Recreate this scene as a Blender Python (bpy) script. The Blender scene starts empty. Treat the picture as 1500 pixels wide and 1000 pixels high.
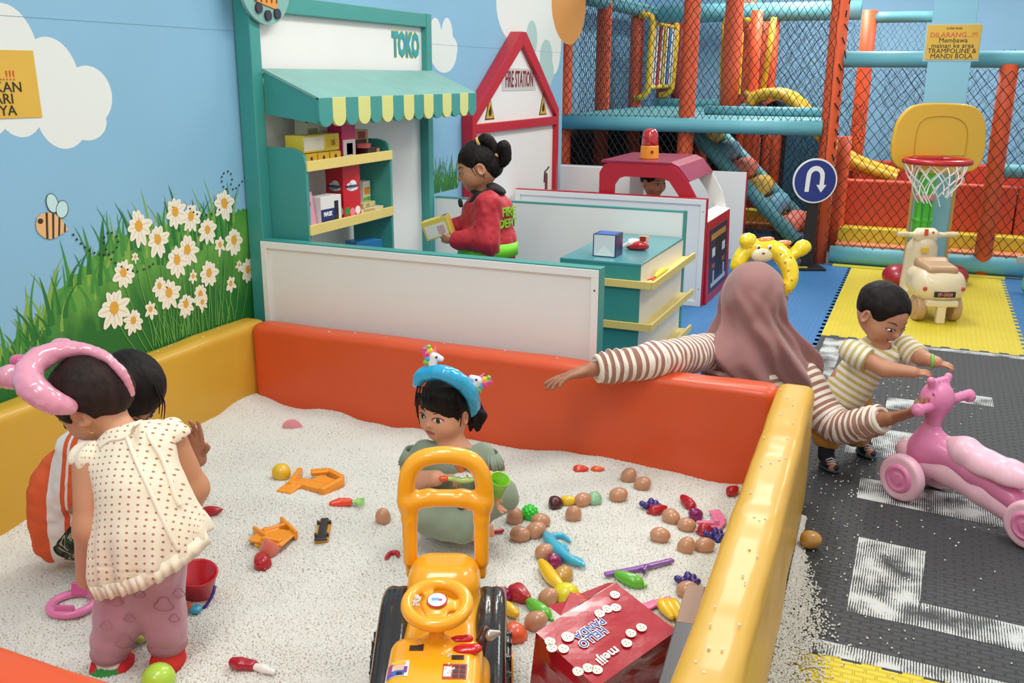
import bpy, math, random
import numpy as np
from mathutils import Matrix
random.seed(7); rng = np.random.default_rng(7)
scene = bpy.context.scene; COL = scene.collection

# ------------------------------------------------------------------ camera
F = 1400.0; PITCH = math.atan(390/1400); YAW = math.radians(23.1); ROLL = math.radians(0.35); CAMH = 1.5
CC = np.array([0, 0, CAMH], float)
rh = np.array([math.cos(YAW), math.sin(YAW), 0]); fh = np.array([-math.sin(YAW), math.cos(YAW), 0]); uz = np.array([0, 0, 1.0])
fw = fh*math.cos(PITCH) - uz*math.sin(PITCH); up0 = np.cross(rh, fw)
r2 = rh*math.cos(ROLL) + up0*math.sin(ROLL); u2 = -rh*math.sin(ROLL) + up0*math.cos(ROLL)
cd = bpy.data.cameras.new('camera'); cam = bpy.data.objects.new('camera', cd); COL.objects.link(cam)
cd.sensor_width = 36; cd.lens = 36*F/1500; cd.clip_start = .05
cam.matrix_world = Matrix(((r2[0], u2[0], -fw[0], CC[0]), (r2[1], u2[1], -fw[1], CC[1]), (r2[2], u2[2], -fw[2], CC[2]), (0, 0, 0, 1)))
scene.camera = cam
def ray(x, y): return fw*F + r2*(x-750) + u2*(500-y)
def PZ(x, y, h=0): d = ray(x, y); return CC + d*((h-CAMH)/d[2])       # surveyed point of the photo on a level at height h
def PX(x, y, v): d = ray(x, y); return CC + d*(v/d[0])                 # ... on the wall plane X = v
def PY(x, y, v): d = ray(x, y); return CC + d*(v/d[1])                 # ... on the plane Y = v
def PQ(x, y, q): d = ray(x, y); return CC + d*(q/(d@fh))               # ... on the upright plane q metres ahead

# ------------------------------------------------------------------ world, lights, exposure
w = bpy.data.worlds.new('world'); scene.world = w; w.use_nodes = True
w.node_tree.nodes['Background'].inputs[0].default_value = (.97, .99, 1, 1)
w.node_tree.nodes['Background'].inputs[1].default_value = .64
def area(name, loc, sx, sy, power, col=(1, .985, .95)):
    l = bpy.data.lights.new(name, 'AREA'); l.shape = 'RECTANGLE'; l.size = sx; l.size_y = sy; l.energy = power; l.color = col
    o = bpy.data.objects.new(name, l); o.location = loc; COL.objects.link(o); return o
area('ceiling_and_fill_lamp', (-.9, .9, 3.1), .5, 1.4, 36)
area('ceiling_and_fill_lamp', (-1.2, 3.9, 3.1), .5, 1.4, 36)
area('ceiling_and_fill_lamp', (-1.0, -1.4, 3.0), .5, 1.4, 34)  # added fill lamp, no known fixture; brightens upright fronts facing the camera
area('ceiling_and_fill_lamp', (.8, 3.2, 3.1), .5, 1.4, 34)
area('ceiling_and_fill_lamp', (-.9, 6.6, 3.1), .5, 1.4, 46)
area('ceiling_and_fill_lamp', (-1.2, 10, 3.1), .6, 1.4, 70)
area('ceiling_and_fill_lamp', (1.0, 9.4, 3.1), .6, 1.4, 60)
vs = scene.view_settings; vs.view_transform = 'Standard'; vs.look = 'None'; vs.gamma = 1; vs.exposure = .0; vs.use_curve_mapping = False

# ------------------------------------------------------------------ materials
def lin(c):
    r = []
    for v in c[:3]:
        v /= 255; r.append(v/12.92 if v <= .04045 else ((v+.055)/1.055)**2.4)
    return (r[0], r[1], r[2], 1)
MATS = {}
def mat(name, c=(128, 128, 128), rough=.5, coat=0, metal=0, var=0, vs_=12, bump=0, bs=60, bdist=.002, sss=0, trans=0, sheen=0, spec=.5, stretch=None):
    if name in MATS: return MATS[name]
    m = bpy.data.materials.new(name); m.use_nodes = True; nt = m.node_tree; b = nt.nodes['Principled BSDF']
    b.inputs['Base Color'].default_value = lin(c); b.inputs['Roughness'].default_value = rough; b.inputs['Metallic'].default_value = metal
    b.inputs['Coat Weight'].default_value = coat; b.inputs['Coat Roughness'].default_value = .12; b.inputs['Specular IOR Level'].default_value = spec
    if sheen: b.inputs['Sheen Weight'].default_value = sheen
    if trans: b.inputs['Transmission Weight'].default_value = trans
    if sss: b.inputs['Subsurface Weight'].default_value = sss; b.inputs['Subsurface Radius'].default_value = (.008, .004, .002); b.inputs['Subsurface Scale'].default_value = 1
    tc = nt.nodes.new('ShaderNodeTexCoord'); src = tc.outputs['Object']
    if stretch:
        mp = nt.nodes.new('ShaderNodeMapping'); mp.inputs['Scale'].default_value = stretch; nt.links.new(src, mp.inputs[0]); src = mp.outputs[0]
    if var:
        n = nt.nodes.new('ShaderNodeTexNoise'); n.inputs['Scale'].default_value = vs_; n.inputs['Detail'].default_value = 4
        h = nt.nodes.new('ShaderNodeHueSaturation'); mr = nt.nodes.new('ShaderNodeMapRange')
        mr.inputs[1].default_value = .3; mr.inputs[2].default_value = .7; mr.inputs[3].default_value = 1-var; mr.inputs[4].default_value = 1+var
        nt.links.new(src, n.inputs['Vector']); nt.links.new(n.outputs[0], mr.inputs[0]); nt.links.new(mr.outputs[0], h.inputs['Value'])
        h.inputs['Color'].default_value = lin(c); nt.links.new(h.outputs[0], b.inputs['Base Color'])
    if bump:
        n = nt.nodes.new('ShaderNodeTexNoise'); n.inputs['Scale'].default_value = bs; n.inputs['Detail'].default_value = 3
        bp = nt.nodes.new('ShaderNodeBump'); bp.inputs['Strength'].default_value = bump; bp.inputs['Distance'].default_value = bdist
        nt.links.new(src, n.inputs['Vector']); nt.links.new(n.outputs[0], bp.inputs['Height']); nt.links.new(bp.outputs[0], b.inputs['Normal'])
    MATS[name] = m; return m
def ramp_mat(name, attr, stops, rough=.6, period=None, axis=None, bump=0, **k):
    """colour bands along a stored attribute (a cloth's or a limb's own length)"""
    if name in MATS: return MATS[name]
    m = mat(name, (200, 200, 200), rough, bump=bump, **k); nt = m.node_tree; b = nt.nodes['Principled BSDF']
    a = nt.nodes.new('ShaderNodeAttribute'); a.attribute_name = attr
    f = a.outputs['Fac']
    if period:
        d = nt.nodes.new('ShaderNodeMath'); d.operation = 'DIVIDE'; d.inputs[1].default_value = period; nt.links.new(f, d.inputs[0])
        fr = nt.nodes.new('ShaderNodeMath'); fr.operation = 'FRACT'; nt.links.new(d.outputs[0], fr.inputs[0]); f = fr.outputs[0]
    cr = nt.nodes.new('ShaderNodeValToRGB'); cr.color_ramp.interpolation = 'CONSTANT'
    e = cr.color_ramp.elements; e[0].position = stops[0][0]; e[0].color = lin(stops[0][1]); e[1].position = stops[1][0]; e[1].color = lin(stops[1][1])
    for p, c in stops[2:]: x = e.new(p); x.color = lin(c)
    nt.links.new(f, cr.inputs[0]); nt.links.new(cr.outputs[0], b.inputs['Base Color']); return m
def col_mat(name, rough=.5, coat=0, attr='col', **k):
    if name in MATS: return MATS[name]
    m = mat(name, (200, 200, 200), rough, coat, **k); nt = m.node_tree
    a = nt.nodes.new('ShaderNodeAttribute'); a.attribute_name = attr
    nt.links.new(a.outputs['Color'], nt.nodes['Principled BSDF'].inputs['Base Color']); return m

# ------------------------------------------------------------------ objects
def tag(o, label=None, cat=None, group=None, kind=None):
    if label: o['label'] = label
    if cat: o['category'] = cat
    if group: o['group'] = group
    if kind: o['kind'] = kind
    return o
def thing(name, label, cat, loc=(0, 0, 0), rz=0, group=None, local=False):
    o = bpy.data.objects.new(name, None); COL.objects.link(o); o.location = loc; o.rotation_euler = (0, 0, rz); o.empty_display_size = .05
    if not local: o['wl'] = 1
    return tag(o, label, cat, group)
def adopt(o, parent):
    if parent is not None:
        o.parent = parent
        if parent.type == 'EMPTY' and parent.get('wl'): o.matrix_parent_inverse = Matrix.Translation(-parent.location)
def link(name, me, m=None, parent=None, label=None, smooth=None, bevel=0, kind=None):
    o = bpy.data.objects.new(name, me); COL.objects.link(o)
    if m is not None:
        for x in (m if isinstance(m, (list, tuple)) else [m]): me.materials.append(x)
    if smooth: me.polygons.foreach_set('use_smooth', [True]*len(me.polygons))
    if bevel:
        b = o.modifiers.new('bevel', 'BEVEL'); b.width = bevel; b.segments = 2; b.limit_method = 'ANGLE'
    adopt(o, parent)
    return tag(o, label, kind=kind)
def dup(root, loc, rot=None, scale=None, label=None):
    r = root.copy(); COL.objects.link(r); r.location = loc
    if rot is not None: r.rotation_euler = rot
    if scale is not None: r.scale = scale
    if label: r['label'] = label
    def rec(a, b):
        for ch in list(a.children):
            c = ch.copy(); COL.objects.link(c); c.parent = b; rec(ch, c)
    rec(root, r); return r
def rotm(ax, a):
    c, s = math.cos(a), math.sin(a)
    return np.array({'x': ((1, 0, 0), (0, c, -s), (0, s, c)), 'y': ((c, 0, s), (0, 1, 0), (-s, 0, c)), 'z': ((c, -s, 0), (s, c, 0), (0, 0, 1))}[ax])
def nrm(v): v = np.array(v, float); return v/np.linalg.norm(v)
def frame(f, up):
    f = nrm(f); r = nrm(np.cross(f, up)); u = np.cross(r, f); return np.stack([r, f, u], 1)     # columns right, forward, up
def perp(d):
    d = nrm(d); a = np.cross(d, (0, 0, 1.0)) if abs(d[2]) < .9 else np.cross(d, (1.0, 0, 0)); a = nrm(a); return a, np.cross(d, a)
def spline(P, n=8):
    P = [np.array(p, float) for p in P]; out = []
    for i in range(len(P)-1):
        a = P[max(i-1, 0)]; b = P[i]; c = P[i+1]; d = P[min(i+2, len(P)-1)]
        for j in range(n):
            t = j/n; out.append(.5*(2*b + (c-a)*t + (2*a-5*b+4*c-d)*t*t + (3*b-3*c+d-a)*t**3))
    out.append(P[-1]); return out
class MB:
    def __init__(s): s.v = []; s.f = []; s.mi = []; s.cur = 0
    def add(s, vs, fs):
        n = len(s.v); s.v += [tuple(float(q) for q in p) for p in vs]; s.f += [tuple(n+i for i in f) for f in fs]; s.mi += [s.cur]*len(fs); return s
    def box(s, lo, hi, R=None, c=None):
        lo = np.array(lo, float); hi = np.array(hi, float)
        vs = [np.array((x, y, z)) for x in (lo[0], hi[0]) for y in (lo[1], hi[1]) for z in (lo[2], hi[2])]
        if R is not None: vs = [R@v for v in vs]
        if c is not None: vs = [v+np.array(c) for v in vs]
        return s.add(vs, [(0, 1, 3, 2), (4, 6, 7, 5), (0, 4, 5, 1), (2, 3, 7, 6), (0, 2, 6, 4), (1, 5, 7, 3)])
    def tube(s, P, r, n=10, closed=False, cap=True):
        P = [np.array(p, float) for p in P]; m = len(P); R = r if hasattr(r, '__len__') else [r]*m
        vs = []; prev = None
        for i, p in enumerate(P):
            if closed: d = P[(i+1) % m]-P[i-1]
            else: d = P[min(i+1, m-1)]-P[max(i-1, 0)]
            d = nrm(d)
            if prev is None: a, b = perp(d)
            else:
                a = prev - d*(prev@d); a = nrm(a) if np.linalg.norm(a) > 1e-6 else perp(d)[0]; b = np.cross(d, a)
            prev = a
            for j in range(n):
                t = 2*math.pi*j/n; vs.append(p + (a*math.cos(t)+b*math.sin(t))*R[i])
        fs = []
        for i in range(m if closed else m-1):
            for j in range(n): fs.append((i*n+j, i*n+(j+1) % n, ((i+1) % m)*n+(j+1) % n, ((i+1) % m)*n+j))
        if cap and not closed: fs += [tuple(range(n))[::-1], tuple((m-1)*n+j for j in range(n))]
        return s.add(vs, fs)
    def lathe(s, prof, n=20, R=None, c=(0, 0, 0)):
        vs = []; c = np.array(c, float)
        for r, z in prof:
            for j in range(n):
                t = 2*math.pi*j/n; p = np.array((r*math.cos(t), r*math.sin(t), z)); vs.append((R@p if R is not None else p)+c)
        m = len(prof); fs = [(i*n+j, i*n+(j+1) % n, (i+1)*n+(j+1) % n, (i+1)*n+j) for i in range(m-1) for j in range(n)]
        fs += [tuple(range(n))[::-1], tuple((m-1)*n+j for j in range(n))]
        return s.add(vs, fs)
    def prism(s, poly, fn, d0, d1):
        """poly of 2-D points; fn(a,b,d) -> 3-D point"""
        n = len(poly); vs = [fn(a, b, d0) for a, b in poly]+[fn(a, b, d1) for a, b in poly]
        fs = [tuple(range(n))[::-1], tuple(range(n, 2*n))]+[(i, (i+1) % n, n+(i+1) % n, n+i) for i in range(n)]
        return s.add(vs, fs)
    def flat(s, poly, fn): return s.add([fn(a, b) for a, b in poly], [tuple(range(len(poly)))])
    def build(s, name, m=None, parent=None, label=None, smooth=False, bevel=0, kind=None):
        me = bpy.data.meshes.new(name); me.from_pydata(s.v, [], s.f)
        if any(s.mi): me.polygons.foreach_set('material_index', s.mi)
        me.validate(); return link(name, me, m, parent, label, smooth, bevel, kind)
def box(name, lo, hi, m, parent=None, label=None, bevel=.004, **k):
    return MB().box(lo, hi).build(name, m, parent, label, bevel=bevel, **k)
_tc = {}
def text(body, size, loc, R, m, parent, ext=.0008, bold=0, name='lettering', align='CENTER', sx=1, label=None):
    """lettering as a mesh: R columns = text right, text up, text normal"""
    c = bpy.data.curves.new(name, 'FONT'); c.body = body; c.size = size; c.extrude = ext; c.offset = bold; c.align_x = align; c.align_y = 'CENTER'; c.resolution_u = 2; c.space_line = .95
    o = bpy.data.objects.new(name, c); COL.objects.link(o); bpy.context.view_layer.update()
    me = bpy.data.meshes.new_from_object(o.evaluated_get(bpy.context.evaluated_depsgraph_get())); bpy.data.objects.remove(o); bpy.data.curves.remove(c)
    n = len(me.vertices); a = np.empty(n*3, np.float32); me.vertices.foreach_get('co', a); a = a.reshape(-1, 3)
    a[:, 0] *= sx; a = a@np.array(R, float).T + np.array(loc, float); me.vertices.foreach_set('co', a.astype(np.float32).ravel()); me.update(); me.materials.clear()
    return link(name, me, m, parent, label)

# ------------------------------------------------------------------ smooth solids (distance fields turned into meshes)
def lohi(*ps): a = np.array(ps); return a.min(0), a.max(0)
class SD:
    def __init__(s, h=.004, k=.01): s.h = h; s.k = k; s.P = []; s.u = 0
    def _p(s, fn, lo, hi, k, op='u', u=None, col=None): s.P.append((fn, np.array(lo, float), np.array(hi, float), s.k if k is None else k, op, u, col)); return s
    def cone(s, a, b, ra, rb=None, k=None, op='u', u0=0, col=None):
        a = np.array(a, float); b = np.array(b, float); rb = ra if rb is None else rb; ab = b-a; L = max(np.linalg.norm(ab), 1e-6); m = max(ra, rb)
        lo, hi = lohi(a-m, b-m, a+m, b+m)
        def fn(p):
            t = np.clip((p-a)@ab/(L*L), 0, 1); return np.linalg.norm(p-a-t[:, None]*ab, axis=1)-(ra+(rb-ra)*t)
        return s._p(fn, lo, hi, k, op, lambda p: u0+(p-a)@ab/L, col)
    def chain(s, P, R, k=None, col=None, op='u'):
        u = 0
        for i in range(len(P)-1):
            s.cone(P[i], P[i+1], R[i], R[i+1], k, op, u, col); u += np.linalg.norm(np.array(P[i+1])-np.array(P[i]))
        return s
    def ell(s, c, r, R=None, k=None, op='u', col=None):
        c = np.array(c, float); r = np.array(r if hasattr(r, '__len__') else (r, r, r), float); m = r.max()
        ext = r if R is None else np.abs(R)@r
        def fn(p):
            q = p-c; q = q if R is None else q@R
            k0 = np.linalg.norm(q/r, axis=1); k1 = np.linalg.norm(q/(r*r), axis=1)+1e-9; return k0*(k0-1)/k1
        return s._p(fn, c-ext, c+ext, k, op, None, col)
    def box(s, c, hf, R=None, rnd=.004, k=None, op='u', col=None):
        c = np.array(c, float); hf = np.array(hf, float); ext = hf if R is None else np.abs(R)@hf
        def fn(p):
            q = p-c; q = q if R is None else q@R; d = np.abs(q)-(hf-rnd)
            return np.linalg.norm(np.maximum(d, 0), axis=1)+np.minimum(d.max(1), 0)-rnd
        return s._p(fn, c-ext, c+ext, k, op, None, col)
    def cyl(s, a, b, r, rnd=.003, k=None, op='u', col=None):
        a = np.array(a, float); b = np.array(b, float); L = np.linalg.norm(b-a); d = (b-a)/L; c = (a+b)/2; lo, hi = lohi(a-r, b-r, a+r, b+r)
        def fn(p):
            q = p-c; t = q@d; rr = np.sqrt(np.maximum((q*q).sum(1)-t*t, 0)); e = np.stack([rr-(r-rnd), np.abs(t)-(L/2-rnd)], 1)
            return np.linalg.norm(np.maximum(e, 0), axis=1)+np.minimum(e.max(1), 0)-rnd
        return s._p(fn, lo, hi, k, op, None, col)
    def tor(s, c, Rr, r, ax=(0, 0, 1), k=None, op='u', col=None, sx=1, R=None):
        c = np.array(c, float); ax = nrm(ax); e = Rr+r
        if R is None: a, b = perp(ax); R = np.stack([a, b, ax], 1)
        def fn(p):
            q = (p-c)@R; rr = np.sqrt((q[:, 0]/sx)**2+q[:, 1]**2)-Rr; return np.sqrt(rr*rr+q[:, 2]**2)-r
        return s._p(fn, c-e*max(sx, 1), c+e*max(sx, 1), k, op, None, col)
    def cut(s, p0, n, k=0.0):
        p0 = np.array(p0, float); n = nrm(n); return s._p(lambda p: (p-p0)@n, (-9, -9, -9), (9, 9, 9), k, 'i')
    def eval(s, p):
        D = np.full(len(p), 1.0)
        for fn, lo, hi, k, op, u, col in s.P:
            d = fn(p); D = s._mix(D, d, k, op)
        return D
    @staticmethod
    def _mix(D, d, k, op):
        if op == 'u':
            if k <= 0: return np.minimum(D, d)
            hh = np.maximum(k-np.abs(D-d), 0)/k; return np.minimum(D, d)-hh*hh*k*.25
        if op == 's': d = -d
        if k <= 0: return np.maximum(D, d)
        hh = np.maximum(k-np.abs(D-d), 0)/k; return np.maximum(D, d)+hh*hh*k*.25
    def surf(s, o, d, far=.4):
        o = np.array(o, float); d = nrm(d); t = 0
        for _ in range(60):
            v = s.eval((o+d*t)[None])[0]; t += v*.8
            if v < .0004 or t > far: break
        return o+d*t
    def build(s, name, m=None, parent=None, label=None, disp=None, uv=False, paint=None, kind=None):
        h = s.h; U = [p for p in s.P if p[4] == 'u']
        lo = np.min([p[1] for p in U], 0)-4*h-.01; hi = np.max([p[2] for p in U], 0)+4*h+.01
        n = np.ceil((hi-lo)/h).astype(int)+1; D = np.full(n, .05, np.float32)
        ax = [lo[i]+h*np.arange(n[i]) for i in range(3)]
        for fn, a, b, k, op, u, col in s.P:
            if op == 'i': i0 = np.zeros(3, int); i1 = n
            else:
                e = k+3*h if op == 'u' else k+h
                i0 = np.clip(np.floor((a-e-lo)/h).astype(int), 0, n); i1 = np.clip(np.ceil((b+e-lo)/h).astype(int)+1, 0, n)
            if (i1 <= i0).any(): continue
            sl = tuple(slice(i0[j], i1[j]) for j in range(3)); sub = D[sl]
            G = np.stack(np.meshgrid(*[ax[j][sl[j]] for j in range(3)], indexing='ij'), -1).reshape(-1, 3)
            D[sl] = s._mix(sub.reshape(-1), fn(G), k, op).reshape(sub.shape)
        if disp is not None:
            I = np.nonzero(np.abs(D) < .03); G = np.stack([ax[j][I[j]] for j in range(3)], 1); D[I] += disp(G)
        ins = D < 0; cnt = np.zeros(n-1, np.int8)
        offs = [(i, j, k) for i in (0, 1) for j in (0, 1) for k in (0, 1)]
        for i, j, k in offs: cnt += ins[i:n[0]-1+i, j:n[1]-1+j, k:n[2]-1+k]
        A = np.stack(np.nonzero((cnt > 0) & (cnt < 8)), 1); idx = np.full(n-1, -1, np.int32); idx[A[:, 0], A[:, 1], A[:, 2]] = np.arange(len(A))
        val = {o: D[A[:, 0]+o[0], A[:, 1]+o[1], A[:, 2]+o[2]].astype(np.float64) for o in offs}
        acc = np.zeros((len(A), 3)); c = np.zeros(len(A))
        for o in offs:
            for axn in range(3):
                if o[axn] == 0:
                    q = list(o); q[axn] = 1; va = val[o]; vb = val[tuple(q)]; mk = (va < 0) != (vb < 0)
                    t = np.where(mk, va/np.where(np.abs(va-vb) < 1e-12, 1, va-vb), 0); pt = np.tile(np.array(o, float), (len(A), 1)); pt[:, axn] = t
                    acc += pt*mk[:, None]; c += mk
        V = lo+h*(A+acc/c[:, None]); Fs = []
        for axn in range(3):
            b, d = [(1, 2), (2, 0), (0, 1)][axn]
            s0 = [slice(None)]*3; s1 = [slice(None)]*3; s0[axn] = slice(0, -1); s1[axn] = slice(1, None)
            a_, b_ = ins[tuple(s0)], ins[tuple(s1)]; E = np.stack(np.nonzero(a_ != b_), 1)
            ok = (E[:, b] > 0) & (E[:, d] > 0) & (E[:, b] < n[b]-1) & (E[:, d] < n[d]-1); E = E[ok]; fl = a_[E[:, 0], E[:, 1], E[:, 2]]
            def g(db, dd):
                q = E.copy(); q[:, b] += db; q[:, d] += dd; return idx[q[:, 0], q[:, 1], q[:, 2]]
            Q = np.stack([g(-1, -1), g(0, -1), g(0, 0), g(-1, 0)], 1); Q[~fl] = Q[~fl][:, ::-1]; Fs.append(Q)
        Fq = np.concatenate(Fs); me = bpy.data.meshes.new(name)
        me.vertices.add(len(V)); me.vertices.foreach_set('co', V.astype(np.float32).ravel()); me.loops.add(len(Fq)*4); me.loops.foreach_set('vertex_index', Fq.astype(np.int32).ravel())
        me.polygons.add(len(Fq)); me.polygons.foreach_set('loop_start', np.arange(0, len(Fq)*4, 4, dtype=np.int32)); me.polygons.foreach_set('loop_total', np.full(len(Fq), 4, np.int32)); me.update(calc_edges=True)
        if uv or any(p[6] is not None for p in U):
            best = np.full(len(V), 9.0); uu = np.zeros(len(V)); cc = np.tile(np.array((.5, .5, .5, 1.0)), (len(V), 1))
            for fn, a, b, k, op, u, col in U:
                mk = np.all((V > a-.02) & (V < b+.02), axis=1); I = np.nonzero(mk)[0]
                if len(I) == 0: continue
                d = fn(V[I]); w_ = d < best[I]; J = I[w_]; best[J] = d[w_]
                if u is not None: uu[J] = u(V[J])
                if col is not None: cc[J] = lin(col)
            if uv: me.attributes.new('u', 'FLOAT', 'POINT').data.foreach_set('value', uu.astype(np.float32))
            if any(p[6] is not None for p in U): me.attributes.new('col', 'FLOAT_COLOR', 'POINT').data.foreach_set('color', cc.astype(np.float32).ravel())
        if paint is not None:
            for an, fnn in paint.items():
                r = fnn(V)
                if r.ndim == 1: me.attributes.new(an, 'FLOAT', 'POINT').data.foreach_set('value', r.astype(np.float32))
                else: me.attributes.new(an, 'FLOAT_COLOR', 'POINT').data.foreach_set('color', r.astype(np.float32).ravel())
        return link(name, me, m, parent, label, smooth=True, kind=kind)
def vnoise(p, sc, seed=0):
    """smooth value noise for cloth folds and lumps"""
    p = p*sc; i = np.floor(p).astype(np.int64); f = p-i; f = f*f*(3-2*f); r = 0
    for a in (0, 1):
        for b in (0, 1):
            for c in (0, 1):
                q = i+np.array((a, b, c)); hsh = (q[:, 0]*73856093) ^ (q[:, 1]*19349663) ^ (q[:, 2]*83492791) ^ (seed*9781)
                hsh = (hsh*1103515245+12345) & 0x7fffffff; hsh = ((hsh >> 8) & 0xffff)/65535.0
                r = r+hsh*(f[:, 0] if a else 1-f[:, 0])*(f[:, 1] if b else 1-f[:, 1])*(f[:, 2] if c else 1-f[:, 2])
    return r*2-1
# ================================================================== THE SETTING
WX = -2.75
sky_m = mat('mural_sky', (134, 184, 212), .55, var=.03, vs_=1.5, bump=.15, bs=8)
blue_wall = mat('painted_blue_wall', (146, 196, 228), .6, var=.05, vs_=2)
floor_m = mat('concrete', (90, 90, 92), .8, var=.1)
floor = tag(MB().box((-3.4, -.6, -.06), (3.2, 12.4, -.016)).build('floor', floor_m), kind='structure')
wall_left = tag(MB().box((WX-.1, -.6, -.06), (WX, 7.45, 2.9)).build('wall_left', sky_m), kind='structure')
wall_alcove = tag(MB().box((-3.5, 7.35, -.06), (-3.3, 12.4, 2.9)).box((-3.5, 7.35, -.06), (-2.85, 7.45, 2.9)).build('wall_left_alcove', blue_wall), kind='structure')
wall_back = tag(MB().box((-3.5, 12.2, -.06), (3.2, 12.4, 2.9)).build('wall_back', blue_wall), kind='structure')

# ---- foam mats with interlocking toothed edges
def foam(name_lab, x0, x1, y0, y1, col, teeth, rough=.6, cell=.035):
    m = MATS.get(name_lab) or mat(name_lab, col, rough, var=.04, vs_=5)
    if 'bk' not in m:
        m['bk'] = 1; nt = m.node_tree; b = nt.nodes['Principled BSDF']; tc = [n for n in nt.nodes if n.type == 'TEX_COORD'][0]
        br = nt.nodes.new('ShaderNodeTexBrick'); br.inputs['Scale'].default_value = 1; br.inputs['Brick Width'].default_value = cell*1.6; br.inputs['Row Height'].default_value = cell*.62; br.inputs['Mortar Size'].default_value = .004; br.inputs['Mortar Smooth'].default_value = .8
        bp = nt.nodes.new('ShaderNodeBump'); bp.inputs['Strength'].default_value = .9; bp.inputs['Distance'].default_value = .004; bp.invert = True
        nt.links.new(tc.outputs['Object'], br.inputs['Vector']); nt.links.new(br.outputs['Fac'], bp.inputs['Height']); nt.links.new(bp.outputs[0], b.inputs['Normal'])
    T = .05
    def edge(a, b, inward, on, ph):
        a = np.array(a, float); b = np.array(b, float); L = np.linalg.norm(b-a); n = int(round(L/T)); d = (b-a)/n; nn = np.array(inward, float)*.024
        if not on: return [tuple(a)]
        out = []
        for i in range(n):
            s = nn if (i+ph) % 2 else nn*0
            wd = .1 if (i+ph) % 2 else -.1
            out += [tuple(a+d*(i+(0 if i == 0 else wd*.0))+s), tuple(a+d*(i+1)+s)]
        return out
    P = edge((x0, y0), (x1, y0), (0, 1), teeth[0], 0)+edge((x1, y0), (x1, y1), (-1, 0), teeth[1], 0)+edge((x1, y1), (x0, y1), (0, 1), teeth[2], 1)+edge((x0, y1), (x0, y0), (-1, 0), teeth[3], 1)
    mb = MB(); n = len(P); mb.v = [(a, b, 0) for a, b in P]+[(a, b, -.016) for a, b in P]; mb.f = [tuple(range(n))]+[(i, n+i, n+(i+1) % n, (i+1) % n) for i in range(n)]
    return mb.build('foam_mat', m, floor)
yel = (222, 200, 46); blu = (52, 120, 178); blk = (58, 60, 62)
XL, XR = -.47, .65
foam('foam_blue', -1.6, XL, 7.02, 8.24, blu, (0, 0, 0, 0)); foam('foam_blue', -1.6, XL, 5.86, 7.02, blu, (0, 0, 0, 0))
foam('foam_blue', -1.6, XL, 4.7, 5.86, blu, (0, 0, 0, 0)); foam('foam_blue', -1.6, XL, 3.5, 4.7, blu, (0, 0, 0, 0)); foam('foam_blue', -2.74, -1.6, 3.5, 8.24, blu, (0, 0, 0, 0))
foam('foam_yellow', XL, XR, 5.86, 7.06, yel, (1, 1, 0, 1)); foam('foam_yellow', XL, XR, 7.06, 8.24, yel, (0, 1, 0, 1))
foam('foam_black', XL, XR, 4.12, 5.86, blk, (0, 1, 1, 1)); foam('foam_black', XL, XR, 2.4, 4.12, blk, (1, 1, 0, 1))
foam('foam_yellow', XL, XR, .9, 2.4, yel, (0, 1, 1, 1))
foam('foam_blue', XR, 2.2, 5.86, 8.24, blu, (0, 0, 0, 1)); foam('foam_black', XR, 2.2, 3.5, 5.86, blk, (0, 0, 0, 1)); foam('foam_black', XR, 2.2, .9, 3.5, blk, (0, 0, 0, 1))
# worn white road print on the black mats
rm = mat('worn_road_print', (205, 208, 204), .7); nt = rm.node_tree; b_ = nt.nodes['Principled BSDF']; tc_ = [n for n in nt.nodes if n.type == 'TEX_COORD'][0]
nz = nt.nodes.new('ShaderNodeTexNoise'); nz.inputs['Scale'].default_value = 9; nz.inputs['Detail'].default_value = 3
br = nt.nodes.new('ShaderNodeTexBrick'); br.inputs['Scale'].default_value = 1; br.inputs['Brick Width'].default_value = .034; br.inputs['Row Height'].default_value = .022; br.inputs['Mortar Size'].default_value = .0035
wv = nt.nodes.new('ShaderNodeTexWave'); wv.inputs['Scale'].default_value = 42; wv.inputs['Distortion'].default_value = 2
ad = nt.nodes.new('ShaderNodeMath'); ad.operation = 'MULTIPLY_ADD'; ad.inputs[1].default_value = 2.0
ad2 = nt.nodes.new('ShaderNodeMath'); ad2.operation = 'MULTIPLY_ADD'; ad2.inputs[1].default_value = -.45
cr = nt.nodes.new('ShaderNodeValToRGB'); cr.color_ramp.elements[0].position = .78; cr.color_ramp.elements[0].color = lin((62, 64, 66)); cr.color_ramp.elements[1].position = .98; cr.color_ramp.elements[1].color = lin((200, 203, 200))
for n_ in (nz, br, wv): nt.links.new(tc_.outputs['Object'], n_.inputs['Vector'])
nt.links.new(nz.outputs[0], ad.inputs[0]); nt.links.new(wv.outputs[1], ad2.inputs[0]); nt.links.new(ad2.outputs[0], ad.inputs[2]); ad2.inputs[2].default_value = .12
nt.links.new(ad.outputs[0], cr.inputs[0]); nt.links.new(cr.outputs[0], b_.inputs['Base Color'])
def roadmark(P):
    MB().prism(P, lambda a, b, d: (a, b, d), .0004, .0012).build('road_marking', rm, floor)
roadmark([(-.07, 2.66), (.12, 2.66), (.14, 3.15), (-.07, 3.17)]); roadmark([(.122, 2.66), (.64, 2.62), (.64, 2.76), (.13, 2.80)])
roadmark([(-.22, 2.41), (.64, 2.41), (.64, 2.46), (-.22, 2.48)]); roadmark([(-.1, 3.50), (.64, 3.42), (.64, 3.66), (-.1, 3.70)])
roadmark([(-.44, 3.55), (-.33, 3.55), (-.33, 5.8), (-.44, 5.8)]); roadmark([(-.18, 3.95), (.12, 3.95), (.12, 4.3), (-.18, 4.3)])
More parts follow.
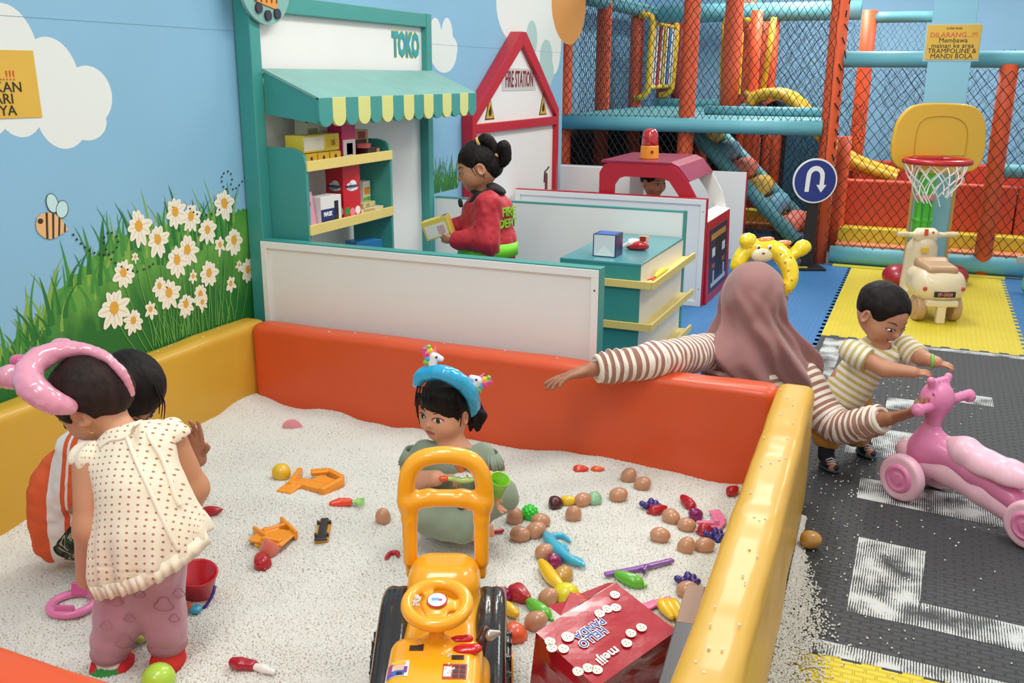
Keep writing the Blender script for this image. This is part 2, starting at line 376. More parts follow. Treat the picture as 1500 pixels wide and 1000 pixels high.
roadmark([(-.05, 4.6), (.12, 4.6), (.12, 4.78), (-.05, 4.78)]); roadmark([(.13, 4.85), (.42, 4.83), (.42, 4.98), (.13, 5.0)]); roadmark([(-.33, 5.78), (.64, 5.78), (.64, 5.84), (-.33, 5.84)])

# ---- the mural printed on the left wall (thin print layers on the wall)
LAY = [0]
def wl(eps=None):
    LAY[0] += 1; e = WX+.0004+LAY[0]*.000007
    return lambda a, b: (e, a, b)
def wpt(px, py): p = PX(px, py, WX); return (p[1], p[2])
cloud_m = mat('mural_cloud_white', (226, 232, 226), .55); mint = mat('mural_mint', (170, 205, 200), .55); orange_sun = mat('mural_orange', (214, 148, 72), .55)
def cloud(parts, m=cloud_m, name='mural_cloud'):
    mb = MB()
    for px, py, rx, ry in parts:      # lobe centre and radii as surveyed on the wall
        a, b = wpt(px, py); a1, _ = wpt(px+rx, py); _, b1 = wpt(px, py-ry); r1 = abs(a1-a); r2_ = abs(b1-b)
        f = wl(); mb.flat([(a+r1*math.cos(t), b+r2_*math.sin(t)) for t in np.linspace(0, 2*math.pi, 37)[:-1]], f)
    mb.build(name, m, wall_left)
cloud([(12, 85, 46, 80), (75, 120, 42, 66), (130, 140, 34, 44), (92, 165, 38, 54), (128, 178, 28, 28), (28, 150, 36, 52), (-40, 140, 60, 70)])
cloud([(650, 75, 19, 32), (638, 62, 10, 36), (655, 52, 8, 26), (662, 70, 8, 16), (646, 72, 12, 14), (661, 76, 7, 11), (631, 52, 6, 22)])
cloud([(765, 10, 34, 62), (800, 25, 22, 60), (742, 0, 14, 40), (812, 60, 10, 50), (783, 55, 20, 40)]); cloud([(779, 56, 8, 26), (800, 84, 9, 26), (802, 105, 9, 22)], mint)
cloud([(834, 5, 24, 62)], orange_sun, 'mural_sun')
box('wall_seam', (WX, 1.0, 1.6715), (WX+.0006, 7.44, 1.6735), mat('seam', (105, 145, 165)), wall_left, bevel=0)
# grass
gm = mat('mural_grass', (30, 112, 46), .55); nt = gm.node_tree; b_ = nt.nodes['Principled BSDF']; tc_ = [n for n in nt.nodes if n.type == 'TEX_COORD'][0]
sp = nt.nodes.new('ShaderNodeSeparateXYZ'); nz = nt.nodes.new('ShaderNodeTexNoise'); nz.inputs['Scale'].default_value = 5; nz.inputs['Detail'].default_value = 5
mp = nt.nodes.new('ShaderNodeMapping'); mp.inputs['Scale'].default_value = (1, 3, 1); ad = nt.nodes.new('ShaderNodeMath'); ad.operation = 'MULTIPLY_ADD'; ad.inputs[1].default_value = .5
cr = nt.nodes.new('ShaderNodeValToRGB'); e = cr.color_ramp.elements; e[0].position = .78; e[0].color = lin((30, 108, 42)); e[1].position = 1.22; e[1].color = lin((96, 160, 62)); x = e.new(1.0); x.color = lin((44, 128, 48))
mr = nt.nodes.new('ShaderNodeMapRange'); mr.inputs[1].default_value = .7; mr.inputs[2].default_value = 1.5
nt.links.new(tc_.outputs['Object'], sp.inputs[0]); nt.links.new(tc_.outputs['Object'], mp.inputs[0]); nt.links.new(mp.outputs[0], nz.inputs['Vector']); nt.links.new(nz.outputs[0], ad.inputs[0]); nt.links.new(sp.outputs[2], ad.inputs[2])
cr.color_ramp.elements[0].position = .15; cr.color_ramp.elements[1].position = .42; cr.color_ramp.elements[2].position = .75
nt.links.new(ad.outputs[0], mr.inputs[0]); nt.links.new(mr.outputs[0], cr.inputs[0]); nt.links.new(cr.outputs[0], b_.inputs['Base Color'])
top = [(-80, 545), (0, 525), (15, 505), (35, 480), (60, 455), (80, 425), (110, 400), (140, 375), (160, 350), (190, 340), (215, 330), (240, 330), (265, 318), (290, 322), (310, 312), (335, 318), (352, 305), (372, 298), (398, 300)]
W2 = [wpt(*p) for p in top]; poly = []
for (a, b), (c, d) in zip(W2[:-1], W2[1:]):
    for t in np.linspace(0, 1, 7)[:-1]: poly.append((a+(c-a)*t, b+(d-b)*t+rng.uniform(-.012, .012)))
poly.append(W2[-1]); MB().flat([(poly[0][0]-.5, .02), (3.6, .02)]+[(3.6, poly[-1][1])]+poly[::-1]+[(poly[0][0]-.5, poly[0][1])], wl()).build('mural_grass', gm, wall_left)
gl = [mat('grass_light', (128, 170, 70), .55), mat('grass_mid', (62, 140, 56), .55), mat('grass_dark', (34, 112, 44), .55)]
def blade(mb, x, z, hgt, lean, wd):
    f = wl(); L = []; Rr = []
    for t in np.linspace(0, 1, 6):
        cx = x+lean*t*t; cz = z+hgt*t; w_ = wd*(1-t)**.7; L.append((cx-w_, cz)); Rr.append((cx+w_, cz))
    mb.flat(L+Rr[::-1][1:], f)
for ci, n_ in ((0, 60), (1, 80), (2, 60)):
    mb = MB()
    for i in range(n_):
        k = int(rng.integers(0, len(W2)-1)); t = rng.random(); a = W2[k][0]*(1-t)+W2[k+1][0]*t; b = W2[k][1]*(1-t)+W2[k+1][1]*t
        if a > 3.35: continue
        blade(mb, a, b-rng.uniform(.03, .16), rng.uniform(.07, .2), rng.uniform(-.07, .09), rng.uniform(.006, .012))
    mb.build('mural_grass_blade', gl[ci], wall_left, kind='stuff')
for px in np.linspace(632, 686, 1): pass
mb = MB(); a0, a1 = 5.12, 5.56
for i in range(46): blade(mb, rng.uniform(a0, a1), rng.uniform(.8, .84), rng.uniform(.05, .2), rng.uniform(-.05, .08), rng.uniform(.005, .012))
mb.build('mural_grass_blade', gl[1], wall_left, kind='stuff')
mb = MB()
for i in range(30): blade(mb, rng.uniform(a0, a1), .8, rng.uniform(.05, .14), rng.uniform(-.05, .08), .01)
mb.build('mural_grass_blade', gl[2], wall_left, kind='stuff')
# daisies
petal_m = mat('daisy_petal', (240, 236, 214), .55); petal_s = mat('daisy_petal_shade', (226, 208, 184), .55); daisy_y = mat('daisy_centre', (222, 166, 58), .55); stem_m = mat('daisy_stem', (92, 158, 72), .55); ink = mat('mural_ink', (24, 40, 60), .6)
def z2(x, y): return (x*.3, 250+y*.3)
DA = [(675, 270, 80), (768, 335, 72), (853, 200, 72), (930, 222, 66), (1010, 288, 62), (1093, 158, 72), (1140, 338, 66), (1072, 360, 44), (912, 385, 72), (862, 435, 72), (600, 497, 66), (1208, 482, 56), (1165, 460, 26), (1018, 498, 62), (940, 515, 34), (776, 562, 48), (822, 595, 72), (1124, 550, 42), (555, 670, 92), (732, 675, 44), (648, 730, 58), (905, 650, 56), (976, 602, 52), (657, 420, 26), (985, 640, 40)]
bx, bz = wpt(300, 500); mb = MB()
for (x, y, r) in DA:
    px, py = z2(x, y); a, b = wpt(px, py); f = wl(); ea = 3.06+(a-3.06)*.55+rng.uniform(-.04, .04); eb = .3
    for k in range(8):
        t0, t1 = k/8, (k+1)/8
        c0 = (a+(ea-a)*t0**1.6, b+(eb-b)*t0); c1 = (a+(ea-a)*t1**1.6, b+(eb-b)*t1); mb.flat([(c0[0]-.0025, c0[1]), (c0[0]+.0025, c0[1]), (c1[0]+.0025, c1[1]), (c1[0]-.0025, c1[1])], f)
for i in range(30): blade(mb, rng.uniform(2.8, 3.3), .45, rng.uniform(.1, .28), rng.uniform(-.1, .1), .003)
mb.build('daisy_stem', stem_m, wall_left, kind='stuff')
for (x, y, r) in DA:
    px, py = z2(x, y); a, b = wpt(px, py); rr = 1.35*abs(wpt(px, py-r*.3)[1]-b)
    mb = MB(); n_ = 10 if r > 45 else 6; f = wl(); g = wl(); gy = wl(); gk = wl(); t0 = rng.uniform(0, 1)
    for k in range(n_):
        t = t0+2*math.pi*k/n_+rng.uniform(-.15, .15); L = rr*rng.uniform(.8, 1.05); L *= 1.0 if math.sin(t) < .3 else .75; w_ = rr*rng.uniform(.19, .25)
        pt = []
        for s in np.linspace(0, 1, 7): pt.append((s, w_*max(.3, math.sin(math.pi*min(s*.80+.1, 1)))**.8 if s < .99 else w_*.28))
        poly = [(s*L, q) for s, q in pt]+[(s*L, -q) for s, q in pt[::-1]]
        ff = f if k % 2 else g; mb.cur = 0
        R_ = [(a+.85*(u*math.cos(t)-v*math.sin(t)), b+u*math.sin(t)+v*math.cos(t)) for u, v in poly]; mb.flat(R_, ff)
        mb.cur = 1; mb.flat([(a+.85*(u*math.cos(t)-v*math.sin(t)), b+u*math.sin(t)+v*math.cos(t)) for u, v in [(s*L*.8+.1*L, q*.22) for s, q in pt]+[(s*L*.8+.1*L, -q*.1) for s, q in pt[::-1]]], gy)
    mb.cur = 2; mb.flat([(a+rr*.24*math.cos(t), b+rr*.27*math.sin(t)) for t in np.linspace(0, 6.28, 15)[:-1]], gk)
    mb.build('mural_daisy', [petal_m, petal_s, daisy_y], wall_left)
# the printed bee and its dotted flight path
def ring(mb, a, b, ra, rb, f, rot=0, n=24): mb.flat([(a+ra*math.cos(t)*math.cos(rot)-rb*math.sin(t)*math.sin(rot), b+ra*math.cos(t)*math.sin(rot)+rb*math.sin(t)*math.cos(rot)) for t in np.linspace(0, 2*math.pi, n+1)[:-1]], f)
mb = MB(); a, b = wpt(75, 330); sy = abs(wpt(76, 330)[0]-a); sz = abs(wpt(75, 331)[1]-b); f = wl()
def bp(px, py): return wpt(*z2(px, py))
mb.cur = 0; P = [bp(*q) for q in ((172, 260), (178, 228), (200, 208), (230, 202), (262, 210), (290, 228), (310, 255), (332, 288), (300, 308), (272, 325), (245, 334), (215, 328), (188, 308), (175, 285))]; mb.flat(P, wl())
mb.cur = 1
for q in (((218, 204), (230, 203), (234, 333), (222, 331)), ((250, 206), (262, 209), (262, 331), (252, 333)), ((282, 220), (292, 229), (290, 314), (280, 320)), ((310, 253), (318, 264), (318, 297), (308, 302))): mb.flat([bp(*p) for p in q], wl())
e0 = bp(194, 246); ring(mb, e0[0], e0[1], .012, .008*1.2, wl(), 0, 12)
mb.cur = 2
for (cx, cy, ra_, rb_, ro) in ((252, 158, 26, 46, .2), (300, 188, 28, 42, -.4)):
    c0 = bp(cx, cy); mb.cur = 1; ring(mb, c0[0], c0[1], ra_*.3*sy*1.12, rb_*.3*sz*1.08, wl(), ro); mb.cur = 2; ring(mb, c0[0], c0[1], ra_*.3*sy, rb_*.3*sz, wl(), ro)
mb.build('mural_bee', [mat('bee_body', (226, 178, 120), .55), mat('bee_ink', (66, 46, 30), .6), mat('bee_wing', (190, 224, 222), .5)], wall_left)
mb = MB()
for q in ((355, 312), (372, 335), (392, 355), (412, 373), (434, 388), (458, 400), (482, 408), (505, 410), (528, 408), (550, 396), (568, 375), (574, 345), (565, 320), (543, 302), (523, 303), (506, 325), (505, 352), (515, 383), (530, 408), (540, 432), (560, 450), (590, 468), (620, 482), (645, 490), (668, 492), (700, 480), (728, 468), (745, 455), (925, 185), (942, 202), (960, 212), (980, 216), (1005, 216), (1030, 212), (1050, 203), (1068, 190), (1110, 3), (1125, 15), (1130, 42), (1125, 65), (1134, 90), (1150, 85), (1165, 70), (1180, 52), (1192, 33), (1203, 12), (1090, 12), (1080, 30), (1080, 52), (1088, 78), (1102, 90)):
    c0 = bp(*q); ring(mb, c0[0], c0[1], .0052, .0045, wl(), 0, 8)
mb.build('bee_trail', ink, wall_left, kind='stuff')
# yellow warning paper taped to the left wall
RW = np.stack([(0, 1, 0), (0, 0, 1), (1, 0, 0)], 1)
paper = mat('yellow_paper', (218, 176, 66), .5, var=.05, vs_=3); red_txt = mat('red_ink', (208, 84, 62), .6); blk_txt = mat('black_ink', (38, 36, 34), .6)
n1 = thing('warning_sign', 'yellow paper notice taped on the cloud mural at the far left', 'sign', (WX, 1.95, 1.3))
P = [wpt(47, 74), wpt(50, 172)]; y1 = P[0][0]; zt, zb = P[0][1], P[1][1]
MB().prism([(y1-.62, zb+.005), (y1+.005, zb), (y1, zt), (y1-.62, zt-.005)], lambda a, b, d: (d, a, b), WX+.001, WX+.004).build('paper', paper, n1)
for s_, px, py, m_, sz_ in (('DILARANG..!!!', 21, 111, red_txt, .044), ('RKAN', 31, 128, blk_txt, .046), ('ARI', 19, 145, blk_txt, .046), ('NYA', 23, 162, blk_txt, .046)):
    a, b = wpt(px, py); text(s_, sz_, (WX+.005, a, b), RW, m_, n1, align='RIGHT', bold=0, sx=1.1)

# ================================================================== SOFT PLAY PIT
PH = .45; PX0, PX1, PY0, PY1 = -2.745, -.285, .98, 3.37; TH = .12
yv = mat('yellow_vinyl', (208, 162, 52), .42, coat=.12, var=.03, vs_=4, bump=.12, bs=40); ov = mat('orange_vinyl', (216, 82, 36), .42, coat=.15, var=.03, vs_=4, bump=.1, bs=30)
def pad(label, lo, hi, m):
    t = thing('padded_pit_wall', label, 'padded wall', ((lo[0]+hi[0])/2, (lo[1]+hi[1])/2, 0))
    S = SD(.0125, .01); c = (np.array(lo)+np.array(hi))/2; S.box(c, (np.array(hi)-np.array(lo))/2, rnd=.032)
    ax = 0 if hi[0]-lo[0] > hi[1]-lo[1] else 1
    S.build('padding', m, t, disp=lambda p: .0035*vnoise(p, 4, 3)+.0015*vnoise(p, 11, 5))
    # stitched seam along the top edge
    s0 = [0, 0, hi[2]-.012]; s1 = [0, 0, hi[2]-.012]
    return t
def xo(y): return -.275+.04*(PY1-y)
pad('long yellow padded wall of the bead pit against the daisy mural', (PX0, PY0, 0), (PX0+TH, PY1, PH), yv)
pad('orange padded back wall of the bead pit in front of the white toy shop fence', (PX0+TH, PY1-TH, 0), (-.39, PY1, PH), ov)
rw_ = thing('padded_pit_wall', 'yellow padded wall of the bead pit beside the black foam road mats', 'padded wall', (-.29, 2.2, 0)); S = SD(.0125, .01)
S.box((-.29+.0, 2.2, PH/2), (.065, 1.19, PH/2), R=rotm('z', .04), rnd=.032); S.build('padding', yv, rw_, disp=lambda p: .0035*vnoise(p, 4, 3)+.0015*vnoise(p, 11, 5))
pad('orange padded wall at the bottom left corner, nearest the camera', (PX0+TH, PY0, 0), (PX1-TH, PY0+TH, PH), ov)
# beads: surface heights surveyed along the walls and in the middle
CP = [(-2.62, 1.9, .05), (-2.62, 2.2, .08), (-2.62, 2.9, .12), (-2.62, 3.2, .14), (-2.4, 3.25, .105), (-2.25, 3.1, .1), (-1.9, 3.25, .09), (-1.6, 3.25, .085), (-1.35, 3.25, .08), (-1.1, 3.25, .1), (-.8, 3.25, .09), (-.5, 3.25, .075), (-.42, 3.0, .06),
      (-1.5, 2.2, .09), (-1, 2.6, .09), (-1.2, 1.7, .09), (-.6, 2.2, .09), (-2, 1.5, .10), (-2, 2.4, .1), (-1.6, 1.2, .1), (-.8, 1.3, .1), (-.42, 1.6, .09), (-2.6, 1.2, .07), (-1.7, 2.7, .1)]
CPa = np.array(CP)
def bead_z(x, y):
    x = np.atleast_1d(np.array(x, float)); y = np.atleast_1d(np.array(y, float)); d2 = (x[:, None]-CPa[:, 0])**2+(y[:, None]-CPa[:, 1])**2+.004
    w_ = d2**-1.5; z = (w_*CPa[:, 2]).sum(1)/w_.sum(1); p = np.stack([x, y, x*0], 1)
    return z+.012*vnoise(p, 4.5, 1)+.006*vnoise(p, 11, 2)
def bz_(x, y): return float(bead_z(x, y)[0])
xs = np.linspace(PX0+TH-.02, -.30, 240); ys = np.linspace(PY0+TH-.02, PY1-TH+.02, 240); GX, GY = np.meshgrid(xs, ys, indexing='ij'); GZ = bead_z(GX.ravel(), GY.ravel())
mb = MB(); mb.v = list(map(tuple, np.stack([GX.ravel(), GY.ravel(), GZ-.002], 1).tolist())); mb.f = [(i*240+j, (i+1)*240+j, (i+1)*240+j+1, i*240+j+1) for i in range(239) for j in range(239)]
bead_m = mat('white_bead', (222, 221, 213), .55); bed_m = mat('bead_bed', (176, 166, 150), .9, var=.25, vs_=90)
def gn_beads(o, n_density, r, base, bm, seed=0):
    ng = bpy.data.node_groups.new('bead_scatter', 'GeometryNodeTree'); ng.interface.new_socket('Geometry', in_out='INPUT', socket_type='NodeSocketGeometry'); ng.interface.new_socket('Geometry', in_out='OUTPUT', socket_type='NodeSocketGeometry')
    N = ng.nodes; L = ng.links; gi = N.new('NodeGroupInput'); go = N.new('NodeGroupOutput'); ip = N.new('GeometryNodeInstanceOnPoints')
    ic = N.new('GeometryNodeMeshIcoSphere'); ic.inputs['Radius'].default_value = r; ic.inputs['Subdivisions'].default_value = 1
    sm = N.new('GeometryNodeSetMaterial'); sm.inputs['Material'].default_value = bm; L.new(ic.outputs[0], sm.inputs[0]); L.new(sm.outputs[0], ip.inputs['Instance'])
    rv = N.new('FunctionNodeRandomValue'); rv.data_type = 'FLOAT_VECTOR'; rv.inputs[0].default_value = (.7, .7, .55); rv.inputs[1].default_value = (1.25, 1.25, 1.1); L.new(rv.outputs[0], ip.inputs['Scale'])
    rr = N.new('FunctionNodeRandomValue'); rr.data_type = 'FLOAT_VECTOR'; rr.inputs[0].default_value = (-.5, -.5, 0); rr.inputs[1].default_value = (.5, .5, 6.28); L.new(rr.outputs[0], ip.inputs['Rotation'])
    if n_density:
        dp = N.new('GeometryNodeDistributePointsOnFaces'); dp.inputs['Density'].default_value = n_density; L.new(gi.outputs[0], dp.inputs[0]); pts = dp.outputs[0]
        jn = N.new('GeometryNodeJoinGeometry'); L.new(gi.outputs[0], jn.inputs[0]); L.new(ip.outputs[0], jn.inputs[0]); out = jn.outputs[0]
    else:
        pts = gi.outputs[0]; out = ip.outputs[0]
    L.new(pts, ip.inputs['Points']); L.new(out, go.inputs[0]); md = o.modifiers.new('beads', 'NODES'); md.node_group = ng
bo = mb.build('pit_beads', bed_m, smooth=True, kind='stuff'); tag(bo, 'thousands of tiny white beads filling the padded play pit', 'beads'); gn_beads(bo, 62000, .0034, True, bead_m)
def scatter_pts(name, P, label, r=.0034):
    mb = MB(); mb.v = [tuple(map(float, p)) for p in P]; me = bpy.data.meshes.new(name); me.from_pydata(mb.v, [], []); o = link(name, me, bead_m, kind='stuff'); tag(o, label, 'beads'); gn_beads(o, 0, r, False, bead_m); return o
P = []
for i in range(15000):
    y = rng.uniform(1.2, 3.25); wd = .13*min(1, max(0, (3.05-y)/.5))+.015; t = abs(rng.normal(0, .5)); x = xo(y)+.003+wd*t*1.0
    if rng.random() > max(.03, 1-(t/1.2)**2): continue
    P.append((x, y, rng.uniform(.002, .006)+max(0, .012*(1-t*1.5))*min(1, wd/.1)))
for i in range(700):
    x = PX1+abs(rng.normal(0, .28)); y = rng.uniform(1.2, 5.4); P.append((x, y, .003))
scatter_pts('spilled_beads', [p for p in P if p[0] < 1.2], 'white beads spilled on the black mats outside the yellow padded wall')
P = [(xo(y_)-.13*rng.uniform(.15, .85), y_, PH+.003) for y_ in rng.uniform(1.5, 3.3, 26)]+[(rng.uniform(-2.4, -.5), PY1-TH*rng.uniform(.2, .8), PH+.003) for i in range(14)]+[(PX0+TH*rng.uniform(.3, .8), rng.uniform(2.2, 3.2), PH+.003) for i in range(12)]
scatter_pts('stray_beads', P, 'stray white beads lying on top of the padded pit walls')

# ================================================================== TOY SHOP
teal = mat('teal_paint', (62, 150, 142), .45, coat=.1, var=.03, vs_=6, bump=.04, bs=120); teal_l = mat('teal_awning_top', (128, 176, 166), .5, var=.06, vs_=9); white_b = mat('white_board', (236, 235, 230), .42, var=.015, vs_=3); cream_y = mat('cream_yellow_edge', (232, 208, 122), .45, var=.02); scal_y = mat('pale_yellow_paint', (216, 216, 134), .45); screw = mat('screw_hole', (50, 45, 40), .6)
shop = thing('toy_shop_front', 'teal and white toy shop board with striped awning and the word TOKO', 'play shop', (-2.7, 4.25, 0))
box('back_board', (-2.745, 3.46, 0), (-2.72, 5.06, 1.8), white_b, shop, bevel=0)
box('frame_post', (-2.745, 3.43, 0), (-2.665, 3.50, 1.9), teal, shop); box('frame_post', (-2.745, 5.0, 0), (-2.665, 5.06, 1.83), teal, shop); box('frame_rail', (-2.745, 3.502, 1.755), (-2.667, 4.998, 1.828), teal, shop)
box('sign_panel', (-2.72, 3.5, 1.5), (-2.700, 5.0, 1.755), white_b, shop, bevel=.002)
# TOKO: lime outline under teal letters
a0, a1 = PX(573, 66, -2.69), PX(619, 66, -2.69)
lime = mat('lime_outline', (150, 176, 52), .5); tl2 = mat('teal_letter', (56, 158, 176), .45)
text('TOKO', .165, (-2.699, (a0[1]+a1[1])/2, a0[2]), RW, lime, shop, ext=.001, bold=.013, sx=.62); text('TOKO', .165, (-2.697, (a0[1]+a1[1])/2, a0[2]), RW, tl2, shop, ext=.0012, bold=.007, sx=.62)
# awning
def ap(a, b, d): return (a, d, b)
MB().prism([(-2.665, 1.33), (-2.40, 1.295), (-2.40, 1.40), (-2.665, 1.52)], ap, 3.50, 3.518).build('awning_side', teal, shop, bevel=.002)
MB().prism([(-2.665, 1.33), (-2.40, 1.295), (-2.40, 1.40), (-2.665, 1.52)], ap, 5.032, 5.05).build('awning_side', teal, shop, bevel=.002)
MB().prism([(-2.665, 1.508), (-2.385, 1.392), (-2.385, 1.404), (-2.665, 1.522)], ap, 3.497, 5.053).build('awning_top', teal_l, shop, bevel=.001)
ws = 1.556/15
for i in range(15):
    y0 = 3.497+ws*i; P = [(y0, 1.403), (y0, 1.32)]+[(y0+ws/2-ws/2*math.cos(t), 1.32-.04*math.sin(t)) for t in np.linspace(0, math.pi, 9)[1:-1]]+[(y0+ws, 1.32), (y0+ws, 1.403)]
    MB().prism(P, lambda a, b, d: (d, a, b), -2.400, -2.384).build('awning_scallop', scal_y if i % 2 else teal, shop, bevel=.0015)
# shopping cart picture board at the top left
cp = PX(398, 12, -2.62); cart_o = mat('cart_orange', (226, 150, 60), .5); 
cb = thing('cart_picture_board', 'round picture board of an orange shopping cart above the shop sign', 'sign', (-2.66, cp[1], 1.8))
MB().prism([(cp[1]+.17*math.cos(t), 1.86+.16*math.sin(t)) for t in np.linspace(0, 6.283, 31)[:-1]], lambda a, b, d: (d, a, b), -2.66, -2.645).build('backing', teal_l, cb)
MB().prism([(cp[1]-.12, 1.93), (cp[1]-.07, 1.79), (cp[1]+.06, 1.765), (cp[1]+.10, 1.93)], lambda a, b, d: (d, a, b), -2.645, -2.640).build('cart_basket', cart_o, cb)
for i in range(5): box('basket_bar', (-2.640, cp[1]-.08+.035*i, 1.79), (-2.638, cp[1]-.072+.035*i, 1.93), mat('cart_brown', (120, 66, 30)), cb, bevel=0)
for dy, dz in ((-.06, 1.765), (.0, 1.738), (.065, 1.748)):
    MB().tube([(-2.644, cp[1]+dy, dz), (-2.636, cp[1]+dy, dz)], .022, 14).build('cart_wheel', mat('wheel_dark', (50, 44, 60), .4), cb)
# shelf unit against the board
sh = thing('shop_shelf', 'teal shelf unit with pale yellow shelf edges standing in the toy shop', 'shelf', (-2.6, 3.85, 0))
prof = [(-2.70, 0), (-2.47, 0), (-2.47, 1.12), (-2.478, 1.155), (-2.50, 1.178), (-2.54, 1.19), (-2.70, 1.19)]
MB().prism(prof, ap, 3.50, 3.52).build('side_panel', teal, sh, bevel=.002); MB().prism(prof, ap, 4.22, 4.24).build('side_panel', teal, sh, bevel=.002)
for zt, zb in ((1.135, 1.09), (.855, .81), (.60, .56)):
    box('shelf_board', (-2.70, 3.52, zb+.01), (-2.475, 4.22, zb+.025), white_b, sh, bevel=0); box('shelf_lip', (-2.475, 3.505, zb), (-2.463, 4.235, zt), cream_y, sh, bevel=.0015)
# fences
def fence(label, x0, x1, y0, y1, h, out, rim=.03, name='white_fence_panel'):
    t = thing(name, label, 'fence', ((x0+x1)/2, (y0+y1)/2, 0))
    box('panel', (x0, y0+.014, 0), (x1, y1-.006, h), white_b, t, bevel=0)
    box('top_strip', (x0, y0+.003, h), (x1, y1, h+.006), out, t, bevel=.001); box('end_strip', (x1, y0+.003, 0), (x1+.006, y1, h+.006), out, t, bevel=.001); box('back_face', (x0, y1-.006, 0), (x1, y1, h), out, t, bevel=0)
    box('rim_rail', (x0, y0, h-rim), (x1, y0+.014, h), white_b, t, bevel=.002); box('rim_rail', (x0, y0, 0), (x1, y0+.014, rim), white_b, t, bevel=.002)
    box('rim_stile', (x0, y0, rim), (x0+rim, y0+.014, h-rim), white_b, t, bevel=.002); box('rim_stile', (x1-rim, y0, rim), (x1, y0+.014, h-rim), white_b, t, bevel=.002)
    for zz in (.12, h-.08): MB().tube([(x1-rim/2, y0-.0008, zz), (x1-rim/2, y0+.002, zz)], .004, 8).build('screw_hole', screw, t)
    return t
fence('low white fence with teal edges directly behind the orange pit wall', -2.66, -1.095, 3.40, 3.46, .79, teal)
t = thing('white_fence_panel', 'white fence with thin teal edges behind the shop counter', 'fence', (-1.9, 5.08, 0))
box('panel', (-2.66, 5.06, 0), (-1.165, 5.10, .797), white_b, t, bevel=0); box('top_strip', (-2.66, 5.058, .797), (-1.159, 5.10, .804), teal, t, bevel=0); box('end_strip', (-1.165, 5.056, 0), (-1.153, 5.10, .804), teal, t, bevel=0)
redp = mat('red_paint', (186, 22, 44), .42, coat=.1, var=.02)
fence('white fence with red edges around the fire engine corner', -2.66, -1.30, 6.28, 6.33, .72, redp, rim=.035)
# counter
ct = thing('shop_counter', 'teal and white shop counter with three pale yellow ledges', 'counter', (-1.35, 4.63, 0))
teal_top = mat('teal_counter_top', (76, 152, 158), .3, coat=.3)
box('body', (-1.55, 4.225, 0), (-1.155, 5.045, .655), white_b, ct, bevel=0); box('front_panel', (-1.552, 4.215, 0), (-1.157, 4.225, .655), teal, ct, bevel=0); box('top', (-1.552, 4.213, .655), (-1.153, 5.045, .667), teal_top, ct, bevel=.002)
for z_ in (.555, .355, .155):
    box('ledge', (-1.555, 4.207, z_), (-1.097, 5.049, z_+.01), cream_y, ct, bevel=.001); box('ledge_lip', (-1.097, 4.195, z_), (-1.085, 5.05, z_+.035), cream_y, ct, bevel=.001); box('ledge_front', (-1.56, 4.194, z_-.001), (-1.098, 4.207, z_+.034), cream_y, ct, bevel=.001)
# items on the counter
tb_ = PZ(868, 375, .667); tb2 = PZ(903, 377, .667)
t = thing('tissue_box', 'blue and white tissue box standing on the shop counter', 'box', (tb_[0]+.05, tb_[1]+.05, .667)); w_ = tb2[0]-tb_[0]
box('carton', (tb_[0], tb_[1], .667), (tb_[0]+w_, tb_[1]+.11, .775), mat('navy_carton', (44, 48, 96), .35, coat=.3), t, bevel=.001)
box('end_flap', (tb_[0]+.006, tb_[1]-.001, .672), (tb_[0]+w_-.006, tb_[1], .772), mat('silver_paper', (222, 226, 228), .35), t, bevel=0)
MB().add([(tb_[0]+.006, tb_[1]-.0012, .672), (tb_[0]+w_-.006, tb_[1]-.0012, .672), (tb_[0]+w_/2, tb_[1]-.004, .722)], [(0, 1, 2)]).build('fold', mat('paper_white', (244, 244, 244), .5), t)
box('label', (tb_[0]+.01, tb_[1]+.01, .7751), (tb_[0]+w_-.01, tb_[1]+.10, .7756), mat('blue_print', (60, 110, 190), .4), t, bevel=0)
c_ = PZ(932, 366, .667)
t = thing('toy_card_reader', 'red and white toy telephone scanner on the shop counter', 'toy', tuple(c_))
S = SD(.003, .012); S.ell(c_+(0, .01, .018), (.062, .038, .022)); S.ell(c_+(.02, 0, .028), (.035, .03, .018)); S.cut(c_+(0, 0, .002), (0, 0, -1)); S.build('body', mat('red_plastic', (196, 26, 36), .25, coat=.4), t)
S = SD(.003, .01); S.chain([c_+(-.075, -.02, .01), c_+(-.03, -.012, .035), c_+(.0, .0, .045)], [.009, .012, .009]); S.ell(c_+(-.02, .03, .042), (.035, .012, .01)); S.build('handset', mat('white_plastic', (240, 238, 232), .3, coat=.3), t)
box('screen_frame', (.015+c_[0], c_[1]-.012, .71), (.065+c_[0], c_[1]-.004, .742), mat('pale_orange', (236, 190, 150), .4), t); box('screen', (.02+c_[0], c_[1]-.013, .714), (.05+c_[0], c_[1]-.0115, .738), mat('dark_red', (150, 40, 36), .4), t, bevel=0)
c_ = PZ(968, 397, .565)
t = thing('toy_chicken', 'yellow rubber toy with red feet lying on the top counter ledge', 'toy', (c_[0], c_[1], .565))
c_ = np.array((-1.122, 4.36, .583)); S = SD(.003, .01); S.chain([c_+(0, .0, 0), c_+(.0, .10, .004), c_+(.005, .2, .004)], [.009, .017, .008]); S.build('body', mat('yellow_rubber', (240, 220, 50), .4), t)
S = SD(.002, .003); S.chain([c_, c_+(0, -.06, .002)], [.005, .005]); S.chain([c_+(0, -.055, .002), c_+(-.014, -.085, 0)], [.0045, .0035]); S.chain([c_+(0, -.055, .002), c_+(.012, -.085, 0)], [.0045, .0035]); S.build('feet', mat('red_rubber', (200, 40, 30), .4), t)

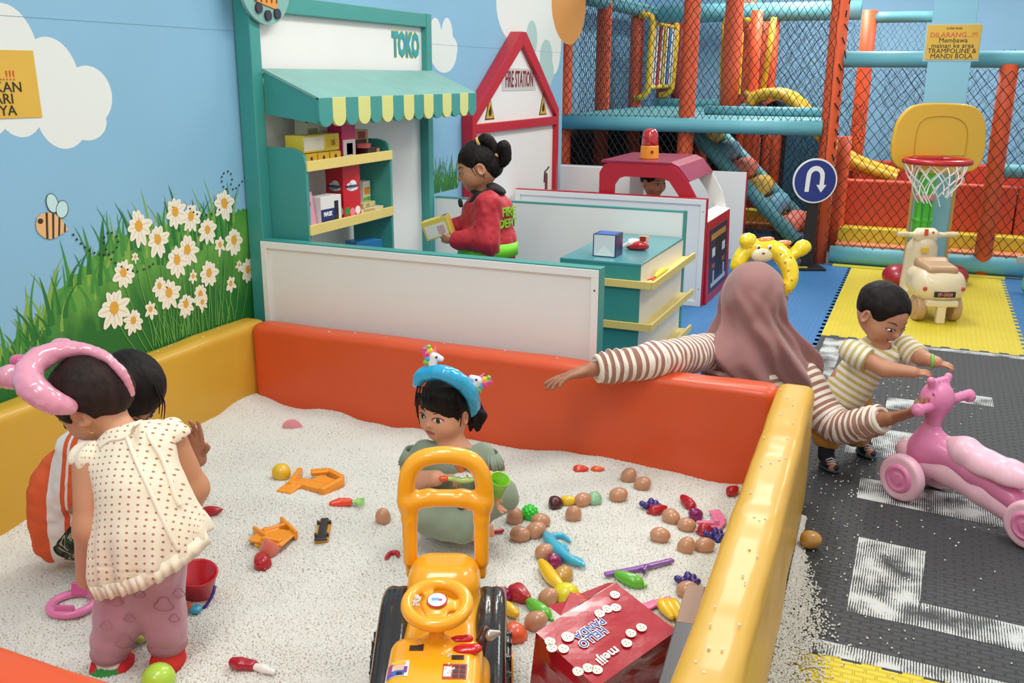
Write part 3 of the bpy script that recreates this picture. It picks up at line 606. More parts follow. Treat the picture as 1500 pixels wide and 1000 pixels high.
# goods on the shelves: each carton its own thing
def carton(name, label, c, sz, rz, cols, txt=None, tc=(255, 255, 255), ts=.02, tilt=0, cat='box', face='x'):
    t = thing(name, label, cat, c, rz, 'goods on the shop shelves', local=True); t.rotation_euler = (0, tilt, rz); x, y, z = np.array(sz)/2
    box('carton', (-x, -y, 0), (x, y, 2*z), mat('c_%d_%d_%d' % cols[0], cols[0], .4, coat=.2), t, bevel=.0015)
    for i, (cc, (y0, y1, z0, z1)) in enumerate(cols[1:]):
        box('printed_panel', (x, -y+y0*2*y, z0*2*z), (x+.0008, -y+y1*2*y, z1*2*z), mat('c_%d_%d_%d' % cc, cc, .4), t, bevel=0)
        if face == 'xy': box('printed_panel', (-x+y0*2*x, -y-.0008, z0*2*z), (-x+y1*2*x, -y, z1*2*z), mat('c_%d_%d_%d' % cc, cc, .4), t, bevel=0)
    if txt:
        for s_, dy, dz, k in txt: text(s_, ts*k, (x+.0016, dy*2*y, dz*2*z), RW, mat('ct_%d_%d_%d' % tc, tc, .5), t, bold=.0006, sx=.9)
    return t
SZ = 1.118; S2 = .838
carton('snack_box', 'long yellow and white snack carton lying across two small yellow boxes', (-2.565, 3.70, SZ+.045), (.10, .27, .075), -.02, [(230, 205, 60), ((240, 236, 214), (0, .55, .1, .9)), ((214, 180, 40), (.62, 1, .2, .7)), ((40, 60, 50), (.76, .88, .3, .62))], tilt=-.0)
for i, y_ in enumerate((3.57, 3.665, 3.76)): carton('snack_box', ['small yellow snack box at the left end of the top shelf', 'small yellow snack box in the middle under the long carton', 'small yellow snack box on the right under the long carton'][i], (-2.53, y_, SZ), (.09, .085, .043), 0, [(222, 176, 34), ((60, 50, 40), (.4, .6, .3, .7))])
carton('milk_carton', 'white and green carton standing at the back of the top shelf', (-2.63, 3.755, SZ), (.06, .11, .19), 0, [(226, 226, 210), ((70, 120, 60), (0, 1, .88, 1)), ((150, 160, 140), (.15, .85, .2, .75))])
carton('tea_box', 'pink and white tea box with a magenta top on the shelf', (-2.55, 3.915, SZ), (.08, .115, .165), 0, [(206, 40, 110), ((236, 226, 220), (.05, .95, .06, .52)), ((190, 30, 70), (.3, .75, .1, .42))])
carton('biscuit_box', 'tan box topped with a face print, highest on the shelf', (-2.645, 3.93, SZ+.15), (.05, .11, .1), 0, [(206, 160, 92), ((120, 60, 30), (.6, .95, .1, .9))])
bb = carton('biscuit_box', 'brown and tan flat biscuit box behind the dark bag', (-2.61, 4.09, SZ+.05), (.09, .17, .07), 0, [(196, 160, 104), ((150, 34, 30), (.45, .85, .4, .9)), ((66, 30, 22), (.1, .9, .0, .35))])
carton('biscuit_box', 'dark brown snack box under the tan biscuit box', (-2.60, 4.09, SZ), (.09, .16, .05), 0, [(70, 34, 26), ((150, 80, 60), (.1, .3, .2, .8))])
carton('chocolate_packet', 'glossy dark brown packet lying at the front of the top shelf', (-2.515, 4.09, SZ), (.06, .13, .04), .1, [(58, 26, 20), ((190, 160, 120), (.75, 1, .2, .8))])
carton('wrapped_sweets', 'small pink wrapped sweet pack at the right of the top shelf', (-2.50, 4.03, SZ+.041), (.05, .07, .02), .3, [(206, 90, 90)])
# big red carton
rc = thing('snack_carton', 'tall red snack carton with white name cloud on the middle shelf', 'box', (-2.57, 3.94, S2), -.21, 'goods on the shop shelves', local=True)
redc = mat('red_carton', (206, 26, 40), .4, coat=.2); box('carton', (-.058, -.058, 0), (.058, .058, .25), redc, rc, bevel=.002)
for fx in (0, 1):
    Rr = (lambda a, b, d: (.058+d, a, b)) if fx == 0 else (lambda a, b, d: (a, -.058-d, b))
    for (ca, cb_, ra_, rb_) in ((-.014, .145, .022, .018), (.008, .155, .024, .02), (.024, .142, .018, .015), (0, .138, .034, .014)): MB().prism([(ca+ra_*math.cos(t), cb_+rb_*math.sin(t)) for t in np.linspace(0, 6.283, 17)[:-1]], Rr, 0, .0012).build('name_cloud', mat('paper_white', (244, 244, 244)), rc)
    RR = RW if fx == 0 else np.stack([(1, 0, 0), (0, 0, 1), (0, -1, 0)], 1)
    text('MODOCHO', .016, ((.0605, .002, .146) if fx == 0 else (.002, -.0605, .146)), RR, mat('navy_ink', (30, 34, 90)), rc, bold=.0006)
    for (ca, cb_, cc) in ((-.035, .03, (60, 140, 60)), (.0, .024, (236, 130, 150)), (.036, .03, (235, 235, 235))): MB().prism([(ca+.018*math.cos(t), cb_+.02*math.sin(t)) for t in np.linspace(0, 6.283, 13)[:-1]], Rr, 0, .001+.0001*abs(ca)).build('printed_panel', mat('cp_%d' % cc[0], cc), rc)
carton('coffee_box', 'blue and white mask box with a dark tie print on the middle shelf', (-2.53, 3.715, S2), (.08, .155, .125), -.05, [(232, 230, 224), ((36, 50, 110), (0, .65, 0, .55)), ((24, 28, 50), (.65, .85, .05, .8)), ((225, 215, 60), (.72, .8, .1, .32))], txt=[('MASK', -.18, .36, 1)], ts=.028)
carton('wafer_packet', 'pink wafer packet leaning at the left end of the middle shelf', (-2.53, 3.59, S2), (.03, .085, .15), 0, [(226, 160, 180), ((120, 60, 40), (.1, .7, .6, 1))], tilt=-.15)
carton('snack_pouch', 'black and green pouch beside the tall red carton', (-2.55, 3.83, S2), (.04, .06, .10), .3, [(40, 90, 50), ((30, 28, 40), (.1, .9, .5, 1))])
carton('juice_carton', 'white, orange and green juice carton on the right of the middle shelf', (-2.60, 4.16, S2+.025), (.05, .08, .12), .1, [(232, 232, 220), ((240, 160, 50), (.1, .9, .45, .75)), ((120, 180, 60), (0, 1, 0, .35))])
carton('biscuit_packet', 'cream biscuit packet lying in front of the juice carton', (-2.54, 4.11, S2), (.06, .17, .025), -.15, [(216, 206, 160), ((190, 160, 110), (.1, .6, .2, .8))])
carton('biscuit_packet', 'second cream packet stacked on the first one', (-2.55, 4.10, S2+.027), (.05, .14, .022), .12, [(206, 196, 140), ((170, 140, 90), (.2, .5, .2, .8))])
carton('blue_snack_box', 'bright blue snack box on the lowest shelf in view', (-2.54, 4.06, .585), (.10, .15, .12), -.4, [(36, 120, 176), ((120, 190, 220), (.3, .6, .3, .7))], face='xy')

# ================================================================== FIRE STATION BOARD
fs = thing('fire_station_board', 'white house-shaped board with red frame reading FIRE STATION', 'play house', (-2.7, 6.4, 0))
yl, yr, ya = 5.60, 7.16, 6.43
def wp(a, b, d): return (d, a, b)
MB().prism([(yl+.02, 0), (yr-.02, 0), (yr-.02, 1.22), (ya, 1.74), (yl+.02, 1.22)], wp, -2.745, -2.70).build('board', white_b, fs)
def bar(P, name='red_frame_bar'): MB().prism(P, wp, -2.745, -2.668).build(name, redp, fs, bevel=.002)
bar([(yl, 0), (yl+.06, 0), (yl+.06, 1.20), (yl, 1.25)]); bar([(yr-.05, 0), (yr, 0), (yr, 1.25), (yr-.05, 1.20)]); bar([(yl+.06, 1.135), (yr-.05, 1.135), (yr-.05, 1.195), (yl+.06, 1.195)])
bar([(yl, 1.25), (yl+.06, 1.20), (ya-.002, 1.70), (ya-.002, 1.79), (ya-.05, 1.79)]); bar([(yr, 1.25), (yr-.05, 1.20), (ya+.002, 1.70), (ya+.002, 1.79), (ya+.05, 1.79)])
darkred = mat('dark_red_letter', (130, 22, 30), .5)
p0 = PX(735, 96, -2.70); p1 = PX(784, 135, -2.70)
box('name_plate', (-2.70, p0[1], 1.395), (-2.697, p1[1], 1.545), mat('grey_plate', (200, 200, 196)), fs, bevel=0)
text('FIRE STATION', .155, (-2.6955, (p0[1]+p1[1])/2, 1.468), RW, darkred, fs, bold=.002, sx=.52)
for px, py in ((717, 158), (795, 153)):
    c_ = PX(px, py, -2.70); a, b = c_[1], c_[2]
    MB().prism([(a-.075, b-.075), (a+.075, b-.075), (a, b+.085)], wp, -2.70, -2.697).build('warning_triangle', mat('ink_black', (40, 36, 30)), fs)
    MB().prism([(a-.062, b-.068), (a+.062, b-.068), (a, b+.070)], wp, -2.697, -2.6955).build('warning_face', mat('warn_yellow', (204, 164, 52)), fs)
    MB().prism([(a-.018, b-.05), (a+.018, b-.05), (a+.026, b-.02), (a+.008, b+.02), (a-.004, b+.0), (a-.024, b-.02)], wp, -2.6955, -2.6945).build('flame_mark', mat('ink_black', (40, 36, 30)), fs)
c_ = PX(800, 262, -2.70); a, b = c_[1], c_[2]
MB().prism([(a-.028, b-.12), (a+.028, b-.12), (a+.028, b+.03), (a+.01, b+.05), (a-.01, b+.05), (a-.028, b+.03)], wp, -2.70, -2.698).build('extinguisher_print', mat('ext_red', (120, 50, 50)), fs)
MB().tube([(-2.697, a-.05, b-.02), (-2.697, a-.04, b+.06), (-2.697, a, b+.07), (-2.697, a+.045, b+.09)], .006, 6).build('extinguisher_hose', mat('ink_black', (40, 36, 30)), fs)

# fire engine
fe = thing('toy_fire_engine', 'red and white wooden fire engine cab behind the white fence', 'play vehicle', (-1.7, 6.75, 0))
Y0, Y1 = 6.345, 7.12; roof = mat('maroon_roof', (150, 26, 66), .4, coat=.2)
def yp(a, b, d): return (a, d, b)
def side(y, m, name):
    out = [(-2.06, .3), (-2.06, .86), (-2.03, .915), (-1.98, .93), (-1.58, .93), (-1.53, .915), (-1.44, .82), (-1.36, .69), (-1.31, .54), (-1.30, .3)]
    inn = [(-1.95, .3), (-1.95, .78), (-1.92, .825), (-1.88, .84), (-1.62, .84), (-1.57, .82), (-1.48, .70), (-1.43, .60), (-1.40, .53), (-1.40, .3)]
    mb = MB(); n = len(out)
    for i in range(n-1): mb.prism([out[i], out[i+1], inn[i+1], inn[i]], yp, y, y+.02)
    mb.build(name, m, fe)
    MB().prism([(-2.06, 0), (-1.30, 0), (-1.30, .45), (-2.06, .45)], yp, y, y+.02).build('side_board', m, fe)
side(Y0, redp, 'cab_side'); side(Y1-.02, white_b, 'cab_side')
MB().box((-2.05, Y0, .925), (-1.57, Y1, .945)).build('cab_roof', roof, fe, bevel=.003)
MB().prism([(-1.57, .945), (-1.515, .92), (-1.435, .825), (-1.45, .815), (-1.525, .905), (-1.57, .925)], yp, Y0+.02, Y1).build('roof_visor', roof, fe)
MB().prism([(-1.30, 0), (-1.275, 0), (-1.295, .56), (-1.32, .56)], yp, Y0, Y1).build('front_board', redp, fe, bevel=.002)
MB().prism([(-1.40, .54), (-1.30, .54), (-1.295, .565), (-1.40, .58)], yp, Y0+.02, Y1).build('dash_board', white_b, fe)
gr = MB().prism([(-1.279, .06), (-1.276, .06), (-1.289, .50), (-1.292, .50)], yp, Y0+.08, Y1-.10).build('printed_grille', mat('grille_navy', (46, 34, 70), .4), fe)
for i, (ya_, yb_, za, zb, cc) in enumerate(((.12, .62, .42, .46, (190, 140, 70)), (.16, .26, .3, .36, (214, 220, 224)), (.5, .6, .3, .36, (214, 220, 224)), (.28, .48, .16, .44, (24, 24, 36)), (.14, .64, .09, .12, (196, 200, 206)), (.2, .24, .12, .2, (196, 200, 206)), (.55, .59, .12, .2, (196, 200, 206)), (.16, .26, .22, .25, (170, 90, 60)), (.5, .6, .22, .25, (170, 90, 60)))):
    MB().prism([(-1.276-.029*za, za), (-1.2738-.029*za, za), (-1.2738-.029*zb, zb), (-1.276-.029*zb, zb)], yp, Y0+ya_, Y0+yb_).build('grille_print', mat('gp_%d_%d' % (cc[0], cc[1]), cc, .4), fe)
bc = PY(948, 238, 6.55); bt = thing('warning_beacon', 'red and orange flashing beacon on the roof of the toy fire engine', 'lamp', (bc[0], 6.6, .945)); c_ = (bc[0], 6.6, .945)
MB().lathe([(.062, 0), (.066, .004), (.062, .085), (.058, .09)], 24, c=c_).build('beacon_base', mat('orange_plastic_dull', (234, 150, 30), .35, coat=.3), bt, smooth=False)
MB().lathe([(.058, .09), (.06, .095), (.056, .15), (.05, .185), (.036, .2), (.012, .206)], 24, c=c_).build('beacon_lens', mat('red_lens', (176, 14, 24), .12, coat=1), bt, smooth=True)
box('beacon_switch', (c_[0]+.025, 6.6-.064, .985), (c_[0]+.045, 6.6-.056, 1.005), mat('dark_red', (150, 40, 36)), bt)
t = thing('white_partition', 'plain white partition board behind the toy fire engine', 'fence', (-2.0, 7.9, 0))
box('board', (-2.72, 7.34, 0), (-1.9, 7.37, .80), white_b, t); box('board', (-3.0, 8.12, 0), (-1.36, 8.15, .735), white_b, t, bevel=.002); box('edge_strip', (-1.36, 8.12, 0), (-1.35, 8.15, .735), redp, t)
# ================================================================== SOFT PLAY CLIMBING FRAME
of = mat('orange_foam', (234, 96, 52), .5, var=.04, vs_=5, bump=.25, bs=25, bdist=.004); bf = mat('aqua_foam', (104, 174, 186), .5, var=.05, vs_=5, bump=.2, bs=20, bdist=.004); yf = mat('yellow_foam', (222, 182, 48), .45, coat=.15, var=.03)
blkp = mat('black_cord', (22, 22, 26), .7)
pf = thing('climbing_frame', 'orange and aqua padded climbing frame enclosed in black netting', 'climbing frame', (-1.6, 9.0, 0))
def post(x, y, z0, z1, r=.07, m=of, name='post'): return MB().tube([(x, y, z) for z in np.linspace(z0, z1, 5)], r, 16).build(name, m, pf, smooth=True)
def beam(a, b, r=.06, m=bf, name='beam'): return MB().tube([np.array(a)+(np.array(b)-np.array(a))*t for t in np.linspace(0, 1, 4)], r, 16).build(name, m, pf, smooth=True)
for x in (-3.05, -1.93, -.755): post(x, 8.3, 0, 2.9)
post(.49, 8.3, 0, 1.6, .065); post(-.68, 9.0, 0, 1.0, .06); post(1.3, 8.3, 0, 1.6, .065)
for y in (9.25, 10.4, 11.56): post(-3.0, y, 0, 2.2 if y > 9.3 else 2.9, .072)
post(-1.80, 9.45, 1.15, 2.9, .085); post(-1.86, 10.6, 0, 2.25, .065); post(-1.72, 10.6, 0, 2.12, .07)
a = PY(1110, 15, 10.0); post(a[0], 10.0, 0, a[2], .055); a = PY(1137, 20, 10.4); post(a[0], 10.4, 0, a[2], .045); a = PY(1275, 15, 10.2); post(a[0], 10.2, 0, a[2], .07)
a = PY(997, 33, 11.3); post(a[0], 11.3, 1.1, a[2], .07, mat('dark_red_foam', (150, 46, 36), .6, bump=.4, bs=20, bdist=.006)); post(-2.5, 9.3, 0, 1.1, .06); post(-2.2, 10.2, 0, 1.1, .06); post(-1.35, 9.6, 0, 1.1, .05)
beam((-3.03, 8.22, 1.10), (-.80, 8.22, 1.10), .062); beam((-.69, 8.3, 1.635), (2.1, 8.3, 1.635), .062); beam((-.66, 8.3, .075), (.95, 8.3, .075), .075)
beam((-3.0, 8.4, 2.18), (-3.0, 11.6, 2.18), .07); beam((-2.75, 10.4, 2.13), (-.75, 10.4, 2.13), .09); beam((-3.0, 11.6, 2.18), (-1.9, 11.6, 2.25), .11); beam((-.62, 10.2, 2.05), (-.1, 10.2, 2.05), .05)
beam((-3.05, 8.3, 2.32), (-.75, 8.3, 2.32), .06); beam((.6, 9.2, .74), (1.9, 9.2, .74), .06)
deck_m = mat('aqua_deck', (104, 172, 180), .55, var=.06, vs_=3)
MB().box((-3.0, 8.25, 1.12), (-1.95, 10.9, 1.175)).build('deck_pad', deck_m, pf, bevel=.012); MB().box((-1.94, 8.25, 1.12), (-.80, 9.05, 1.165)).build('deck_pad', deck_m, pf, bevel=.012); beam((-1.9, 8.9, 1.20), (-.82, 8.9, 1.20), .045); beam((-2.9, 10.9, 1.2), (-1.3, 10.9, 1.2), .06)
a = PY(1098, 160, 9.9); beam((a[0]-.08, 9.9, 1.19), (a[0]+.1, 9.9, 1.22), .05); beam((a[0]+.2, 9.9, 1.2), (a[0]+.3, 10.3, 1.28), .05, mat('dark_aqua', (40, 96, 104), .5))
dk = mat('dark_panel', (34, 34, 32), .8, var=.3, vs_=9)  # added near-black panels that make the space under the deck dark
MB().box((-3.24, 8.5, 0), (-3.2, 11.6, 1.1)).build('under_deck_dark_panel', dk, pf); MB().box((-3.2, 11.0, 0), (-1.3, 11.04, 1.1)).build('under_deck_dark_panel', dk, pf)
# nets: knotted diamond mesh as thin cords
def net(O, U, V, w_, h_, a, b, r=.0024, wob=.004, m=blkp, name='net', flt=None, slack=0):
    O = np.array(O, float); U = np.array(U, float); V = np.array(V, float); N = np.cross(U, V); nu = int(round(w_/a)); nv = int(round(h_/b*2)); mb = MB(); G = {}
    def nd(i, j):
        if (i, j) not in G:
            u = a*(i+(.5 if j % 2 else 0)); v = b*.5*j; u = min(u, w_); q = O+U*u+V*v+U*rng.normal(0, wob)+V*rng.normal(0, wob)
            if slack: q = q+N*slack*math.sin(u*5+v*3)*math.sin(v*4)
            G[(i, j)] = q
        return G[(i, j)]
    Nn = nrm(N); vs = []; fs = []
    for j in range(nv):
        for i in range(nu+1):
            for di in ((0, 1) if j % 2 else (-1, 0)):
                k = i+di
                if k < 0 or k > nu: continue
                p = nd(i, j); q = nd(k, j+1)
                if flt and not (flt(p) and flt(q)): continue
                d = nrm(q-p); s = np.cross(d, Nn)*r; t = Nn*r; n0 = len(vs)
                vs += [p+s, p-s*.5+t*.87, p-s*.5-t*.87, q+s, q-s*.5+t*.87, q-s*.5-t*.87]; fs += [(n0, n0+1, n0+4, n0+3), (n0+1, n0+2, n0+5, n0+4), (n0+2, n0, n0+3, n0+5)]
    mb.add(vs, fs); return mb.build(name, m, pf, kind='stuff')
net((-3.02, 8.20, .0), (1, 0, 0), (0, 0, 1), 2.26, 2.35, .058, .086, .003)
net((-.70, 8.20, .16), (1, 0, 0), (0, 0, 1), 2.3, 1.42, .075, .10, .003)
net((-2.93, 8.35, .0), (0, 1, 0), (0, 0, 1), 3.2, 2.2, .06, .12, .002)
net((-2.93, 11.3, 1.2), (1, 0, 0), (0, 0, 1), 3.2, .9, .055, .08, .0018, .008)
net((-1.95, 10.5, 1.2), (1, 0, 0), (0, 0, 1), 1.25, .85, .06, .085, .0022, .012); net((-1.6, 10.0, .1), (1, 0, 0), (0, 0, 1), 1.0, 1.15, .05, .075, .0026, .01, slack=.03)
net((-.5, 10.9, .6), (1, 0, 0), (0, 0, 1), 2.2, 1.15, .058, .08, .002, .008); pass
dnet = mat('teal_net_sheet', (40, 92, 122), .8)
MB().box((-1.35, 10.3, .12), (-.86, 10.31, 1.12)).build('slack_sheet', mat('blue_sheet', (62, 118, 150), .7, bump=.6, bs=6, bdist=.02), pf)
for i in range(16): MB().tube([(-.69+.01*rng.normal(), 8.23, .55+.1*i), (-.70+.02*rng.normal(), 8.22, .6+.1*i)], .006, 6).build('lacing', blkp, pf)
# bungee rope frame
rf = thing('rope_frame', 'yellow tube frame strung with white and coloured ropes', 'climbing frame', (-2.8, 10.9, 1.2))
def tpts(L, y): return [PY(px, py, y) for px, py in L]
f1 = tpts(((936, 23), (946, 22), (954, 25), (956, 34), (952, 85), (949, 128), (944, 139), (936, 143), (929, 143)), 10.35); f2 = tpts(((973, 32), (981, 29), (988, 31), (991, 40), (988, 85), (984, 126), (980, 135), (972, 139), (966, 140)), 10.9)
MB().tube(spline(f1, 4), .034, 12).build('tube', yf, rf, smooth=True); MB().tube(spline(f2, 4), .034, 12).build('tube', yf, rf, smooth=True)
cs = [(240, 240, 236), (240, 240, 236), (240, 240, 236), (188, 60, 44), (240, 240, 236), (222, 182, 48), (240, 240, 236), (70, 130, 180), (240, 240, 236), (240, 240, 236)]
t0 = f1[3]; t1 = f2[3]; b0 = f1[5]; b1 = f2[5]
MB().tube([t0, t1], .02, 8).build('bar', yf, rf, smooth=True); MB().tube([b0, b1], .02, 8).build('bar', yf, rf, smooth=True)
for i, c in enumerate(cs):
    t = (i+.5)/len(cs); MB().tube([t0+(t1-t0)*t, b0+(b1-b0)*t], .009 if c[0] == 240 else .013, 6).build('rope', mat('rope_%d' % c[0], c, .7), rf)
# number block panel
npn = thing('number_panel', 'yellow play panel with turning blocks showing a question mark and a nine', 'play panel', (-1.75, 9.75, 1.2))
def zz(x, y): return PY(1020+x/5, y/5, 9.75)
pan = mat('panel_yellow', (214, 190, 90), .5); pts = [(203, 140), (215, 85), (238, 55), (268, 42), (300, 62), (325, 120), (335, 200), (338, 260), (300, 250), (215, 245)]
MB().prism([(zz(*p)[0], zz(*p)[2]) for p in pts], lambda a, b, d: (a, d, b), 9.74, 9.78).build('top_board', pan, npn)
MB().prism([(zz(*p)[0], zz(*p)[2]) for p in ((178, 700), (300, 690), (295, 800), (160, 825))], lambda a, b, d: (a, d, b), 9.74, 9.78).build('bottom_board', pan, npn)
for a_, b_2 in (((196, 160), (176, 700)), ((338, 230), (312, 690))): MB().tube([zz(*a_), zz(*b_2)], .014, 8).build('side_rail', yf, npn)
RY = np.stack([(1, 0, 0), (0, 0, 1), (0, -1, 0)], 1)
for (p, q, c, s_) in (((215, 250), (330, 400), (196, 62, 44), None), ((205, 415), (300, 552), (130, 190, 210), '?'), ((190, 562), (272, 700), (222, 178, 50), '9')):
    A = zz(*p); B = zz(*q); box('turning_block', (A[0], 9.70, B[2]), (B[0], 9.80, A[2]), mat('blk_%d' % c[0], c, .45), npn, bevel=.006)
    if s_: text(s_, .17, ((A[0]*.6+B[0]*.4), 9.698, (A[2]+B[2])/2), RY, mat('ink_black', (40, 36, 30)), npn, bold=.004)
    box('block_stripe', (A[0]+(B[0]-A[0])*.6, 9.698, B[2]+.01), (A[0]+(B[0]-A[0])*.8, 9.70, A[2]-.01), mat('stripe_%d' % c[0], (222, 180, 60) if c[0] != 196 else (90, 160, 200)), npn, bevel=0)
a = PY(1090, 30, 10.0); b = PY(1108, 30, 10.0); MB().tube([a, b], .03, 10).build('link_tube', yf, npn, smooth=True); a = PY(1094, 136, 10); b = PY(1108, 150, 9.7); MB().tube([a, b], .035, 10).build('link_tube', yf, npn, smooth=True)
# slide
sl = thing('slide', 'yellow arched slide dropping into the ball pool', 'slide', (-.9, 9.7, .6))
SP = [(1098, 152), (1106, 141), (1122, 136), (1143, 138), (1162, 149), (1180, 170), (1200, 198), (1222, 220), (1245, 236), (1272, 248), (1300, 257), (1312, 262)]
r1_ = spline([PY(x, y, 9.5) for x, y in SP], 4); r2__ = [p+np.array((0, .5, 0)) for p in r1_]
MB().tube(r1_, .045, 12).build('side_rail', yf, sl, smooth=True); MB().tube(r2__, .045, 12).build('side_rail', yf, sl, smooth=True)
mb = MB(); n = len(r1_); mb.v = [tuple(p-np.array((0, 0, .04))) for p in r1_]+[tuple(p-np.array((0, 0, .04))) for p in r2__]; mb.f = [(i, i+1, n+i+1, n+i) for i in range(n-1)]; o = mb.build('slide_bed', mat('slide_bed', (214, 160, 50), .35, coat=.3), sl, smooth=True); md = o.modifiers.new('t', 'SOLIDIFY'); md.thickness = .02
MB().tube([PY(1134, 25, 9.9), PY(1118, 130, 9.9)], .028, 10).build('grab_rail', yf, sl, smooth=True)
MB().tube([PY(1232, 240, 9.5), PY(1222, 285, 9.5)], .03, 10).build('leg', yf, sl, smooth=True)
# roller ramp
rr = thing('roller_ramp', 'sloping aqua ramp with yellow, blue and pink foam rollers', 'climbing ramp', (-1.4, 9, 0))
na, nb = np.array((-1.95, 8.62, 1.04)), np.array((-.98, 8.62, .12)); fa, fb = na+np.array((.06, .55, .03)), nb+np.array((.06, .55, .03))
MB().tube([na, (na+nb)/2, nb], .062, 14).build('side_rail', bf, rr, smooth=True); MB().tube([fa, (fa+fb)/2, fb], .055, 14).build('side_rail', bf, rr, smooth=True)
rcs = [(222, 184, 80), (104, 164, 190), (222, 122, 104)]
for i in range(6):
    t = .07+.165*i; a = na+(nb-na)*t; b = fa+(fb-fa)*t; d = b-a
    MB().tube([a+d*s for s in (.08, .12, .3, .5, .7, .88, .92)], [.04, .085, .1, .085, .1, .085, .04], 16).build('roller', mat('roller_%d' % rcs[i % 3][0]+'_%d' % rcs[i % 3][1], rcs[i % 3], .5, bump=.2, bs=20), rr, smooth=True)
# ball pool with foam steps
bp_ = thing('ball_pool', 'orange padded ball pool with yellow and salmon foam steps', 'ball pool', (.4, 9.8, 0))
opm = mat('orange_pool_vinyl', (222, 78, 40), .45, coat=.1, var=.03, bump=.1, bs=8); ypm = mat('yellow_step', (226, 206, 60), .5); spm = mat('salmon_step', (226, 136, 92), .5)
for x0 in (-.66, .04, .74, 1.44): box('front_pad', (x0, 9.1, 0), (x0+.69, 9.22, .62), opm, bp_, bevel=.015)
box('back_pad', (-.66, 10.8, 0), (2.1, 10.9, .66), mat('red_pool_vinyl', (200, 62, 36), .5), bp_, bevel=.015); box('left_pad', (-.74, 9.1, 0), (-.66, 10.9, .62), opm, bp_, bevel=.015)
box('yellow_step', (-.66, 8.92, 0), (2.1, 9.09, .22), ypm, bp_, bevel=.01); box('salmon_step', (-.66, 8.75, 0), (2.1, 8.92, .10), spm, bp_, bevel=.01)
box('yellow_edge_mat', (-.62, 8.16, 0), (.66, 8.24, .012), yel and mat('yel_edge', (206, 196, 70), .6), bp_, bevel=.002)
box('yellow_step', (-1.9, 9.25, 0), (-.76, 9.4, .28), ypm, bp_, bevel=.01); box('salmon_step', (-1.9, 9.05, 0), (-.76, 9.24, .17), spm, bp_, bevel=.01); MB().tube([(-1.8, 8.85, .09), (-.8, 8.85, .09)], .07, 14).build('navy_roll', mat('navy_roll', (44, 76, 104), .5), bp_, smooth=True)
box('yellow_step', (-1.7, 8.5, 0), (-.82, 8.72, .05), ypm, bp_, bevel=.008)
box('pool_floor', (-.66, 9.2, .02), (2.1, 10.8, .44), mat('pool_fill', (110, 50, 40), .7), bp_, bevel=0)
ball = {}
for i in range(70):
    c = ((186, 30, 30), (120, 150, 60), (150, 30, 36), (226, 200, 120), (60, 110, 70))[i % 5]
    if c not in ball:
        t = tag(MB().lathe([(.037*math.sin(a), -.037*math.cos(a)) for a in np.linspace(.05, math.pi-.05, 9)], 14).build('play_ball', mat('ball_%d_%d' % (c[0], c[1]), c, .3, coat=.4), smooth=True), 'small coloured plastic ball lying in the ball pool', 'ball', 'balls in the ball pool'); ball[c] = t; o = t
    else: o = dup(ball[c], (0, 0, 0))
    xx = -.6+.085*(i % 12) if i < 48 else .72+.08*(i % 8); yy = 9.65+.09*(i//12) if i < 48 else 9.6+.09*((i-48)//8); o.location = (xx+.006*rng.normal(), yy, .485+.0*rng.random())

# pillar with notice
pl = tag(box('pillar', (PY(1352, 150, 8.04)[0], 8.04, -.02), (PY(1415, 150, 8.04)[0], 8.16, 2.9), mat('pale_blue_pillar', (140, 196, 216), .55), bevel=.004), 'pale blue square pillar behind the basketball hoop carrying a yellow notice', 'pillar', kind='structure')
tan = mat('tan_corner_guard', (196, 158, 92), .5)
MB().box((PY(1352, 150, 8.04)[0]-.012, 8.03, 0), (PY(1352, 150, 8.04)[0]+.012, 8.08, 1.0)).build('corner_guard', tan, pl, bevel=.004); MB().box((PY(1415, 150, 8.04)[0]-.012, 8.03, 0), (PY(1415, 150, 8.04)[0]+.012, 8.08, 1.0)).build('corner_guard', tan, pl, bevel=.004)
n2 = thing('warning_sign', 'yellow paper notice about the trampoline taped on the pale blue pillar', 'sign', (.08, 8.03, 1.75))
A = PY(1360, 37, 8.03); B = PY(1432, 87, 8.03); xc = (A[0]+B[0])/2; W_ = abs(B[0]-A[0])/2; zc = (A[2]+B[2])/2; H_ = abs(A[2]-B[2])/2
box('paper', (xc-W_, 8.032, zc-H_), (xc+W_, 8.036, zc+H_), paper, n2, bevel=0); box('clear_film', (xc-W_-.012, 8.0365, zc-H_-.012), (xc+W_+.006, 8.0375, zc+H_+.01), mat('tape_film', (176, 200, 196), .25), n2, bevel=0)
for i, (s_, m_, k) in enumerate((('DILARANG...!!!', red_txt, 1.0), ('Membawa', blk_txt, .95), ('mainan ke area', blk_txt, .95), ('TRAMPOLINE &', blk_txt, .95), ('MANDI BOLA', blk_txt, .95))): text(s_, .05*k, (xc, 8.031, zc+H_*(.42-.31*i)), RY, m_, n2, bold=0, sx=1.0)
text('SUPER BABE', .02, (xc, 8.031, zc+H_*.8), RY, mat('brown_ink', (120, 60, 40)), n2)

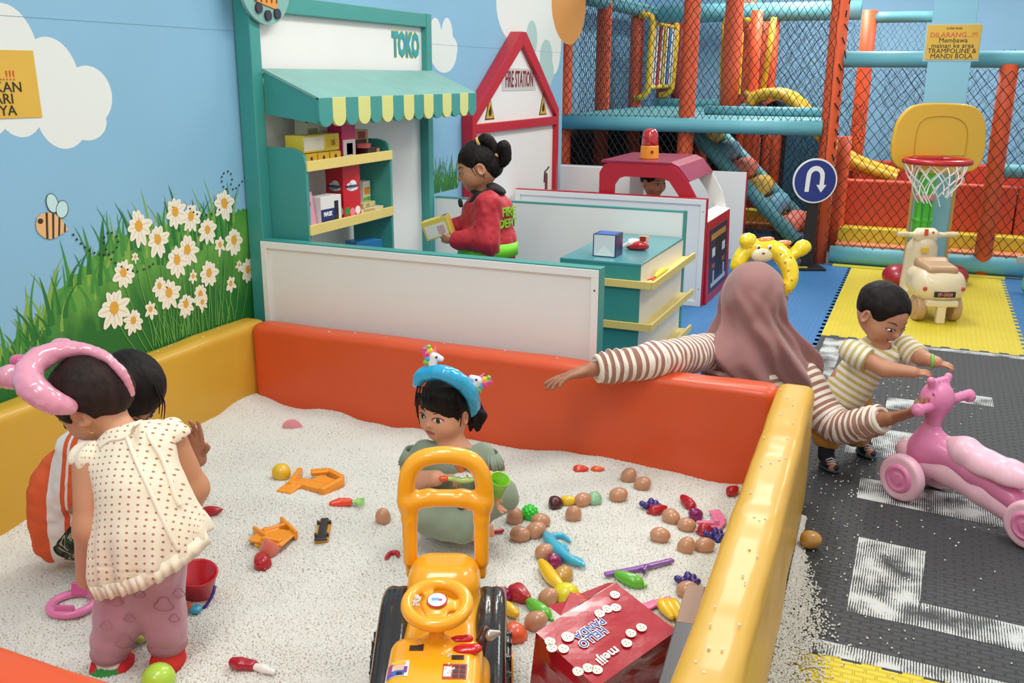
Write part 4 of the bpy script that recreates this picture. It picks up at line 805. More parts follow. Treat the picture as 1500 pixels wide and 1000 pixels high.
# ------------------------------------------------------------------ U-turn sign
us = thing('u_turn_sign', 'round blue and white U-turn sign on a black board post', 'sign', (-.77, 7.9, 0))
Rs = np.stack([rh, uz, -fh], 1)
c_ = PQ(1194, 265, 7.63); sb = PZ(1189, 393, 0)
def fr(c, R): return lambda a, b, d: np.array(c)+R@np.array((a, b, d))
D_ = fr(c_, Rs)
circ = lambda r, n=48: [(r*math.cos(t), r*math.sin(t)) for t in np.linspace(0, 2*math.pi, n+1)[:-1]]
MB().prism(circ(.176), D_, -.012, 0).build('sign_disc', mat('paint_white', (236, 236, 232), .4), us, bevel=.002); MB().prism(circ(.163), D_, 0, .002).build('blue_face', mat('sign_blue', (32, 50, 128), .4, coat=.1), us)
P = [(-.078, -.085), (-.045, -.085), (-.038, .03)]+[(.0+.038*math.cos(t), .035+.045*math.sin(t)) for t in np.linspace(math.pi, 0, 9)][1:-1]+[(.038, .03), (.036, -.03), (.012, -.03), (.052, -.09), (.092, -.03), (.07, -.03), (.072, .03)]+[(0+.073*math.cos(t), .035+.083*math.sin(t)) for t in np.linspace(0, math.pi, 11)][1:-1]+[(-.073, .03)]
MB().prism(P, D_, .002, .004).build('u_turn_arrow', mat('paint_white', (236, 236, 232), .4), us)
MB().prism([(-.05, -.72+.02), (.045, -.72+.02), (.05, -.16), (-.035, -.16)], D_, -.03, -.012).build('post_board', mat('black_board', (28, 28, 30), .5), us, bevel=.002)
bs_ = np.array((c_[0]+.0, c_[1]+.01, 0)); MB().box((-.16, -.10, .001), (.12, .12, .02), np.stack([rh, fh, uz], 1), bs_).build('base_board', mat('black_board', (28, 28, 30), .5), us, bevel=.003)
MB().box((-.14, -.07, .02), (-.02, -.04, .026), np.stack([rh, fh, uz], 1), bs_).build('base_strip', mat('stripe_yellow', (196, 186, 60), .5), us)

# ------------------------------------------------------------------ basketball hoop
hp = thing('basketball_hoop', 'toy basketball hoop with yellow backboard, red rim and green post', 'basketball hoop', (.08, 7.75, 0))
q_ = 7.08; c_ = PQ(1377, 200, q_); mp_ = q_/F*1.02
bbm = mat('hoop_yellow', (228, 178, 52), .35, coat=.25)
S = SD(.008, .01); Rb = np.stack([rh, fh, uz], 1)
out = [(-66, 10), (-62, -18), (-48, -38), (-26, -45), (20, -45), (46, -40), (60, -24), (66, 2), (66, 26), (60, 42), (44, 50), (0, 52), (-44, 46), (-62, 34)]
sp_ = spline([(x*mp_, -y*mp_, 0) for x, y in out]+[(out[0][0]*mp_, -out[0][1]*mp_, 0)], 4)[:-1]
def HB(a, b, d): return c_+rh*a+uz*b+fh*(d)
MB().prism([(p[0], p[1]) for p in sp_], HB, 0, .045).build('backboard', bbm, hp, bevel=.012, smooth=False)
ln = spline([(x*mp_, -y*mp_, 0) for x, y in ((-34, 26), (-34, -2), (-30, -20), (-16, -27), (14, -27), (32, -18), (38, -2), (38, 26))], 4)
MB().tube([HB(p[0], p[1], -.002) for p in ln], .003, 6).build('backboard_line', mat('hoop_line', (196, 146, 36), .4), hp); MB().tube([HB(-34*mp_, -26*mp_, -.002), HB(38*mp_, -26*mp_, -.002)], .003, 6).build('backboard_line', mat('hoop_line', (196, 146, 36), .4), hp)
rc_ = PQ(1373, 236, q_-.22); rr_ = .215
S = SD(.007, .004); S.tor(rc_, rr_, .021); S.box(rc_+fh*.19, (.1, .05, .02), R=Rb); S.build('rim', mat('rim_red', (190, 30, 36), .3, coat=.3), hp)
mb = MB()
for i in range(12):
    t = 2*math.pi*i/12; prev = None
    for s_ in (-1, 1):
        L = []
        for k in range(5):
            a_ = t+s_*k*math.pi/12*1.1; R_ = rr_*(1-.13*k)+rng.normal(0, .008); L.append(rc_+rh*R_*math.cos(a_)+fh*R_*math.sin(a_)-uz*(.01+.058*k+rng.normal(0, .008)+(.03 if i in (5, 6, 7) else 0)*k*.5))
        mb.tube(spline(L, 3), .0045, 5)
mb.build('hoop_net', mat('net_white', (232, 232, 226), .6), hp, kind='stuff')
gp0 = PQ(1362, 232, q_+.06); gp1 = PQ(1341, 402, q_+.06)
gpost = mat('post_green', (84, 196, 60), .35, coat=.2); d = gp1-gp0; gdir = nrm(d); Rg = np.stack([rh, np.cross(gdir, rh), gdir], 1)
S = SD(.007, .006); S.box((gp0+gp1)/2, (.058, .045, np.linalg.norm(d)/2), R=Rg, rnd=.012); S.box(gp0+d*.52, (.064, .05, .012), R=Rg)
S.build('post', gpost, hp); a = gp0+d*.3; S = SD(.007, .004); S.cyl(a, a+gdir*.045, .072, .01); S.build('collar', mat('pink_collar', (226, 140, 150), .4), hp)
for s_ in (-.028, .028): MB().tube([gp0+d*.35+rh*s_-fh*.047, gp1-gdir*.02+rh*s_-fh*.047], .006, 6).build('post_groove', mat('green_dark', (60, 160, 44), .4), hp)
bs_ = PZ(1342, 415, 0)
S = SD(.01, .03); S.ell(bs_+.05*rh+uz*.06, (.27, .2, .07)); 
for s_ in (-1, 1): S.ell(bs_+rh*(.06+.2*s_)+uz*.06, (.12, .15, .085))
S.cut((0, 0, .004), (0, 0, -1)); S.build('base', mat('hoop_base_red', (164, 24, 48), .35, coat=.2), hp)

# ------------------------------------------------------------------ cream ride-on scooter
sc0 = PZ(1357, 466, 0); sc = thing('ride_on_scooter', 'cream toy scooter with tan seat and number plate on the yellow mat', 'ride-on toy', tuple(sc0+np.array((0, .08, 0))), YAW-.03, local=True)
cr_ = mat('cream_plastic', (232, 214, 176), .3, coat=.3); tn = mat('tan_plastic', (188, 150, 112), .4, coat=.1)
S = SD(.006, .05); S.box((0, -.05, .24), (.145, .15, .085), rnd=.06); S.ell((0, -.12, .22), (.155, .12, .10)); S.box((0, .1, .12), (.10, .14, .035), rnd=.03)
S.cone((0, .22, .14), (0, .19, .44), .10, .075); S.box((0, .22, .30), (.095, .05, .15), rnd=.045); S.cut((0, 0, .085), (0, 0, -1), .02); S.build('body', cr_, sc)
S = SD(.005, .02); S.box((0, .17, .505), (.075, .045, .04), rnd=.03, R=rotm('x', .3)); S.chain([(-.18, .15, .51), (-.05, .17, .505), (.05, .17, .505), (.18, .15, .51)], [.014, .018, .018, .014]); S.build('handlebar', cr_, sc)
for s_ in (-1, 1): S = SD(.004, .004); S.cyl((s_*.12, .155, .51), (s_*.195, .145, .511), .018, .006); S.build('grip', mat('cream_grip', (222, 200, 160), .45), sc)
S = SD(.005, .03); S.box((0, -.06, .335), (.098, .125, .03), rnd=.028, R=rotm('x', .06)); S.box((0, .03, .35), (.1, .03, .03), rnd=.02); S.build('seat', tn, sc)
box('dash_button', (-.03, .118, .505), (-.005, .126, .55), mat('button_orange', (222, 90, 50), .4), sc, bevel=.002); box('dash_button', (.02, .12, .52), (.035, .126, .535), mat('button_orange', (222, 90, 50), .4), sc, bevel=.002)
box('yellow_sticker', (-.045, .095+.0, .40), (.0, .112, .43), mat('sticker_yellow', (226, 190, 50), .4), sc, bevel=0)
for s_ in (-1, 1):
    S = SD(.004, .006); S.cyl((s_*.085, -.12, .085), (s_*.14, -.12, .085), .085, .012); S.cyl((s_*.138, -.12, .085), (s_*.146, -.12, .085), .05, .004); S.build('wheel', tn, sc)
    S = SD(.003, .002); S.ell((s_*.118, -.215, .225), (.014, .01, .014)); S.build('tail_light', mat('tail_red', (200, 70, 50), .25), sc)
S = SD(.004, .006); S.cyl((-.03, .26, .075), (.03, .26, .075), .075, .015); S.build('wheel', tn, sc)
S = SD(.004, .01); S.box((0, -.2, .13), (.1, .03, .022), rnd=.014); S.box((0, -.205, .07), (.028, .02, .07), rnd=.008); S.build('rear_bumper', cr_, sc)
MB().box((-.066, -.243, .175), (.066, -.232, .212)).build('number_plate', mat('plate_dark', (40, 44, 48), .4), sc, bevel=.004); text('SP-2020', .028, (0, -.244, .193), RY, mat('plate_pink', (226, 130, 120)), sc, bold=.0006)
# aqua padded post at the right edge
e0 = PZ(1496, 430, 0); t = thing('padded_post', 'aqua padded gate post at the far right edge of the yellow mat', 'post', (e0[0], e0[1], 0))
S = SD(.01, .03); S.chain([(e0[0]+.05, e0[1], .06), (e0[0]+.09, e0[1]+.02, .35), (e0[0]+.14, e0[1]+.03, .7), (e0[0]+.16, e0[1]+.03, 1.0)], [.06, .06, .055, .055]); S.build('post_padding', mat('green_aqua', (96, 180, 168), .5), t); box('bracket', (e0[0]-.05, e0[1]+.1, .2), (e0[0]+.02, e0[1]+.16, .25), mat('bracket_grey', (180, 176, 170)), t)
# ================================================================== PEOPLE
def skin(name, c): return mat(name, c, .5, sss=.12, var=.04, vs_=14, bump=.08, bs=180, bdist=.001)
hair_m = mat('dark_hair', (24, 17, 15), .62, spec=.22, var=.5, vs_=30, bump=.9, bs=60, bdist=.004, stretch=(1, 1, .35)); hair_b = mat('brown_hair', (38, 22, 18), .6, spec=.25, var=.5, vs_=30, bump=.9, bs=60, bdist=.004, stretch=(1, 1, .35))
lip_m = mat('lips', (158, 84, 74), .4, sss=.1); eye_w = mat('eye_white', (226, 220, 214), .15, coat=.6); eye_i = mat('eye_dark', (20, 12, 10), .25, coat=.3); brow_m = mat('brow', (40, 28, 24), .7)
def head(B, c, R, s, hs=1.0):
    """child's head added to body field B; returns local->world map. R columns right, forward, up; s half height"""
    c = np.array(c, float); L = lambda x, y, z: c+R@(np.array((x, y, z), float)*s)
    k = .3*s
    B.ell(L(0, -.10, .14), np.array((.80, .94, .84))*s, R, k=0); B.ell(L(0, .10, -.28), np.array((.68, .74, .60))*s, R, k=k)
    for x in (-1, 1): B.ell(L(x*.36, .44, -.36), np.array((.32, .34, .32))*s, R, k=k)
    B.ell(L(0, .50, -.74), np.array((.26, .26, .20))*s, R, k=k); B.ell(L(0, .66, -.50), np.array((.26, .16, .16))*s, R, k=.15*s)
    B.cone(L(0, .74, .02), L(0, .86, -.20), .07*s, .10*s, k=.12*s); B.ell(L(0, .90, -.24), np.array((.12, .11, .09))*s, R, k=.05*s)
    for x in (-1, 1): B.ell(L(x*.09, .84, -.27), np.array((.07, .07, .06))*s, R, k=.04*s)
    for x in (-1, 1):
        Re = R@rotm('z', -x*.45); B.ell(L(x*.80, -.02, -.10), np.array((.09, .20, .29))*s, Re, k=.04*s); B.ell(L(x*.86, .03, -.08), np.array((.05, .11, .17))*s, Re, k=.03*s, op='s')
    return L
def face(t, B, L, R, s, look=(0, 0), smile=0, open_=1.0):
    f = R@np.array((0, 1, 0)); 
    for x in (-1, 1):
        p = B.surf(L(x*.33, 1.5, -.04), -f, .4); n = f+R[:, 0]*x*.28; Re = frame(n, R[:, 2])
        S = SD(.0013, .001); S.ell(p-nrm(n)*.028*s, np.array((.145, .07, .075*open_))*s, Re); e = S.build('eye', eye_w, t)
        S = SD(.0012, .001); S.ell(p+nrm(n)*.006*s+Re[:, 0]*.05*s*look[0]+Re[:, 2]*.03*s*look[1], np.array((.088, .045, .084*open_))*s, Re); S.build('iris', eye_i, e)
        arc = [B.surf(L(x*(.33+.19*math.cos(a)*x*1), 1.5, -.04+(.10*open_)*math.sin(a)), -f, .4)+f*.012*s for a in np.linspace(math.pi, 0, 7)]
        MB().tube(arc, .013*s, 5).build('eyelid', brow_m, t, smooth=True)
        arc = [B.surf(L(x*(.17+.34*q), 1.5, .17+.05*math.sin(q*3)), -f, .4)+f*.002*s for q in np.linspace(0, 1, 6)]
        MB().tube(arc, [.012*s, .02*s, .022*s, .02*s, .016*s, .008*s], 5).build('eyebrow', brow_m, t, smooth=True)
    for dz, rz_ in ((-.50, .032), (-.545, .040)):
        arc = [B.surf(L(q*(.20+.04*smile), 1.5, dz+(.10*smile*q*q)), -f, .4)-f*.008*s for q in np.linspace(-1, 1, 9)]
        MB().tube(arc, [rz_*s*v for v in (.3, .7, .95, 1, 1, 1, .95, .7, .3)], 6).build('lip', lip_m, t, smooth=True)
def hand(B, w_, d, n, side, s, curl=(.35, .4, .45, .5), thumb=.7, k=.0015, spread=.10):
    w_ = np.array(w_, float); d = nrm(d); n = np.array(n, float); n = nrm(n-d*(n@d)); t = np.cross(d, n)*side
    R = np.stack([t, d, n], 1); B.ell(w_+d*.5*s, np.array((.40, .62, .19))*s, R, k=.12*s)
    B.cone(w_-d*.1*s, w_+d*.3*s, .24*s, .24*s, k=.15*s)
    for i, (o, L_) in enumerate(((.33, .80), (.115, .92), (-.11, .84), (-.32, .64))):
        p = w_+d*.92*s+t*o*s; dd = nrm(d+t*o*spread*3); c = curl[i] if hasattr(curl, '__len__') else curl
        p0 = p-dd*.3*s; a = 0; r = .112*s
        B.cone(p0, p, r*1.05, r, k=.05*s)
        for f_, j in ((.45, 0), (.30, 1), (.25, 2)):
            a += c*(.8 if j == 0 else 1); q = p+(dd*math.cos(a)+n*math.sin(a))*L_*f_*s; B.cone(p, q, r, r*.9, k=k); p = q; r *= .9
    p = w_+d*.25*s+t*.30*s; q = p+nrm(t*.75+d*.6+n*.3)*.45*s; B.cone(p, q, .15*s, .125*s, k=.06*s); q2 = q+nrm(t*(.35)+d*.85+n*thumb)*.34*s; B.cone(q, q2, .12*s, .10*s, k=k)
def strands(P, r, m, parent, name='hair_strand'):
    mb = MB()
    for L in P: n = len(spline(L, 4)); mb.tube(spline(L, 4), [r*(1-.7*i/n) for i in range(n)], 4)
    return mb.build(name, m, parent, smooth=True, kind='stuff')
def folds(*terms):
    """soft cloth creases"""
    return lambda p: sum(a*vnoise(p*np.array(st), sc, i+11) for i, (a, sc, st) in enumerate(terms))
def dirs(x, y, z): return rh*x+fh*y+uz*z       # screen-right, away, up

# ---------------------------------------------------------------- girl in the cream dotted blouse (back view, bending)
q = 2.06; sk = skin('skin_light_brown', (204, 146, 110))
A_ = thing('person', 'small girl in cream dotted blouse and pink pants bending forward, back to camera', 'person', tuple(PZ(200, 975, .1)))
aL, aR = PQ(163, 962, q), PQ(246, 950, q+.02); kL, kR = PQ(178, 900, q-.01), PQ(238, 893, q+.03); hL, hR = PQ(190, 828, q-.01), PQ(232, 822, q+.02)
pel = PQ(212, 812, q); wst = PQ(208, 750, q+.015); chs = PQ(200, 680, q+.07); nk = PQ(178, 625, q+.12)
Rh = frame(dirs(-.70, .12, -.70), dirs(-.73, -.16, .70)); hc = PQ(131, 584, q+.15); hs = .098
B = SD(.0038, .03); L = head(B, hc, Rh, hs)
B.chain([nk-dirs(.0, -.01, .03), nk*.35+hc*.65], [.042, .040], k=.02)
B.ell(chs, (.085, .065, .09), Rb, k=.03); B.ell(wst, (.08, .065, .09), Rb, k=.04); B.ell(pel, (.09, .075, .075), Rb, k=.04)
shL, shR = PQ(134, 676, q+.05), PQ(248, 640, q+.12)
B.chain([shL, PQ(136, 772, q+.01), PQ(130, 845, q+.04)], [.044, .042, .030], k=.02); B.chain([shR, PQ(284, 715, q+.15), PQ(268, 780, q+.2)], [.038, .035, .024], k=.02)
hand(B, PQ(130, 850, q+.04), dirs(.05, .2, -1), dirs(.9, .5, .1), 1, .045, .5); hand(B, PQ(268, 780, q+.2), dirs(-.2, .3, -1), dirs(-1, 0, 0), -1, .045, .5)
for a, k_, h_ in ((aL, kL, hL), (aR, kR, hR)): B.chain([h_, k_, a], [.065, .048, .032], k=.02); B.cone(a-uz*.015, a+fh*.07-uz*.03, .026, .024, k=.02)
B.build('body', sk, A_); face(A_, B, L, Rh, hs)
S = SD(.005, .02); S.chain([hL+dirs(0, 0, .03), kL, aL+uz*.02], [.074, .056, .044], k=.02); S.chain([hR+dirs(0, 0, .03), kR, aR+uz*.022], [.074, .055, .042], k=.02); S.ell(pel, (.10, .083, .075), Rb)
S.ell(PQ(163, 935, q-.01), (.045, .045, .03), Rb); S.ell(PQ(244, 925, q+.01), (.042, .045, .03), Rb); S.cut(aL-uz*.0, dirs(0, 0, -1), .004)
pk = mat('pink_pants', (190, 140, 154), .8, var=.05, vs_=25, sheen=.3, bump=.2, bs=90); S.build('pants', pk, A_, disp=folds((.006, 14, (1, 1, .5)), (.003, 40, (1, 1, .4))))
cuffp = mat('pink_cuff', (176, 126, 140), .85, bump=.4, bs=200)
for a in (aL, aR): S = SD(.004, .006); S.tor(a+uz*.018, .036, .012, k=.006); S.cyl(a-uz*.002, a+uz*.035, .044, .01); S.build('pants_cuff', cuffp, A_)
prt = mat('pants_print', (166, 112, 130), .8)
def on(S_, px, py, q0=1.2, off=.001): o = CC; d = nrm(ray(px, py)); return S_.surf(o+d*q0, d, 5)-d*off
PS = SD(.005, .02); PS.P = list(S.P)
Sp = SD(.005, .02); Sp.chain([hL+dirs(0, 0, .03), kL, aL+uz*.02], [.078, .060, .048], k=.02); Sp.chain([hR+dirs(0, 0, .03), kR, aR+uz*.022], [.078, .059, .046], k=.02)
for (px, py, r_) in ((170, 880, 9), (155, 915, 8), (183, 940, 12), (240, 885, 13), (262, 868, 8), (205, 870, 7), (255, 905, 7), (190, 905, 7)):
    MB().tube([on(Sp, px+r_*math.cos(a)*(1+.3*math.sin(3*a)), py+r_*.8*math.sin(a)) for a in np.linspace(0, 6.28, 18)[:-1]], .0011, 4, closed=True).build('pants_print', prt, A_)
# socks / feet
sockr = mat('red_sock', (206, 44, 34), .8, bump=.4, bs=180, var=.06); 
S = SD(.004, .015); S.chain([aR+uz*.03, aR-uz*.01], [.038, .036]); S.ell(aR+dirs(.0, -.01, -.028), (.042, .055, .03), Rb); S.build('red_sock', sockr, A_, 'red sock on the right foot')
S = SD(.004, .012, ); S.cone(aL+uz*.02, aL-uz*.005, .036, .036, col=(236, 236, 230)); S.ell(aL+dirs(0, -.01, -.03), (.05, .058, .02), Rb, col=(46, 140, 60)); S.ell(aL+dirs(-.032, 0, -.015), (.014, .04, .02), Rb, col=(200, 40, 44)); S.ell(aL+dirs(.036, 0, -.018), (.014, .04, .016), Rb, col=(200, 40, 44)); S.build('striped_sock', col_mat('col_sock', .85, bump=.4, bs=150), A_, 'sock with red, white and green bands')
# blouse: A-line shell hanging from the shoulders
blo = mat('dotted_blouse', (238, 226, 200), .85, sheen=.2, bump=.25, bs=260, bdist=.001); nt = blo.node_tree; b_ = nt.nodes['Principled BSDF']
ua = nt.nodes.new('ShaderNodeAttribute'); ua.attribute_name = 'du'; va = nt.nodes.new('ShaderNodeAttribute'); va.attribute_name = 'dv'; cx = nt.nodes.new('ShaderNodeCombineXYZ'); vo = nt.nodes.new('ShaderNodeTexVoronoi'); vo.voronoi_dimensions = '2D'; vo.inputs['Scale'].default_value = 1; vo.inputs['Randomness'].default_value = .12
lt = nt.nodes.new('ShaderNodeMath'); lt.operation = 'LESS_THAN'; lt.inputs[1].default_value = .17; mx = nt.nodes.new('ShaderNodeMix'); mx.data_type = 'RGBA'; mx.inputs[6].default_value = lin((238, 226, 200)); mx.inputs[7].default_value = lin((176, 120, 84))
nt.links.new(ua.outputs['Fac'], cx.inputs[0]); nt.links.new(va.outputs['Fac'], cx.inputs[1]); nt.links.new(cx.outputs[0], vo.inputs['Vector']); nt.links.new(vo.outputs['Distance'], lt.inputs[0]); nt.links.new(lt.outputs[0], mx.inputs[0]); nt.links.new(mx.outputs[2], b_.inputs['Base Color'])
S = SD(.0045, .035); S.ell(PQ(200, 655, q+.075), (.088, .062, .060), Rb); S.cone(shL+dirs(.02, 0, .0), shR+dirs(-.03, 0, .0), .040, .040, k=.02)
def hemp(px, py, dq=0): return PQ(px, py, q+dq)
S.cone(PQ(200, 690, q+.05), PQ(214, 775, q+.0), .076, .102, k=.05); S.cone(PQ(196, 700, q+.06), PQ(182, 838, q-.01), .068, .078, k=.05); S.cone(PQ(210, 700, q+.06), PQ(262, 780, q+.03), .07, .078, k=.05); S.cone(PQ(208, 720, q+.02), PQ(225, 815, q-.02), .08, .098, k=.05)
h0, h1 = PQ(128, 874, q-.08), PQ(315, 800, q-.08); hn = nrm(np.cross(h1-h0, fh)); hn = hn if hn[2] < 0 else -hn
S.cut(h0, hn, .004); S.ell(nk+dirs(0, -.01, .035), (.052, .05, .032), Rb, op='s', k=.006)
axd = nrm(hemp(205, 640)-hemp(222, 830))
def bu(V): d = V-hemp(210, 760); x = d@rh; return .11*np.arcsin(np.clip(x/.135, -1, 1))/.0165
def bv(V): return ((V-hemp(210, 760))@axd*.85+(V-hemp(210, 760))@fh*.6)/.0165
def bdisp(p):
    x = (p-hemp(210, 760))@rh; v = (p-hemp(210, 760))@axd; y = (p-hemp(210, 760))@fh; th = np.arctan2(x, -(y-.02)); low = np.clip((.04-v)/.1, 0, 1.2)
    return .0055*low*np.sin(th*13+2*vnoise(p, 6, 3))+.004*vnoise(p, 12, 4)+np.where(np.abs(v+.075-.0) < .003, .002, 0)
bl = S.build('blouse', blo, A_, disp=bdisp, paint={'du': bu, 'dv': bv})
BS = SD(.0045, .035); BS.P = [p for p in S.P]
# frill at the hem, frilled sleeves, neck ties
mb = MB(); pts = []
for i in range(121):
    t = i/120; base = h0+(h1-h0)*(.03+.94*t)
    sf = BS.surf(base+hn*-.006-fh*.25, fh, .5); wv_ = .004*math.sin(i*.9)+.003*math.sin(i*.37)
    if abs(BS.eval(sf[None])[0]) > .003: continue
    pts.append((sf-fh*(.002+abs(wv_)*.5)-hn*.012, sf-fh*(.006+wv_)+hn*.022+dirs(0, 0, .002*math.sin(i*.5))))
V = [tuple(p) for pr_ in pts for p in pr_]; mb.v = V; mb.f = [(2*i, 2*i+2, 2*i+3, 2*i+1) for i in range(len(pts)-1)]; o = mb.build('hem_frill', mat('frill_cream', (238, 226, 200), .85), A_, smooth=True); md = o.modifiers.new('t', 'SOLIDIFY'); md.thickness = .003
for c, a_, b_2, r_ in ((shL, dirs(-.5, -.2, .4), 0, .052), (shR, dirs(.6, .1, .35), 0, .050)):
    S = SD(.004, .01); S.ell(c+dirs(0, 0, .006), (r_, r_*.85, r_*.8), Rb); S.cut(c-uz*.012+nrm(a_)*.0, dirs(a_@rh*.6, 0, -.8), .004); S.build('sleeve', blo, A_, disp=lambda p: .003*np.sin(p[:, 0]*160)+.003*vnoise(p, 25, 4), paint={'du': bu, 'dv': bv})
ribm = mat('cream_ribbon', (242, 232, 208), .7)
def ribbon(pp, w_=.006):
    P = spline([BS.surf(CC+nrm(ray(x, y))*1.4, nrm(ray(x, y)), 2)-nrm(ray(x, y))*.004 for x, y in pp], 5); mb = MB(); mb.tube(P, .0055, 8)
    o = mb.build('ribbon', ribm, A_, smooth=True)
ribbon(((186, 640), (200, 676), (218, 715), (238, 760), (250, 785), (261, 806))); ribbon(((206, 618), (222, 645), (238, 672), (250, 705), (257, 728), (264, 740)))
MB().tube(spline([BS.surf(CC+nrm(ray(x, y))*1.4, nrm(ray(x, y)), 2)-nrm(ray(x, y))*.003 for x, y in ((146, 655), (160, 645), (178, 642), (193, 632), (203, 618), (216, 616), (240, 620), (256, 625))], 5), .0045, 8).build('neck_binding', ribm, A_, smooth=True)
# hair
Rx = Rh; S = SD(.004, .02); S.ell(L(0, -.18, .22), np.array((.92, .98, .88))*hs, Rx); S.ell(L(0, -.55, -.15), np.array((.78, .58, .66))*hs, Rx, k=.02); S.ell(L(.5, -.1, -.05), np.array((.42, .42, .45))*hs, Rx, k=.02); S.ell(L(-.62, -.2, .0), np.array((.28, .4, .35))*hs, Rx, k=.02)
S.ell(L(0, 1.0, -.28), np.array((.80, .66, .66))*hs, Rx, op='s', k=.015); S.ell(L(-.98, .14, -.24), np.array((.30, .42, .48))*hs, Rx, op='s', k=.006); S.ell(L(.98, .12, -.22), np.array((.24, .34, .42))*hs, Rx, op='s', k=.006)
S.build('hair', hair_b, A_, disp=lambda p: .0016*vnoise((p-hc)@Rx*np.array((9, 2.2, 2.2)), 22, 2)+.003*vnoise(p, 20, 1))
MB().tube([L(-.86-.0, .02, -.42)+Rx@np.array((0, .012*math.cos(a), .012*math.sin(a)-.004)) for a in np.linspace(0, 6.28, 16)[:-1]], .0012, 6, closed=True).build('gold_earring', mat('gold', (220, 170, 90), .25, metal=1), A_)

# pink balloon headband (worn, but a thing of its own)
pinkb = mat('pink_balloon', (226, 150, 170), .22, coat=.7, var=.04, vs_=8, bump=.25, bs=30, bdist=.003); hot = mat('hot_pink_balloon', (210, 90, 130), .22, coat=.8, var=.15, vs_=60, bump=.3, bs=40)
hb = thing('balloon_headband', 'pink balloon headband with round ears and bow on the bending girl', 'headband', tuple(hc))
arc = [PQ(x, y, q+dq) for x, y, dq in ((104, 596, .05), (80, 590, .03), (52, 572, .03), (40, 552, .06), (52, 531, .10), (80, 516, .13), (110, 511, .14), (140, 516, .14), (166, 531, .13), (184, 553, .13), (192, 576, .14))]
sp = spline(arc, 3); rs = np.interp(np.linspace(0, 1, len(sp)), [0, .08, .22, .4, .6, .8, 1], [.016, .026, .034, .030, .018, .011, .009])
S = SD(.004, .004); S.chain(sp, list(rs), k=.004); S.build('ring', pinkb, hb, disp=folds((.0018, 60, (1, 1, 1))))
for x, y, dq, r_ in ((14, 552, .08, .030), (92, 512, .22, .030)):
    S = SD(.0035, .008); c = PQ(x, y, q+dq); S.ell(c, (r_*1.15, r_*.8, r_), Rb); S.ell(c+dirs(.02, 0, -.012), (.022, .02, .02), Rb); S.build('ear', pinkb, hb, disp=folds((.003, 50, (1, 1, 1))))
S = SD(.003, .004); c = PQ(44, 525, q+.14); S.ell(c+dirs(-.022, 0, -.006), (.026, .016, .018), Rb); S.ell(c+dirs(.026, 0, .008), (.028, .018, .022), Rb); S.ell(c, (.011, .014, .011), Rb); S.build('bow', hot, hb, disp=folds((.004, 55, (1, 1, 1))))

# ---------------------------------------------------------------- child in orange shirt squatting behind her
q = 2.55; sk2 = skin('skin_brown', (176, 120, 90))
K = thing('person', 'child in orange shirt and camouflage trousers crouching behind the dotted blouse girl', 'person', tuple(PZ(110, 790, .1)))
hc2 = PQ(190, 574, q-.04); Rk = frame(dirs(.45, -.35, -.8), dirs(.3, -.1, .9)); hs2 = .098
B = SD(.004, .03); L2 = head(B, hc2, Rk, hs2); bk = PQ(108, 720, q); up_ = PQ(140, 660, q-.02)
B.chain([PQ(104, 765, q), bk, up_, PQ(170, 620, q-.03)], [.085, .09, .08, .05]); sR = PQ(170, 665, q+.08); B.chain([sR, PQ(230, 740, q+.05), PQ(268, 690, q+.02), PQ(292, 672, q)], [.036, .032, .026, .02], k=.02)
hand(B, PQ(292, 670, q), dirs(-.12, 0, 1), dirs(-.3, -1, 0), 1, .066, (.1, .2, .3, .3)); sL = PQ(105, 660, q-.07); B.chain([sL, PQ(112, 735, q-.1), PQ(150, 740, q-.1)], [.034, .03, .022], k=.02)
B.chain([PQ(95, 780, q), PQ(150, 775, q-.06), PQ(150, 830, q-.03)], [.07, .055, .045], k=.02); B.build('body', sk2, K); face(K, B, L2, Rk, hs2)
orj = ramp_mat('orange_jersey', 'su', [(0, (222, 92, 44)), (.34, (232, 228, 220)), (.50, (222, 92, 44)), (.545, (232, 228, 220)), (.57, (222, 92, 44)), (.62, (232, 228, 220)), (.80, (222, 92, 44))], .75, bump=.2)
S = SD(.005, .03); S.chain([PQ(98, 778, q), PQ(102, 752, q), PQ(108, 715, q), PQ(138, 660, q-.02)], [.098, .108, .108, .09]); S.chain([sL+dirs(.01, 0, .01), PQ(108, 715, q-.09)], [.052, .056], k=.03); S.cut(PQ(95, 806, q), dirs(.45, 0, -1), .005)
S.build('jersey', orj, K, disp=folds((.009, 10, (1, 1, 1.2)), (.004, 30, (1, 1, 2))), paint={'su': lambda V: np.clip((((V-PQ(62, 700, q))@rh)-.10*((V-PQ(62, 700, q))@uz)-.0)/.30+.12, 0, 1)})
camo = mat('camouflage_cloth', (60, 80, 60), .85); nt = camo.node_tree; tc_ = [n for n in nt.nodes if n.type == 'TEX_COORD'][0]; nz = nt.nodes.new('ShaderNodeTexNoise'); nz.inputs['Scale'].default_value = 16; nz.inputs['Detail'].default_value = 1; nz.inputs['Distortion'].default_value = 1.5
cr = nt.nodes.new('ShaderNodeValToRGB'); cr.color_ramp.interpolation = 'CONSTANT'; e = cr.color_ramp.elements; e[0].color = lin((22, 24, 24)); e[1].position = .46; e[1].color = lin((50, 82, 50)); x = e.new(.53); x.color = lin((22, 24, 24)); x = e.new(.58); x.color = lin((160, 160, 130)); x = e.new(.64); x.color = lin((24, 28, 26))
nt.links.new(tc_.outputs['Object'], nz.inputs['Vector']); nt.links.new(nz.outputs[0], cr.inputs[0]); nt.links.new(cr.outputs[0], nt.nodes['Principled BSDF'].inputs['Base Color'])
